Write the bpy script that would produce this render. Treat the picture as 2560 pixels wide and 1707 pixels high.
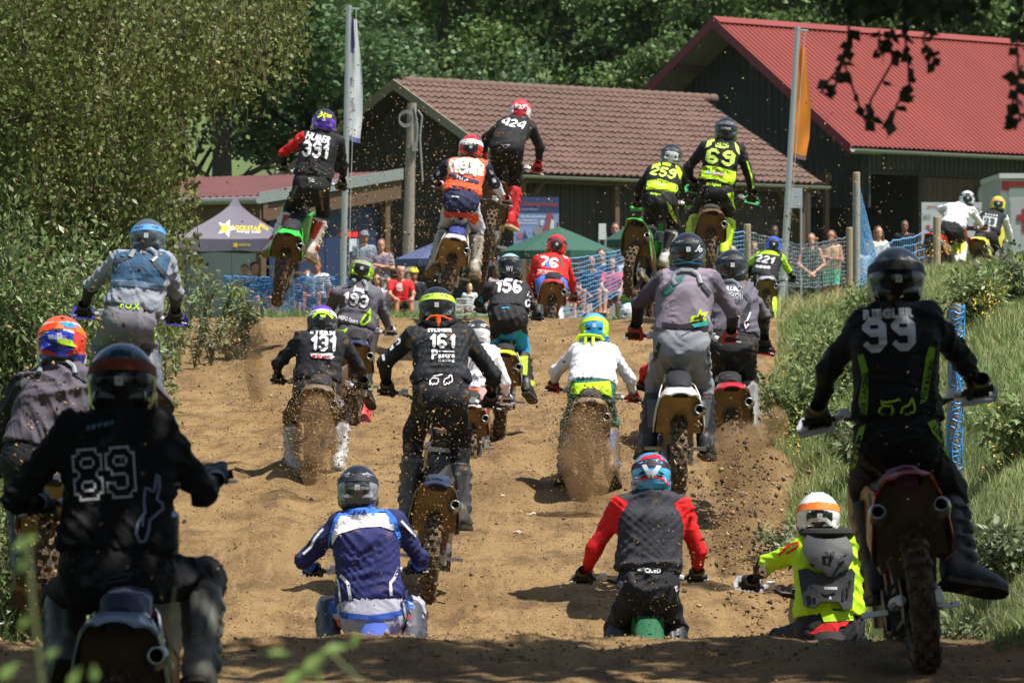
import bpy, bmesh, math, random
import numpy as np
from mathutils import Vector, Matrix, Euler, Quaternion
from mathutils.bvhtree import BVHTree

for _o in list(bpy.data.objects):
    bpy.data.objects.remove(_o)
random.seed(7); RNG = np.random.default_rng(7)
SC = bpy.context.scene
COL = SC.collection
# ------------------------------------------------------------------ camera, light, exposure
FPX, CX, CY = 12898.0, 1280.0, 853.5            # focal length and centre in pixels of the 2560 px wide photograph
cam_d = bpy.data.cameras.new('camera'); cam = bpy.data.objects.new('camera', cam_d); COL.objects.link(cam)
cam.location = (0, 0, 0); cam.rotation_euler = (math.radians(90), 0, 0)
cam_d.sensor_width = 36.0; cam_d.lens = 36.0 * FPX / 2560.0
cam_d.clip_start = 0.5; cam_d.clip_end = 2000
cam_d.dof.use_dof = True; cam_d.dof.focus_distance = 41.0; cam_d.dof.aperture_fstop = 9.5
SC.camera = cam
SUN_EL, SUN_AZ = math.radians(65), math.radians(115)      # azimuth clockwise from +Y (away from camera)
SUN = Vector((math.cos(SUN_EL)*math.sin(SUN_AZ), math.cos(SUN_EL)*math.cos(SUN_AZ), math.sin(SUN_EL)))
world = bpy.data.worlds.new('World'); SC.world = world; world.use_nodes = True
_nt = world.node_tree; _bg = _nt.nodes['Background']
_sky = _nt.nodes.new('ShaderNodeTexSky'); _sky.sky_type = 'NISHITA'; _sky.sun_disc = False
_sky.sun_elevation = SUN_EL; _sky.sun_rotation = SUN_AZ; _sky.air_density = 1.2; _sky.dust_density = 1.5
_nt.links.new(_sky.outputs[0], _bg.inputs[0]); _bg.inputs[1].default_value = 0.074
sun_d = bpy.data.lights.new('sun', 'SUN'); sun_d.energy = 4.7; sun_d.angle = math.radians(0.53); sun_d.color = (1.0, 0.955, 0.88)
sun = bpy.data.objects.new('sun', sun_d); COL.objects.link(sun)
sun.rotation_euler = SUN.to_track_quat('Z', 'Y').to_euler(); sun.location = (20, -10, 60)
SC.view_settings.view_transform = 'Standard'; SC.view_settings.look = 'None'
SC.view_settings.exposure = 0.66; SC.view_settings.gamma = 1.0
try: SC.view_settings.use_curve_mapping = False
except Exception: pass
SC.render.engine = 'CYCLES'
SC.cycles.use_denoising = True
SC.cycles.max_bounces = 6; SC.cycles.diffuse_bounces = 3; SC.cycles.glossy_bounces = 2
SC.cycles.transparent_max_bounces = 8; SC.cycles.transmission_bounces = 3; SC.cycles.volume_bounces = 1
SC.cycles.caustics_reflective = False; SC.cycles.caustics_refractive = False
SC.cycles.sample_clamp_indirect = 4.0

# ------------------------------------------------------------------ helpers
def at(x, y, Y):
    """world point at depth Y that the photograph shows at (x, y)"""
    return Vector(((x-CX)/FPX*Y, Y, (CY-y)/FPX*Y))
def srgb(*c):
    if len(c) == 1: c = tuple(int(c[0][i:i+2], 16) for i in (0, 2, 4))
    return tuple((v/255/12.92 if v/255 <= .04045 else ((v/255+.055)/1.055)**2.4) for v in c)
MATS = {}
def mat(name, col, rough=.7, metal=0., var=.12, vscale=3., bump=0., bscale=40., spec=.5, mud=0., mudscale=9., trans=0., island=0., coat=0.):
    """procedural surface: base colour with soft variation, optional mud spatter, optional relief"""
    key = (name, tuple(round(c, 4) for c in col), rough, metal, mud, mudscale, trans)
    if key in MATS: return MATS[key]
    m = bpy.data.materials.new(name); m.use_nodes = True; nt = m.node_tree; N = nt.nodes; L = nt.links
    b = N['Principled BSDF']; b.inputs['Roughness'].default_value = rough; b.inputs['Metallic'].default_value = metal
    b.inputs['Specular IOR Level'].default_value = spec
    if coat: b.inputs['Coat Weight'].default_value = coat; b.inputs['Coat Roughness'].default_value = .08
    tc = N.new('ShaderNodeTexCoord'); co = tc.outputs['Object']
    n = N.new('ShaderNodeTexNoise'); n.inputs['Scale'].default_value = vscale; n.inputs['Detail'].default_value = 4
    L.new(co, n.inputs['Vector'])
    mx = N.new('ShaderNodeMix'); mx.data_type = 'RGBA'
    lo = tuple(c*(1-var) for c in col); hi = tuple(min(1, c*(1+var)+var*.004) for c in col)
    mx.inputs[6].default_value = (*lo, 1); mx.inputs[7].default_value = (*hi, 1)
    L.new(n.outputs['Fac'], mx.inputs[0]); out = mx.outputs[2]
    if island:
        g = N.new('ShaderNodeNewGeometry'); hs = N.new('ShaderNodeHueSaturation')
        mr = N.new('ShaderNodeMapRange'); mr.inputs[3].default_value = 1-island; mr.inputs[4].default_value = 1+island
        L.new(g.outputs['Random Per Island'], mr.inputs[0]); L.new(mr.outputs[0], hs.inputs['Value'])
        mr2 = N.new('ShaderNodeMapRange'); mr2.inputs[3].default_value = .5-island*.07; mr2.inputs[4].default_value = .5+island*.05
        L.new(g.outputs['Random Per Island'], mr2.inputs[0]); L.new(mr2.outputs[0], hs.inputs['Hue'])
        L.new(out, hs.inputs['Color']); out = hs.outputs[0]
    if mud:
        for sc_, th, amt in ((mudscale*7, .70-.09*mud, .85), (mudscale, .66-.12*mud, .55*min(1, mud+.2))):
            v = N.new('ShaderNodeTexNoise'); v.inputs['Scale'].default_value = sc_; v.inputs['Detail'].default_value = 3; v.inputs['Roughness'].default_value = .65
            L.new(co, v.inputs['Vector'])
            r = N.new('ShaderNodeMapRange'); r.inputs[1].default_value = th; r.inputs[2].default_value = th+.06; r.inputs[4].default_value = amt
            L.new(v.outputs['Fac'], r.inputs[0])
            m2 = N.new('ShaderNodeMix'); m2.data_type = 'RGBA'; m2.inputs[7].default_value = (.25, .155, .075, 1)
            L.new(r.outputs[0], m2.inputs[0]); L.new(out, m2.inputs[6]); out = m2.outputs[2]
    L.new(out, b.inputs['Base Color'])
    if bump:
        bn = N.new('ShaderNodeTexNoise'); bn.inputs['Scale'].default_value = bscale; bn.inputs['Detail'].default_value = 5
        L.new(co, bn.inputs['Vector'])
        bu = N.new('ShaderNodeBump'); bu.inputs['Strength'].default_value = bump; bu.inputs['Distance'].default_value = .02
        L.new(bn.outputs['Fac'], bu.inputs['Height']); L.new(bu.outputs[0], b.inputs['Normal'])
    if trans:
        t = N.new('ShaderNodeBsdfTranslucent'); L.new(out, t.inputs[0]); ms = N.new('ShaderNodeMixShader')
        ms.inputs[0].default_value = trans; L.new(b.outputs[0], ms.inputs[1]); L.new(t.outputs[0], ms.inputs[2])
        L.new(ms.outputs[0], N['Material Output'].inputs[0])
    MATS[key] = m
    return m

def mesh_np(name, V, F, smooth=False, mi=None):
    """mesh from numpy arrays; F is (n,3) or (n,4) or a list of such arrays"""
    Fs = F if isinstance(F, list) else [F]
    Fs = [np.asarray(f, dtype=np.int32) for f in Fs if len(f)]
    me = bpy.data.meshes.new(name); V = np.asarray(V, dtype=np.float32)
    me.vertices.add(len(V)); me.vertices.foreach_set('co', V.ravel())
    nl = sum(f.size for f in Fs); nf = sum(len(f) for f in Fs)
    me.loops.add(nl); me.polygons.add(nf)
    if nf:
        me.loops.foreach_set('vertex_index', np.concatenate([f.ravel() for f in Fs]))
        tot = np.concatenate([np.full(len(f), f.shape[1], dtype=np.int32) for f in Fs])
        me.polygons.foreach_set('loop_start', np.concatenate([[0], np.cumsum(tot)[:-1]]).astype(np.int32))
        try: me.polygons.foreach_set('loop_total', tot)
        except Exception: pass
        if smooth: me.polygons.foreach_set('use_smooth', np.ones(nf, dtype=bool))
        if mi is not None: me.polygons.foreach_set('material_index', np.asarray(mi, dtype=np.int32))
    me.update(calc_edges=True)
    return me

class MB:
    """collects simple solids into one mesh"""
    def __init__(s): s.v = []; s.f = []; s.m = []; s.n = 0
    def add(s, V, F, mi=0, M=None):
        if M is not None: V = [M @ Vector(v) for v in V]
        k = s.n; s.v.extend(tuple(v) for v in V); s.n += len(V)
        for f in F: s.f.append(tuple(i+k for i in f)); s.m.append(mi)
        return s
    def box(s, c, d, mi=0, M=None, taper=1.):
        x, y, z = (q/2 for q in d); cx, cy, cz = c
        V = [(cx+a*x*(taper if e > 0 else 1), cy+b*y*(taper if e > 0 else 1), cz+e*z) for e in (-1, 1) for a, b in ((-1, -1), (1, -1), (1, 1), (-1, 1))]
        return s.add(V, [(3, 2, 1, 0), (4, 5, 6, 7), (0, 1, 5, 4), (1, 2, 6, 5), (2, 3, 7, 6), (3, 0, 4, 7)], mi, M)
    def tube(s, P, R, n=8, mi=0, M=None, caps=True, flat=1., ref=None):
        P = [Vector(p) for p in P]; R = R if hasattr(R, '__len__') else [R]*len(P); V = []; F = []
        pv = None
        for i, p in enumerate(P):
            t = (P[min(i+1, len(P)-1)]-P[max(i-1, 0)]).normalized()
            if pv is None:
                a = Vector(ref) if ref else (Vector((0, 0, 1)) if abs(t.z) < .9 else Vector((1, 0, 0)))
            else: a = pv
            u = (a-t*a.dot(t)).normalized(); pv = u; w = t.cross(u)
            for j in range(n):
                th = 2*math.pi*j/n; V.append(p+u*(R[i]*flat*math.cos(th))+w*(R[i]*math.sin(th)))
        for i in range(len(P)-1):
            for j in range(n): F.append((i*n+j, i*n+(j+1) % n, (i+1)*n+(j+1) % n, (i+1)*n+j))
        if caps: F.append(tuple(range(n-1, -1, -1))); F.append(tuple((len(P)-1)*n+j for j in range(n)))
        return s.add(V, F, mi, M)
    def loft(s, rings, mi=0, M=None, closed=True, caps=False):
        n = len(rings[0]); V = [p for r in rings for p in r]; F = []
        for i in range(len(rings)-1):
            for j in range(n if closed else n-1): F.append((i*n+j, i*n+(j+1) % n, (i+1)*n+(j+1) % n, (i+1)*n+j))
        if caps: F.append(tuple(range(n-1, -1, -1))); F.append(tuple((len(rings)-1)*n+j for j in range(n)))
        return s.add(V, F, mi, M)
    def plate(s, P, th, mi=0, M=None):
        """polygon P (3-D) thickened along its normal"""
        P = [Vector(p) for p in P]; nn = Vector((0, 0, 0))
        for i in range(len(P)): nn += P[i].cross(P[(i+1) % len(P)])
        nn.normalize(); n = len(P); V = [p-nn*th/2 for p in P]+[p+nn*th/2 for p in P]
        F = [tuple(range(n-1, -1, -1)), tuple(range(n, 2*n))]+[(i, (i+1) % n, n+(i+1) % n, n+i) for i in range(n)]
        return s.add(V, F, mi, M)
    def mesh(s, name, smooth=False):
        me = bpy.data.meshes.new(name); me.from_pydata([tuple(v) for v in s.v], [], s.f)
        me.polygons.foreach_set('material_index', s.m)
        if smooth: me.polygons.foreach_set('use_smooth', [True]*len(s.f))
        me.update(); return me

def obj(name, me, mats=(), parent=None, M=None, loc=None):
    if isinstance(me, MB): me = me.mesh(name)
    mats = mats if isinstance(mats, (list, tuple)) else [mats]
    o = bpy.data.objects.new(name, me)
    if len(me.materials) == 0:
        for m in mats: me.materials.append(m)
    for i, m in enumerate(mats):
        if i < len(o.material_slots) and me.materials[i] != m:
            o.material_slots[i].link = 'OBJECT'; o.material_slots[i].material = m
    COL.objects.link(o)
    if parent is not None: o.parent = parent
    if M is not None: o.matrix_local = M
    if loc is not None: o.location = loc
    return o
def empty(name, loc=(0, 0, 0), M=None):
    o = bpy.data.objects.new(name, None); COL.objects.link(o); o.empty_display_size = .1
    if M is not None: o.matrix_world = M
    else: o.location = loc
    return o
def tag(o, label, cat, group=None, kind=None):
    if label: o['label'] = label
    if cat: o['category'] = cat
    if group: o['group'] = group
    if kind: o['kind'] = kind
    return o
def structure(o, label=None): o['kind'] = 'structure'; return o
def stuff(o, label=None, cat=None):
    o['kind'] = 'stuff'
    if label: o['label'] = label
    if cat: o['category'] = cat
    return o
def dup(root, M=None):
    """a copy of a thing with its parts and sub-parts, mesh data shared"""
    r = root.copy(); COL.objects.link(r)
    if M is not None: r.matrix_world = M
    for ch in root.children:
        c = ch.copy(); COL.objects.link(c); c.parent = r
        for g in ch.children:
            d = g.copy(); COL.objects.link(d); d.parent = c
    return r
def set_mat(o, i, m):
    o.material_slots[i].link = 'OBJECT'; o.material_slots[i].material = m

# value noise on numpy arrays
_PERM = np.random.default_rng(3).random((256, 256)).astype(np.float32)
def vnoise(x, y):
    xi = np.floor(x).astype(int); yi = np.floor(y).astype(int); fx = x-xi; fy = y-yi
    fx = fx*fx*(3-2*fx); fy = fy*fy*(3-2*fy); g = lambda a, b: _PERM[a & 255, b & 255]
    return (g(xi, yi)*(1-fx)+g(xi+1, yi)*fx)*(1-fy)+(g(xi, yi+1)*(1-fx)+g(xi+1, yi+1)*fx)*fy
def fbm(x, y, o=4):
    s = 0; a = .5
    for i in range(o): s = s+a*(vnoise(x*2**i+17.3*i, y*2**i+9.1*i)-.5)*2; a *= .5
    return s
def smooth01(t): t = np.clip(t, 0, 1); return t*t*(3-2*t)

# ------------------------------------------------------------------ signed distance fields and surface nets (bodies, helmets, boots, gloves)
class SDF:
    def __init__(s, lo, hi, h):
        s.lo = np.array(lo, float); s.h = h; s.n = np.ceil((np.array(hi)-s.lo)/h).astype(int)+1
        s.F = np.full(s.n, 1.0, dtype=np.float32)
        s.ax = [s.lo[i]+h*np.arange(s.n[i]) for i in range(3)]
    def _slice(s, lo, hi):
        sl = []
        for i in range(3):
            a = max(0, int(math.floor((lo[i]-s.lo[i])/s.h))); b = min(s.n[i], int(math.ceil((hi[i]-s.lo[i])/s.h))+1)
            if b <= a: return None
            sl.append(slice(a, b))
        return tuple(sl)
    def _put(s, sl, d, k, cut=False):
        A = s.F[sl]
        if cut: s.F[sl] = np.maximum(A, -d); return
        if k > 0:
            h = np.maximum(k-np.abs(A-d), 0)/k; s.F[sl] = np.minimum(A, d)-h*h*k*.25
        else: s.F[sl] = np.minimum(A, d)
    def cone(s, a, b, ra, rb, k=.03, sq=(1, 1, 1), cut=False):
        """round cone from a to b; sq squeezes the distance per axis (elliptic sections)"""
        a = np.array(a, float); b = np.array(b, float); r = max(ra, rb); m = r*max(1/min(sq), 1)+max(k, .01)+2*s.h
        sl = s._slice(np.minimum(a, b)-m, np.maximum(a, b)+m)
        if sl is None: return s
        X, Y, Z = np.meshgrid(*[s.ax[i][sl[i]].astype(np.float32) for i in range(3)], indexing='ij', sparse=True)
        q = np.array(sq, float); ba = (b-a)*q; L2 = max(float(ba@ba), 1e-9)
        px, py, pz = (X-a[0])*q[0], (Y-a[1])*q[1], (Z-a[2])*q[2]
        t = np.clip((px*ba[0]+py*ba[1]+pz*ba[2])/L2, 0, 1)
        d = np.sqrt((px-t*ba[0])**2+(py-t*ba[1])**2+(pz-t*ba[2])**2)-(ra+(rb-ra)*t)
        s._put(sl, d, k, cut); return s
    def half(s, p, n):
        """keep only the side of the plane opposite to n"""
        n = np.array(n, float); n /= np.linalg.norm(n); p = np.array(p)
        X, Y, Z = np.meshgrid(*[a.astype(np.float32) for a in s.ax], indexing='ij', sparse=True)
        s.F = np.maximum(s.F, (X-p[0])*n[0]+(Y-p[1])*n[1]+(Z-p[2])*n[2]); return s
    def nets(s):
        F = s.F; n = s.n; S = F < 0
        c = np.zeros(tuple(n-1), dtype=np.int8)
        for dx in (0, 1):
            for dy in (0, 1):
                for dz in (0, 1): c += S[dx:n[0]-1+dx, dy:n[1]-1+dy, dz:n[2]-1+dz]
        act = np.argwhere((c > 0) & (c < 8)); idx = np.full(tuple(n-1), -1, dtype=np.int32)
        idx[tuple(act.T)] = np.arange(len(act))
        pos = np.zeros((len(act), 3)); cnt = np.zeros(len(act))
        for ax in range(3):
            o1, o2 = [i for i in range(3) if i != ax]
            for u in (0, 1):
                for w in (0, 1):
                    a = act.copy(); a[:, o1] += u; a[:, o2] += w; b = a.copy(); b[:, ax] += 1
                    fa = F[tuple(a.T)]; fb = F[tuple(b.T)]; m = (fa < 0) != (fb < 0)
                    t = fa[m]/(fa[m]-fb[m]); p = a[m].astype(float); p[:, ax] += t; pos[m] += p; cnt[m] += 1
        V = s.lo+s.h*(pos/cnt[:, None]); Q = []
        for ax in range(3):
            o1, o2 = [(1, 2), (2, 0), (0, 1)][ax]
            A = S; B = np.roll(S, -1, axis=ax); E = A != B
            sl = [slice(1, -1)]*3; sl[ax] = slice(0, -1); E2 = np.zeros_like(E); E2[tuple(sl)] = E[tuple(sl)]
            e = np.argwhere(E2)
            if not len(e): continue
            def cell(d1, d2):
                q = e.copy(); q[:, o1] -= d1; q[:, o2] -= d2; return idx[tuple(q.T)]
            q = np.stack([cell(1, 1), cell(0, 1), cell(0, 0), cell(1, 0)], 1)
            fl = ~S[tuple(e.T)]; q[fl] = q[fl][:, ::-1]; Q.append(q)
        Q = np.concatenate(Q); Q = Q[(Q >= 0).all(1)]
        return V, Q
def normals_np(V, Q):
    n = np.cross(V[Q[:, 2]]-V[Q[:, 0]], V[Q[:, 3]]-V[Q[:, 1]]); N = np.zeros_like(V)
    for i in range(4): np.add.at(N, Q[:, i], n)
    return N/np.maximum(np.linalg.norm(N, axis=1, keepdims=True), 1e-9)
def folds(V, Q, amp, freq, seed):
    """cloth folds: warped sine ridges along the normal"""
    r = np.random.default_rng(seed); N = normals_np(V, Q); d = 0
    for i in range(4):
        k = r.normal(size=3)*np.array([.8, .8, 1.1]); k /= np.linalg.norm(k); k2 = r.normal(size=3)*freq*.22; k3 = r.normal(size=3)*freq*.3
        p = np.sin(V@k*freq*(1+.55*i)+2.6*np.sin(V@k2+r.random()*6)+r.random()*6)
        mask = .5+.5*np.sin(V@k3+r.random()*6)
        d = d+mask*mask*(1-2*np.abs(p)**.75)/(1+.5*i)
    return V+N*(amp*d*.8)[:, None]

# glyphs for lettering on clothing, signs and flags
GLYPHS = {}
def build_glyphs(chars):
    tmp = []
    for ch in sorted(set(chars)):
        for st, off in (('r', .018), ('b', .045), ('o', .085)):
            cu = bpy.data.curves.new('glyph', 'FONT'); cu.body = ch; cu.size = 1; cu.offset = off; cu.resolution_u = 4
            o = bpy.data.objects.new('glyph', cu); COL.objects.link(o); tmp.append((ch, st, o, cu))
    dg = bpy.context.evaluated_depsgraph_get()
    for ch, st, o, cu in tmp:
        me = bpy.data.meshes.new_from_object(o.evaluated_get(dg)); bm = bmesh.new(); bm.from_mesh(me)
        bmesh.ops.remove_doubles(bm, verts=bm.verts, dist=1e-4)
        for ax in (0, 1):
            for k in range(-2, 22):
                pl = [0, 0, 0]; pl[ax] = k*.085; no = [0, 0, 0]; no[ax] = 1
                bmesh.ops.bisect_plane(bm, geom=bm.verts[:]+bm.edges[:]+bm.faces[:], plane_co=pl, plane_no=no, dist=1e-5)
        bmesh.ops.triangulate(bm, faces=bm.faces[:])
        V = np.array([v.co[:2] for v in bm.verts]).reshape(-1, 2); bm.verts.index_update()
        F = [[v.index for v in f.verts] for f in bm.faces]
        x0, x1 = (V[:, 0].min(), V[:, 0].max()) if len(V) else (0, .25)
        GLYPHS[(ch, st)] = (V, F, x0, x1); bm.free(); bpy.data.meshes.remove(me)
        bpy.data.objects.remove(o); bpy.data.curves.remove(cu)
    for st in 'rbo':   # a 9 is a turned 6
        V, F, x0, x1 = GLYPHS[('6', st)]; GLYPHS[('9', st)] = (np.stack([x0+x1-V[:, 0], .715-V[:, 1]], 1), F, x0, x1)
_BITS = {'0': '.####.|######|##..##|##..##|##..##|##..##|##..##|######|.####.', '1': '..##|.###|####|####|..##|..##|..##|..##|..##', '2': '.####.|######|##..##|....##|..####|.####.|###...|######|######',
 '3': '.####.|######|##..##|....##|..####|....##|##..##|######|.####.', '4': '...###|..####|.##.##|##..##|##..##|######|######|....##|....##', '5': '######|######|##....|#####.|######|....##|##..##|######|.####.',
 '6': '.####.|######|##..##|##....|#####.|######|##..##|######|.####.', '7': '######|######|....##|....##|...##.|...##.|..##..|..##..|..##..', '8': '.####.|######|##..##|######|.####.|######|##..##|######|.####.'}
_BITS['9'] = _BITS['6'][::-1]
def block_digits():
    """heavy race numbers with cut corners ('k') and the same as an outline only ('w')"""
    u = .73/9
    for ch, b in _BITS.items():
        R = b.split('|'); H, W = len(R), len(R[0]); on = lambda r, c: 0 <= r < H and 0 <= c < W and R[r][c] == '#'; V = []; F = []; Vw = []; Fw = []
        for r in range(H):
            for c in range(W):
                if not on(r, c): continue
                x, y = c*u, (H-1-r)*u; U, D, L_, R_ = on(r-1, c), on(r+1, c), on(r, c-1), on(r, c+1); q = [(x, y), (x+u, y), (x+u, y+u), (x, y+u)]
                if not U and not L_ and D and R_: q.pop(3)
                elif not U and not R_ and D and L_: q.pop(2)
                elif not D and not L_ and U and R_: q.pop(0)
                elif not D and not R_ and U and L_: q.pop(1)
                k = len(V); V += q; F.append(list(range(k, k+len(q))))
                t = u*.46
                for f, (a, b_, cc, d) in ((U, (x, y+u-t, x+u, y+u)), (D, (x, y, x+u, y+t)), (L_, (x, y+(t if not D else 0), x+t, y+u-(t if not U else 0))), (R_, (x+u-t, y+(t if not D else 0), x+u, y+u-(t if not U else 0)))):
                    if not f: k = len(Vw); Vw += [(a, b_), (cc, b_), (cc, d), (a, d)]; Fw.append([k, k+1, k+2, k+3])
        GLYPHS[(ch, 'k')] = (np.array(V), F, 0, W*u); GLYPHS[(ch, 'w')] = (np.array(Vw), Fw, 0, W*u)
block_digits()
def text2d(s, style='b', gap=.06, slant=0., arc=0.):
    """lettering as flat triangles, cap height 0.73 scaled to 1, centred on the origin"""
    x = 0; Vs = []; Fs = []; k = 0
    for ch in s:
        if ch == ' ': x += .3; continue
        V, F, x0, x1 = GLYPHS[(ch, style)]
        W = V.copy(); W[:, 0] += x-x0; Vs.append(W); Fs += [[i+k for i in f] for f in F]; k += len(W); x += x1-x0+gap
    V = np.concatenate(Vs)/.73; V[:, 0] -= (x-gap)/2/.73; V[:, 1] -= .5
    V[:, 0] += slant*V[:, 1]
    if arc: V[:, 1] -= arc*V[:, 0]**2
    return V, Fs
def poly2d(P, cell):
    bm = bmesh.new(); f = bm.faces.new([bm.verts.new((*p, 0)) for p in P])
    A = np.array(P, float)
    for ax in (0, 1):
        q = A[:, ax].min()+cell*.5
        while q < A[:, ax].max():
            pl = [0, 0, 0]; pl[ax] = q; no = [0, 0, 0]; no[ax] = 1
            bmesh.ops.bisect_plane(bm, geom=bm.verts[:]+bm.edges[:]+bm.faces[:], plane_co=pl, plane_no=no, dist=1e-6); q += cell
    bmesh.ops.triangulate(bm, faces=bm.faces[:]); bm.verts.index_update()
    V = np.array([v.co[:2] for v in bm.verts]); F = [[v.index for v in f.verts] for f in bm.faces]; bm.free()
    return V, F
def stroke2d(P, w, closed=False):
    """a line of width w along the points P, as flat quads"""
    P = [Vector(p) for p in P]; n = len(P); V = []; F = []
    Q = []
    for i in range(n if closed else n-1):
        a, b = P[i], P[(i+1) % n]; k = max(1, int((b-a).length/(w*1.2)))
        Q += [a.lerp(b, j/k) for j in range(k)]
    if not closed: Q.append(P[-1])
    m = len(Q)
    for i in range(m):
        a = Q[(i-1) % m] if closed or i > 0 else Q[i]; b = Q[(i+1) % m] if closed or i < m-1 else Q[i]
        t = (b-a).normalized(); nn = Vector((-t.y, t.x))*w/2; V += [Q[i]-nn, Q[i]+nn]
    for i in range(m if closed else m-1):
        j = (i+1) % m; F.append([2*i, 2*j, 2*j+1, 2*i+1])
    return np.array([tuple(v) for v in V]), F
build_glyphs('ABCDEFGHIJKLMNOPQRSTUVWXYZabcdefghijklmnopqrstuvwxyz0123456789Öß:.#-')
# ------------------------------------------------------------------ terrain
_ZP = [(2,-1.75),(15,-1.75),(19,-1.66),(22,-1.57),(23.6,-1.49),(24.7,-1.42),(25.6,-1.55),(27.5,-2.1),(30,-2.7),(32,-2.88),(34,-2.75),(37.3,-1.98),(41,-1.58),(45,-1.22),
       (50,-.85),(55,-.42),(59,.04),(61.5,.28),(63.5,.27),(66,.05),(72,-.1),(80,.1),(90,.35),(110,.5),(150,.6),(165,2),(200,9),(260,22),(400,45)]
_zx = np.linspace(2, 400, 7961); _zz = np.interp(_zx, [p[0] for p in _ZP], [p[1] for p in _ZP])
_k = np.hanning(21); _k /= _k.sum(); _zz = np.convolve(np.pad(_zz, 10, mode='edge'), _k, 'valid')
def XR(Y): return np.interp(Y, [10,15,24,30,35,45,60,70,90], [2.6,2.5,2.2,1.95,1.98,2.25,3.0,4.0,5.0])
def XL(Y): return -np.interp(Y, [10,20,30,40,50,60,70], [2.6,2.6,2.7,3.0,3.5,3.9,4.5])
def hf(X, Y):
    X = np.asarray(X, float); Y = np.asarray(Y, float)
    z = np.interp(Y, _zx, _zz)
    rise = np.interp(Y, [12,24,28,33,38,45,52,60,70,80,95], [.1,.3,1.2,1.55,1.5,1.5,1.08,.66,.25,.15,0])
    wob = .25*fbm(Y*.35, Y*0+3, 3)
    z = z+rise*smooth01((X-XR(Y)-wob)/np.interp(Y, [30, 45], [1.5, 2.1]))
    z = z+np.interp(Y, [12,24,40,60,75], [.1,.3,.5,.35,0])*smooth01((XL(Y)+wob-X)/1.6)
    z = z+.85*np.exp(-((X-8.6)/3.2)**2-((Y-89)/9)**2)
    near = np.interp(Y, [60, 72], [1, 0]); intr = smooth01((X-XL(Y))/.4)*smooth01((XR(Y)-X)/.4)
    z = z+near*(.035*fbm(X*.9, Y*.6)+.022*fbm(X*4, Y*3.2, 3))
    z = z+near*intr*(.03*(vnoise(X*3.1, Y*.12)-.5)+.02*fbm(X*10, Y*9, 3)+.07*np.exp(-((Y-44.3-.4*X)/.5)**2)*(X > -.6))
    ru = 0
    for a, b, d, w in ((-2.25, -.030, .055, .13), (-1.75, -.012, .075, .16), (-1.2, -.02, .04, .10), (-.35, .004, .05, .14), (.15, .015, .045, .11), (.75, .02, .06, .15), (1.25, .03, .05, .12)):
        u = (X-(a+b*(Y-42)+.10*np.sin(Y*.31+a*3)))/w; ru = ru+.30*d*(.2+1.2*vnoise(Y*.4+a*9, Y*0+a))*(1.3*np.exp(-(np.abs(u)-1.5)**2*1.6)-1.0*np.exp(-u*u))
    z = z+near*intr*ru*np.interp(Y, [33, 36], [0, 1])+near*.05*np.exp(-((X+1.95+.02*(Y-42))/.33)**2)*np.interp(Y, [36, 39, 56, 62], [0, 1, 1, 0])
    z = z+np.exp(-((Y-24.6)/1.3)**2)*(.05*fbm(X*2.6, Y*2.2, 4)+.035*fbm(X*9, Y*8, 3))
    z = z+(1-near)*.12*fbm(X*.2, Y*.12, 3)
    return z
def hz(x, y): return float(hf(np.array([x]), np.array([y]))[0])
def ground_Y(px, py, lo=30., hi=63.):
    """depth at which the ray through (px, py) meets the ground"""
    Y = np.linspace(lo, hi, 1200); z = (CY-py)/FPX*Y; g = hf((px-CX)/FPX*Y, Y)
    w = np.nonzero(g >= z)[0]
    return float(Y[w[0]]) if len(w) else hi

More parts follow.
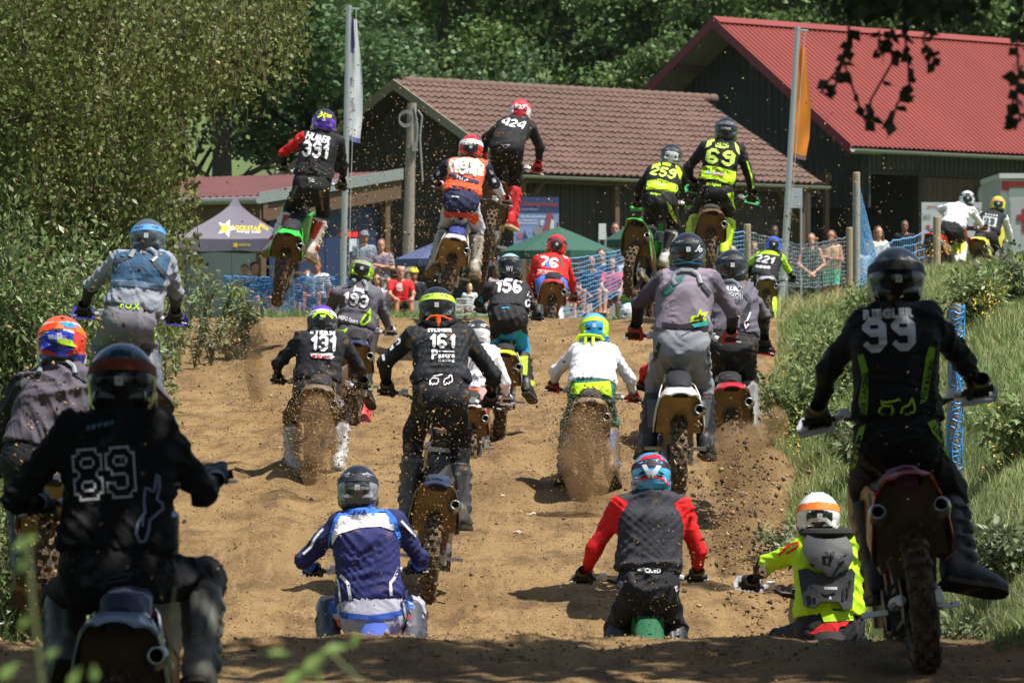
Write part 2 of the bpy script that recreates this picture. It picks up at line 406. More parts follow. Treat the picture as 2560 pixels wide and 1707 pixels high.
def dirt_material():
    m = bpy.data.materials.new('track_dirt'); m.use_nodes = True; nt = m.node_tree; N = nt.nodes; L = nt.links
    b = N['Principled BSDF']; b.inputs['Roughness'].default_value = .95; b.inputs['Specular IOR Level'].default_value = .15
    tc = N.new('ShaderNodeTexCoord'); co = tc.outputs['Object']
    def noise(s, d=5, r=.6, map_=None):
        n = N.new('ShaderNodeTexNoise'); n.inputs['Scale'].default_value = s; n.inputs['Detail'].default_value = d; n.inputs['Roughness'].default_value = r
        if map_:
            mp = N.new('ShaderNodeMapping'); mp.inputs['Scale'].default_value = map_; L.new(co, mp.inputs[0]); L.new(mp.outputs[0], n.inputs['Vector'])
        else: L.new(co, n.inputs['Vector'])
        return n.outputs['Fac']
    def rng(f, a, c, lo=0, hi=1):
        r = N.new('ShaderNodeMapRange'); r.inputs[1].default_value = a; r.inputs[2].default_value = c; r.inputs[3].default_value = lo; r.inputs[4].default_value = hi
        L.new(f, r.inputs[0]); return r.outputs[0]
    def mix(f, a, c):
        x = N.new('ShaderNodeMix'); x.data_type = 'RGBA'
        L.new(f, x.inputs[0])
        for v, i in ((a, 6), (c, 7)):
            if isinstance(v, tuple): x.inputs[i].default_value = (*v, 1)
            else: L.new(v, x.inputs[i])
        return x.outputs[2]
    c = mix(rng(noise(.8, 6), .35, .65), (.51, .335, .150), (.39, .250, .110))
    c = mix(rng(noise(3.2, 6, .7, (1, .45, 1)), .47, .62), c, (.245, .155, .076))          # churned damp soil
    c = mix(rng(noise(.42, 5, .65, (1, .5, 1)), .50, .62, 0, .6), c, (.25, .155, .072))    # damp stretches
    c = mix(rng(noise(30, 5, .75), .55, .63, 0, .6), c, (.14, .088, .045))               # small dark crumbs
    c = mix(rng(noise(60, 2, .5), .69, .74, 0, .8), c, (.46, .36, .23))                  # pale grit
    c = mix(rng(noise(9, 3, .5, (1, .04, 1)), .56, .68, 0, .5), c, (.50, .335, .165))    # dragged tyre lines
    L.new(c, b.inputs['Base Color'])
    bu = N.new('ShaderNodeBump'); bu.inputs['Strength'].default_value = 1.0; bu.inputs['Distance'].default_value = .045
    wv = N.new('ShaderNodeTexWave'); wv.bands_direction = 'Y'; wv.inputs['Scale'].default_value = 3.3; wv.inputs['Distortion'].default_value = 1.2; wv.inputs['Detail'].default_value = 1; L.new(co, wv.inputs['Vector'])
    pm = N.new('ShaderNodeMath'); pm.operation = 'MULTIPLY'; L.new(wv.outputs['Fac'], pm.inputs[0]); L.new(rng(noise(4.5, 2, .5, (1, .03, 1)), .54, .60, 0, .55), pm.inputs[1])   # knob prints in the wheel tracks
    ad = N.new('ShaderNodeMath'); L.new(noise(22, 6, .7), ad.inputs[0]); L.new(noise(75, 3), ad.inputs[1])
    a2 = N.new('ShaderNodeMath'); L.new(ad.outputs[0], a2.inputs[0]); L.new(pm.outputs[0], a2.inputs[1]); L.new(a2.outputs[0], bu.inputs['Height'])
    L.new(bu.outputs[0], b.inputs['Normal'])
    return m
DIRT = dirt_material()
TURF = mat('bank_soil_grass', (.12, .145, .045), .95, var=.55, vscale=2.2, bump=.8, bscale=30)
MEADOW = mat('meadow', (.085, .125, .035), .95, var=.35, vscale=.5, bump=.6, bscale=12)

def tensor_ground():
    xs = np.unique(np.concatenate([np.linspace(-160, -14, 30), np.linspace(-14, -4.5, 24), np.arange(-4.5, 5.6, .085), np.linspace(5.6, 15, 26), np.linspace(15, 160, 30)]))
    ys = np.unique(np.concatenate([np.linspace(2, 17, 12), np.arange(17, 30, .1), np.arange(30, 34.5, .4), np.arange(34.5, 64, .14), np.arange(64, 110, 1.2), np.arange(110, 400, 6)]))
    X, Y = np.meshgrid(xs, ys, indexing='ij'); Z = hf(X, Y); V = np.stack([X, Y, Z], -1).reshape(-1, 3)
    nx, ny = len(xs), len(ys); i = np.arange(nx-1)[:, None]*ny+np.arange(ny-1)[None]
    Q = np.stack([i, i+ny, i+ny+1, i+1], -1).reshape(-1, 4)
    c = V[Q].mean(1); wob = .25*fbm(c[:, 1]*.35, c[:, 1]*0+3, 3)+.12*fbm(c[:, 0]*3, c[:, 1]*3, 2)
    tr = (c[:, 0] > XL(c[:, 1])+wob) & (c[:, 0] < XR(c[:, 1])+wob+.25) & (c[:, 1] < 66)
    bank = (~tr) & (c[:, 0] > 0) & (c[:, 1] < 100) & (c[:, 0] < 16)
    for nm, msk, m in (('dirt_track', tr, DIRT), ('grass_bank', bank, TURF), ('ground', ~(tr | bank), MEADOW)):
        q = Q[msk]; u, inv = np.unique(q, return_inverse=True)
        o = obj(nm, mesh_np(nm, V[u], inv.reshape(-1, 4), smooth=True), m); structure(o)
tensor_ground()

# crumbs of earth and stones lying on the track
def clods():
    base = np.array([(1,0,0),(-1,0,0),(0,1,0),(0,-1,0),(0,0,1),(0,0,-.6)], float)
    tri = np.array([(0,2,4),(2,1,4),(1,3,4),(3,0,4),(2,0,5),(1,2,5),(3,1,5),(0,3,5)])
    n = 30000; r = np.random.default_rng(5)
    Y = np.concatenate([r.uniform(35, 64, n-4500), r.uniform(23.6, 25.6, 3000), r.uniform(17.5, 24, 1500)]); t = r.random(n); X = XL(Y)+(XR(Y)+.3-XL(Y))*t
    S = .004+.009*r.random(n)**2.5; S[r.random(n) < .02] *= 2.2
    V = base[None]*S[:, None, None]*r.uniform(.6, 1.3, (n, 6, 1))*r.uniform(.6, 1.2, (n, 1, 3))
    a = r.random(n)*6.28; c, s = np.cos(a), np.sin(a)
    V = np.stack([V[..., 0]*c[:, None]-V[..., 1]*s[:, None], V[..., 0]*s[:, None]+V[..., 1]*c[:, None], V[..., 2]], -1)
    V += np.stack([X, Y, hf(X, Y)+S*.2], -1)[:, None]
    F = (tri[None]+6*np.arange(n)[:, None, None]).reshape(-1, 3)
    o = obj('dirt_crumbs', mesh_np('dirt_crumbs', V.reshape(-1, 3), F), mat('clod', (.26, .168, .085), .95, var=.4, vscale=4, island=.5)); stuff(o, 'loose crumbs of brown earth lying over the track', 'soil')
    for i, (px, py, w) in enumerate(((1330, 1288, 26), (1295, 1332, 24), (1125, 1213, 16), (1255, 1240, 14), (1850, 1232, 18), (700, 1120, 12), (820, 1190, 12))):
        Yd = ground_Y(px, py, 35); p = at(px, py, Yd); s = w/FPX*Yd/2
        bm = bmesh.new(); bmesh.ops.create_icosphere(bm, subdivisions=2, radius=1)
        for v in bm.verts: v.co = Vector((v.co.x*s, v.co.y*s*.8, v.co.z*s*.45))*(1+.25*math.sin(v.co.x*5+i)+.15*math.cos(v.co.y*7+i*2))
        me = bpy.data.meshes.new('stone'); bm.to_mesh(me); bm.free()
        tag(obj('stone', me, mat('limestone', (.5, .42, .3), .9, var=.25, vscale=30), loc=(p.x, p.y, hz(p.x, p.y)+s*.1)),
            ['flat pale stone on the dirt left of the red sleeved rider', 'pale stone on the dirt below the flat pale stone', 'small pale stone between the spinning wheels mid track', 'small pale stone beside the grey boots mid track',
             'pale stone on the lip at the right edge of the track', 'small pale stone on the left half of the track', 'small pale stone above the silver black helmet'][i], 'stone', 'stones on the track')
clods()
# ------------------------------------------------------------------ barns, shed and the things before them
TH = math.radians(41); AX = Vector((math.sin(TH), math.cos(TH), 0)); GX = Vector((math.cos(TH), -math.sin(TH), 0))
def frame(X, Y, Z=0.):
    return Matrix(((GX.x, AX.x, 0, X), (GX.y, AX.y, 0, Y), (0, 0, 1, Z), (0, 0, 0, 1)))
T = Matrix.Translation
def pieces(name, me, mats, parent, Ms):
    for M in Ms: obj(name, me, mats, parent, M)
WOODD = mat('dark_weathered_boards', (.034, .028, .022), .85, var=.45, vscale=6, bump=.4, bscale=60)
WOODR = mat('red_brown_boards', (.085, .05, .036), .85, var=.35, vscale=5, bump=.4, bscale=60)
WOODT = mat('brown_timber', (.105, .06, .032), .8, var=.3, vscale=8)
WOODG = mat('grey_weathered_timber', (.27, .235, .19), .85, var=.25, vscale=10, bump=.3)
TILE = mat('clay_roof_tile', (.135, .076, .058), .8, var=.4, vscale=1.3, island=.0, bump=.3, bscale=25, mud=.25, mudscale=3)
REDM = mat('red_roof_sheet', (.225, .038, .028), .5, var=.2, vscale=.5, bump=.06)
REDD = mat('dark_red_flashing', (.20, .035, .035), .5)
ZINC = mat('zinc_gutter', (.30, .30, .29), .45, metal=.4, var=.15)
GREENC = mat('dark_green_cladding', (.042, .048, .042), .6, var=.2, vscale=1)
SOFF = mat('soffit_board', (.25, .23, .20), .8)
GREYP = mat('grey_panel', (.36, .36, .36), .6, var=.08)
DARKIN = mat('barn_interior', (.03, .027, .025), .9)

# --- barn with the clay tile roof
def tile_barn():
    Mb = frame(-3.2, 140.0); root = empty('tiled_barn', M=Mb)
    tag(root, 'long brown timber barn with a weathered clay tile roof', 'barn')
    R, HR, HE, Ln = 4.55, 7.08, 4.47, 13.2
    sl = math.hypot(R, HR-HE); ang = math.atan2(HR-HE, R)
    deck = MB(); deck.plate([(0, 0, HR-.12), (R, 0, HE-.12), (R, Ln, HE-.12), (0, Ln, HR-.12)], .08)
    deck.plate([(0, 0, HR-.12), (0, Ln, HR-.12), (-R, Ln, HE-.12), (-R, 0, HE-.12)], .08)
    roof = obj('roof', deck, [WOODD], root)
    nc, nr = 48, 16; tw, tl = Ln/nc, sl/nr
    m = MB(); k = 6; pr = [(j/(k-1)*tw, .028*math.sin(j/(k-1)*2*math.pi-.9)) for j in range(k)]
    top = [[(0, x, h+.02) for x, h in pr], [(tl*1.06, x, h+.065) for x, h in pr], [(tl*1.06, x, h+.02) for x, h in pr]]
    m.loft(top, closed=False); tme = m.mesh('tile'); tme.materials.append(TILE)
    rng = random.Random(4)
    def TM(c, r): # x runs down the slope, y along the ridge
        s = r*tl
        return T((s*math.cos(ang), c*tw, HR-s*math.sin(ang))) @ Matrix.Rotation(ang, 4, 'Y') @ T((0, 0, rng.uniform(-.008, .012))) @ Matrix.Rotation(rng.uniform(-.012, .012), 4, 'Z')
    cells = [(c, r) for c in range(nc) for r in range(nr)]
    cells.sort(key=lambda q: abs(q[0]-22)+.0*q[1])
    pieces('tile', tme, [TILE], roof, [TM(c, r) for c, r in cells[:290]])
    rest = MB()
    for c, r in cells[290:]: rest.add(m.v, m.f, 0, TM(c, r))
    stuff(obj('tile_field', rest, [TILE], roof))
    rm = MB(); rm.tube([(0, 0, 0), (0, .40, .012)], [.13, .145], n=10); rme = rm.mesh('ridge_tile', True); rme.materials.append(TILE)
    pieces('ridge_tile', rme, [TILE], roof, [T((0, i*.375, HR-.02)) for i in range(1, 37)])
    v = MB()
    for sgn in (1, -1): v.plate([(0, -.03, HR+.03), (sgn*R, -.03, HE+.03), (sgn*R, -.03, HE-.22), (0, -.03, HR-.25)], .05)
    obj('verge_board', v, [WOODG], root)
    g = MB(); n = 9
    rings = [[(R+.09+.085*math.cos(math.pi*j/(n-1)), y, HE-.05-.085*math.sin(math.pi*j/(n-1))) for j in range(n)] for y in (-.1, Ln+.1)]
    g.loft(rings, closed=False); g.loft([[(p[0], p[1], p[2]-.008) for p in r] for r in rings], closed=False); obj('gutter', g, [ZINC], root)
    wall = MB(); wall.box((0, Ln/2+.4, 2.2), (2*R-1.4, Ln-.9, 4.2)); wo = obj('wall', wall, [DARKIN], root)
    b = MB(); b.box((0, 0, 0), (.175, .03, 1)); bme = b.mesh('board'); bme.materials.append(WOODD)
    Ms = []
    for i in range(41):
        x = -3.7+i*.185; h = HR-.25-abs(x)*(HR-HE)/R
        Ms.append(T((x, .80+.006*(i % 3), h/2)) @ Matrix.Diagonal((1, 1, h, 1)))
    for i in range(66): Ms.append(T((R-.66+.006*(i % 3), .95+i*.19, 2.15)) @ Matrix.Rotation(math.pi/2, 4, 'Z') @ Matrix.Diagonal((1, 1, 4.3, 1)))
    pieces('board', bme, [WOODD], wo, Ms)
    p = MB(); p.box((0, 0, 2.2), (.18, .18, 4.4)); pme = p.mesh('post'); pme.materials.append(WOODT)
    pieces('post', pme, [WOODT], root, [T((R-.25, y, 0)) for y in (.3, 4.2, 8.2, 12.4)])
    for ya, yb in ((.3, 1.3), (8.1, 7.2), (12.3, 11.4)): bm = MB(); bm.tube([(R-.3, ya, 3.4), (R-.3, yb, 4.3)], .07, 6); obj('brace', bm, [WOODT], root)
    e = MB(); e.box((R-.27, Ln/2, 4.33), (.16, Ln, .2)); obj('eave_beam', e, [WOODT], root)
tile_barn()

# --- big barn with the red metal roof
def ribbed(x0, x1, y0, y1, z0, z1, pitch, h, along='y'):
    """trapezoid sheet from edge (x0,z0) to edge (x1,z1), ribs running across y0..y1"""
    ys = []
    y = y0
    while y < y1:
        ys += [(y, 0), (y+pitch*.55, 0), (y+pitch*.65, h), (y+pitch*.9, h)]; y += pitch
    nrm = Vector((-(z1-z0), 0, x1-x0)).normalized()
    if nrm.z < 0: nrm = -nrm
    r0 = [(x0+nrm.x*q, y, z0+nrm.z*q) for y, q in ys]; r1 = [(x1+nrm.x*q, y, z1+nrm.z*q) for y, q in ys]
    return r0, r1
def red_barn():
    root = empty('red_roofed_barn', M=frame(5.95, 152.0))
    tag(root, 'large dark green clad barn with a bright red ribbed metal roof', 'barn')
    R, HR, HE, Ln = 5.1, 9.48, 5.63, 27.
    s = MB(); r0, r1 = ribbed(0, R, 0, Ln, HR, HE, .235, .04); s.loft([r0, r1], closed=False)
    r0, r1 = ribbed(0, -R, 0, Ln, HR, HE, .235, .04); s.loft([r1, r0], closed=False)
    roof = obj('roof', s, [REDM], root)
    c = MB(); c.plate([(0, -.06, HR+.09), (.26, -.06, HR-.09), (.26, Ln, HR-.09), (0, Ln, HR+.09)], .02); c.plate([(0, -.06, HR+.09), (0, Ln, HR+.09), (-.26, Ln, HR-.09), (-.26, -.06, HR-.09)], .02)
    obj('ridge_cap', c, [REDM], roof)
    v = MB()
    for q in (1, -1): v.plate([(0, -.05, HR+.06), (q*R, -.05, HE+.06), (q*R, -.05, HE-.26), (0, -.05, HR-.26)], .05)
    obj('verge_flashing', v, [REDD], roof)
    so = MB()
    for q in (1, -1): so.plate([(0, 0, HR-.2), (q*R, 0, HE-.2), (q*R, 1.4, HE-.2), (0, 1.4, HR-.2)], .04)
    obj('soffit', so, [SOFF], root)
    pu = MB(); pu.box((0, 0, 0), (.14, 1.4, .2)); pme = pu.mesh('purlin'); pme.materials.append(WOODT)
    pieces('purlin', pme, [WOODT], root, [T((q, .72, HR-.34-abs(q)*(HR-HE)/R)) for q in (-4.4, -2.9, -1.4, 1.4, 2.9, 4.4)])
    g = MB(); n = 9
    rings = [[(R+.10+.10*math.cos(math.pi*j/(n-1)), y, HE-.08-.1*math.sin(math.pi*j/(n-1))) for j in range(n)] for y in (-.1, Ln+.1)]
    g.loft(rings, closed=False); g.loft([[(p[0], p[1], p[2]-.01) for p in r] for r in rings], closed=False); obj('gutter', g, [ZINC], root)
    # gable cladding with upright ribs
    cl = MB(); x = -R+.5; top = []; bot = []
    while x < R-.5:
        for dx, dy in ((0, 0), (.1, 0), (.13, -.045), (.2, -.045), (.23, 0)):
            xx = x+dx; top.append((xx, 1.35+dy, HR-.3-abs(xx)*(HR-HE)/R)); bot.append((xx, 1.35+dy, 3.9))
        x += .24
    cl.loft([bot, top], closed=False); obj('gable_cladding', cl, [GREENC], root)
    W = R-1.0
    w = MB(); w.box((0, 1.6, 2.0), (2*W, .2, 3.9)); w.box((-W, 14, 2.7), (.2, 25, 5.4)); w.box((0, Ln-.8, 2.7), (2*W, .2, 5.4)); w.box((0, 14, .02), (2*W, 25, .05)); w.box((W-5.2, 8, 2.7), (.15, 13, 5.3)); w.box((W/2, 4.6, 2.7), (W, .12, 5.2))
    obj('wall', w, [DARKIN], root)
    # upper strip of ribbed cladding along the eave side
    st = MB(); y = 1.4; a = []; b = []
    while y < Ln-1:
        for dy, dx in ((0, 0), (.1, 0), (.13, .04), (.2, .04), (.23, 0)): a.append((W+dx, y+dy, 5.02)); b.append((W+dx, y+dy, HE-.1))
        y += .24
    st.loft([a, b], closed=False); obj('eave_cladding', st, [GREENC], root)
    bm = MB(); bm.box((W+.02, Ln/2, 4.95), (.2, Ln-2.4, .12)); obj('door_rail', bm, [WOODD], root)
    # sliding door boards to the right of the dark opening
    dr = MB(); dr.box((W-.05, 15.0, 2.45), (.08, 21.0, 4.85)); do = obj('board_wall', dr, [WOODR], root)
    b_ = MB(); b_.box((0, 0, 2.45), (.03, .16, 4.85)); bme = b_.mesh('board'); bme.materials.append(WOODR)
    pieces('board', bme, [WOODR], do, [T((W+.005+.005*(i % 3), 4.65+i*.172, 0)) for i in range(120)])
    po = MB(); po.box((0, 0, 2.45), (.24, .24, 4.9)); pm = po.mesh('post'); pm.materials.append(WOODD)
    pieces('post', pm, [WOODD], root, [T((W+.06, y, 0)) for y in (1.2, 4.45)])
    br = MB(); br.tube([(W-.1, .2, 4.0), (W-1.3, .2, 5.35)], .09, 6); br.tube([(W-.1, .2, .2), (W-.1, .2, 4.9)], .1, 6); br.box((0, .25, 4.75), (2*W, .16, .22)); obj('gable_truss', br, [WOODT], root)
    cd = MB(); cd.tube([(0, 0, 0), (.06, 0, 0)], .30, n=24); obj('wall_disc', cd, [mat('pale_disc', (.33, .34, .32), .5)], root, T((W+.06, 7.7, 4.4)))
red_barn()

# --- low shed with a lean-to roof
def shed():
    root = empty('lean_to_shed', M=frame(-5.9, 120.0)); tag(root, 'low shed with a shallow red metal roof and brown timber beams', 'shed')
    L, W = 5.0, 9.0; z0, z1 = 3.36, 4.05
    s = MB(); xs = []; x = -W
    while x < 0: xs += [(x, 0), (x+.12, 0), (x+.14, .04), (x+.2, .04)]; x += .22
    s.loft([[(x, 0, z0+h) for x, h in xs], [(x, L, z1+h) for x, h in xs]], closed=False); obj('roof', s, [mat('shade_toned_red_sheet', (.13, .04, .037), .6, var=.3, vscale=.9)], root)  # roof red darkened in its colour to stand for tree shade
    f = MB(); f.plate([(0, 0, z0+.1), (0, L, z1+.1), (0, L, z1-.16), (0, 0, z0-.16)], .05); obj('fascia', f, [mat('grey_fascia', (.20, .23, .23), .5)], root)
    g = MB(); g.tube([(-W, -.1, z0-.08), (.1, -.1, z0-.08)], .085, 8); obj('gutter', g, [ZINC], root)
    b = MB(); b.box((-W/2, .25, z0-.3), (W, .16, .42)); obj('eave_beam', b, [WOODT], root)
    b = MB(); b.plate([(-.12, .1, z0-.18), (-.12, L, z1-.2), (-.12, L, z1-.62), (-.12, .1, z0-.58)], .14); obj('side_beam', b, [WOODT], root)
    w = MB(); w.box((-W/2-.4, 2.6, 1.7), (W-.9, 4.0, 3.2)); wo = obj('wall', w, [WOODD], root)
    p = MB(); p.box((0, 0, 1.6), (.17, .17, 3.2)); pm = p.mesh('post'); pm.materials.append(WOODT)
    pieces('post', pm, [WOODT], root, [T((x, .3, 0)) for x in (-.2, -3.0, -5.6)]+[T((-.2, 4.6, .2))])
    pa = MB(); pa.box((0, 0, 0), (.98, .04, 2.3)); pme = pa.mesh('wall_panel'); pme.materials.append(GREYP)
    pieces('wall_panel', pme, [GREYP], wo, [T((-.9-i*1.0, .57, 1.75)) for i in range(7)])
    bl = MB(); bl.box((0, 0, 0), (.04, 1.9, 2.6)); bme = bl.mesh('blue_panel'); BL = mat('blue_container_wall', (.016, .03, .085), .5, var=.15); bme.materials.append(BL)
    pieces('blue_panel', bme, [BL], wo, [T((-.38, 1.7, 1.9)), T((-.38, 3.62, 1.9))])
    sg = MB(); sg.box((0, 0, 0), (.02, .3, .42)); sme = sg.mesh('wall_notice'); WN = mat('notice_paper', (.5, .55, .6), .6); sme.materials.append(WN)
    pieces('wall_notice', sme, [WN], root, [T((-.33, 2.2, 2.3)), T((-.33, 3.6, 2.35))])
shed()
CONC = mat('concrete', (.42, .40, .37), .9, var=.2, vscale=6, bump=.3)
kb = MB(); kb.box((-1.6, 110.2, .62), (8.5, .35, .5)); tag(obj('concrete_kerb', kb, CONC), 'low pale concrete ledge where spectators sit', 'kerb')

# --- decal helper: flat print laid on a surface along the camera ray
def bvh_of(o):
    me = o.data; M = o.matrix_world if o.parent is None else (o.parent.matrix_world @ o.matrix_local)
    return BVHTree.FromPolygons([M @ v.co for v in me.vertices], [tuple(p.vertices) for p in me.polygons])
def lay(bvh, V2, F, name, m, parent, off=.004, Yhint=None):
    """V2: points in photograph pixels; each falls on the surface behind it and is set off by a few millimetres"""
    out = []; last = Yhint
    for x, y in V2:
        d = Vector(((x-CX)/FPX, 1, (CY-y)/FPX)).normalized()
        h = bvh.ray_cast(Vector((0, 0, 0)), d)
        if h[0] is None:
            p = d*(last/d.y) if last else d*50
            q = bvh.find_nearest(p); p = q[0] if q[0] is not None else p
        else: p = h[0]
        last = p.y; out.append(p-d*off)
    out = np.array([tuple(p) for p in out])
    base = parent.matrix_world.translation if parent is not None else Vector((0, 0, 0))
    me = bpy.data.meshes.new(name); me.from_pydata([tuple(Vector(p)-base) for p in out], [], F); me.update()
    return obj(name, me, [m], parent)
def px_text(s, cx, cy, h, w=None, rot=0., style='b', slant=0., arc=0., gap=.06):
    V, F = text2d(s, style, gap, slant, arc); V = V*1.0
    sx = h if w is None else w/(V[:, 0].max()-V[:, 0].min()); V = np.stack([V[:, 0]*sx, -V[:, 1]*h], 1)
    c, q = math.cos(math.radians(rot)), math.sin(math.radians(rot))
    return np.stack([V[:, 0]*c-V[:, 1]*q+cx, V[:, 0]*q+V[:, 1]*c+cy], 1), F
def star_pts(cx, cy, r, r2, a0=-90, n=5): return [(cx+(r if i % 2 == 0 else r2)*math.cos(math.radians(a0+i*180/n)), cy+(r if i % 2 == 0 else r2)*math.sin(math.radians(a0+i*180/n))) for i in range(2*n)]

# --- exhibition tent
def tent():
    Y0 = 108.; c = at(588, 640, Y0); gz = hz(c.x, c.y); root = empty('event_tent', (c.x, c.y, gz)); tag(root, 'faded purple pop up tent with a pointed roof and yellow star print', 'tent')
    zA = at(588, 492, Y0).z-gz; zE = at(588, 597, Y0).z-gz; zV = at(588, 630, Y0).z-gz; hw = 1.22
    M_ = mat('purple_tent_cloth', (.18, .165, .205), .8, var=.08, vscale=3, trans=.15)
    m = MB(); rings = []
    for t in (0, .15, .3, .45, .6, .75, .88, 1):
        r = max(.012, hw*(t**1.18)); z = zA-(zA-zE)*(t**.78); n = 7; ring = []
        for a, b in (((-1, -1), (1, -1)), ((1, -1), (1, 1)), ((1, 1), (-1, 1)), ((-1, 1), (-1, -1))):
            for k in range(n): u = k/n; sag = 1-.05*math.sin(math.pi*u)*t; ring.append(((a[0]+(b[0]-a[0])*u)*r*sag, (a[1]+(b[1]-a[1])*u)*r*sag, z-.05*math.sin(math.pi*u)*t*(1 if t < 1 else .6)))
        rings.append(ring)
    m.loft(rings); can = obj('canopy', m, [M_], root)
    for p in can.data.polygons: p.use_smooth = False
    v = MB(); lo = [(p[0]*1.005, p[1]*1.005, zV+.02*math.sin(i*2.1)) for i, p in enumerate(rings[-1])]; v.loft([rings[-1], lo]); val = obj('valance', v, [mat('purple_valance', (.13, .115, .165), .8)], root)
    lg = MB(); lg.tube([(0, 0, 0), (0, 0, zE)], .022, 6); lme = lg.mesh('leg')
    for a, b in ((-1, -1), (1, -1), (1, 1), (-1, 1)): obj('leg', lme, [mat('tent_leg', (.3, .3, .3), .4, metal=.5)], root, T((a*(hw-.05), b*(hw-.05), 0)))
    bpy.context.view_layer.update(); bv = bvh_of(can); bw = bvh_of(val)
    YE = mat('star_yellow', (.75, .55, .03), .7); WH = mat('print_white', (.75, .73, .75), .7)
    lay(bv, *poly2d(star_pts(566, 571, 24, 10, -70), 6), 'star_print', WH, root, .012, Y0); lay(bv, *poly2d(star_pts(562, 571, 17, 7, -70), 5), 'star_print', YE, root, .02, Y0)
    lay(bv, *px_text('ROCKSTAR', 616, 570, 11, 74, 2), 'lettering', YE, root, .012, Y0); lay(bv, *px_text('energy drink', 622, 579, 5, 60, 2), 'lettering', WH, root, .012, Y0)
    lay(bw, *poly2d(star_pts(589, 613, 9, 4, -70), 3), 'star_print', YE, root, .01, Y0); lay(bw, *px_text('ROCKSTAR', 612, 612, 6, 28), 'lettering', YE, root, .01, Y0)
    lay(bv, *px_text('ROCKSTAR', 660, 567, 8, 26, 32), 'lettering', YE, root, .012, Y0)
tent()
def parasol(px, py, half, drop, Y, col, label, n=8):
    c = at(px, py, Y); gz = hz(c.x, c.y); r = half/FPX*Y; d = drop/FPX*Y; root = empty('parasol', (c.x, c.y, gz)); tag(root, label, 'parasol', 'parasols before the barn')
    M_ = mat('parasol_cloth', col, .8, var=.1, trans=.2); top = c.z-gz; m = MB(); rings = []
    for t in (0.02, .25, .5, .75, 1):
        rings.append([(r*t*math.cos(2*math.pi*(i+.5)/(2*n))*(1 if i % 2 == 0 else .95), r*t*math.sin(2*math.pi*(i+.5)/(2*n))*(1 if i % 2 == 0 else .95), top-d*(t**1.05)) for i in range(2*n)])
    rings.append([(p[0], p[1], p[2]-.14) for p in rings[-1]]); m.loft(rings); obj('canopy', m, [M_], root)
    p = MB(); p.tube([(0, 0, 0), (0, 0, top-.05)], .03, 8); obj('pole', p, [WOODT], root)
    rb = MB()
    for i in range(n): a = 2*math.pi*(i+.25)/n; rb.tube([(0, 0, top-.08), (r*.96*math.cos(a), r*.96*math.sin(a), top-d-.02)], .012, 5)
    obj('ribs', rb, [WOODT], root)
    f = MB(); f.tube([(0, 0, top-.02), (0, 0, top+.07)], [.03, .02], 8); obj('finial', f, [WOODT], root)
parasol(1395, 566, 150, 62, 104, (.036, .115, .082), 'dark green parasol with sloping cloth, the wider one')
parasol(1606, 540, 95, 60, 107, (.036, .115, .082), 'green parasol partly hidden behind the jumping green bike')
parasol(1128, 590, 142, 58, 106, (.10, .125, .25), 'blue parasol behind the orange rider in the air')

# --- flag poles, utility pole
ALU = mat('aluminium_pole', (.5, .52, .55), .35, metal=.7, var=.05)
def flag_pole(top, base, Y, fl, y0, y1, wpx, cols, label, flabel, ink=None):
    b = at(base[0], base[1], Y); gz = hz(b.x, b.y); t = at(top[0], top[1], Y); root = empty('flag_pole', (b.x, b.y, gz)); tag(root, label, 'flag pole', 'flag poles')
    o_ = Vector((b.x, b.y, gz)); m = MB(); m.tube([(b.x-o_.x, 0, -.1), ((t-o_).x, 0, (t-o_).z)], [.062, .05], 10); obj('pole', m, [ALU], root)
    a = MB(); a.tube([(t-o_), (t-o_)+Vector((.2, 0, -.01))], .02, 6); a.tube([(t-o_), (t-o_)+Vector((0, 0, .06))], .055, 8); obj('flag_arm', a, [ALU], root)
    cd = MB(); cd.tube([(t-o_)+Vector((.14, -.02, 0)), (b.x-o_.x+.12, -.02, 1.0)], .006, 4); obj('halyard', cd, [mat('cord', (.5, .5, .48), .8)], root)
    # limp hanging cloth
    f = empty('flag', (0, 0, 0)); tag(f, flabel, 'flag', 'flags'); rows = 26; nn = 9; V = []; F = []; mi = []
    for i in range(rows):
        u = i/(rows-1); y = y0+(y1-y0)*u; xl = top[0]+(base[0]-top[0])*((y-top[1])/(base[1]-top[1]))+5; w = wpx*(.45+.6*smooth01(u*1.5))*(1-.2*smooth01((u-.75)*4))
        for j in range(nn):
            s = j/(nn-1); p = at(xl+w*s+2*math.sin(u*7), y+8*s*u, Y); p.y += .30*s*(w/26)+.06*math.sin(s*8+u*3)+.03*math.sin(u*14+s*4); V.append(p)
    for i in range(rows-1):
        for j in range(nn-1): F.append((i*nn+j, i*nn+j+1, (i+1)*nn+j+1, (i+1)*nn+j)); mi.append(cols[1](i/(rows-1), j/(nn-1)))
    me = bpy.data.meshes.new('flag'); me.from_pydata([tuple(p) for p in V], [], F); me.polygons.foreach_set('material_index', mi); me.polygons.foreach_set('use_smooth', [True]*len(F))
    bpy.data.objects.remove(f); fo = obj('flag', me, cols[0]); tag(fo, flabel, 'flag', 'flags')
    if ink:
        bv = bvh_of(fo)
        for (s_, cx, cy, h, w, r) in ink[1]: lay(bv, *px_text(s_, cx, cy, h, w, r, 'r'), 'lettering', ink[0], fo, .02, Y)
fw = mat('flag_white', (.78, .77, .82), .8, trans=.5); fb = mat('flag_blue', (.13, .13, .33), .8, trans=.25); fo_ = mat('flag_orange', (.85, .27, .03), .8, trans=.6); fd = mat('flag_dark', (.12, .06, .05), .8)
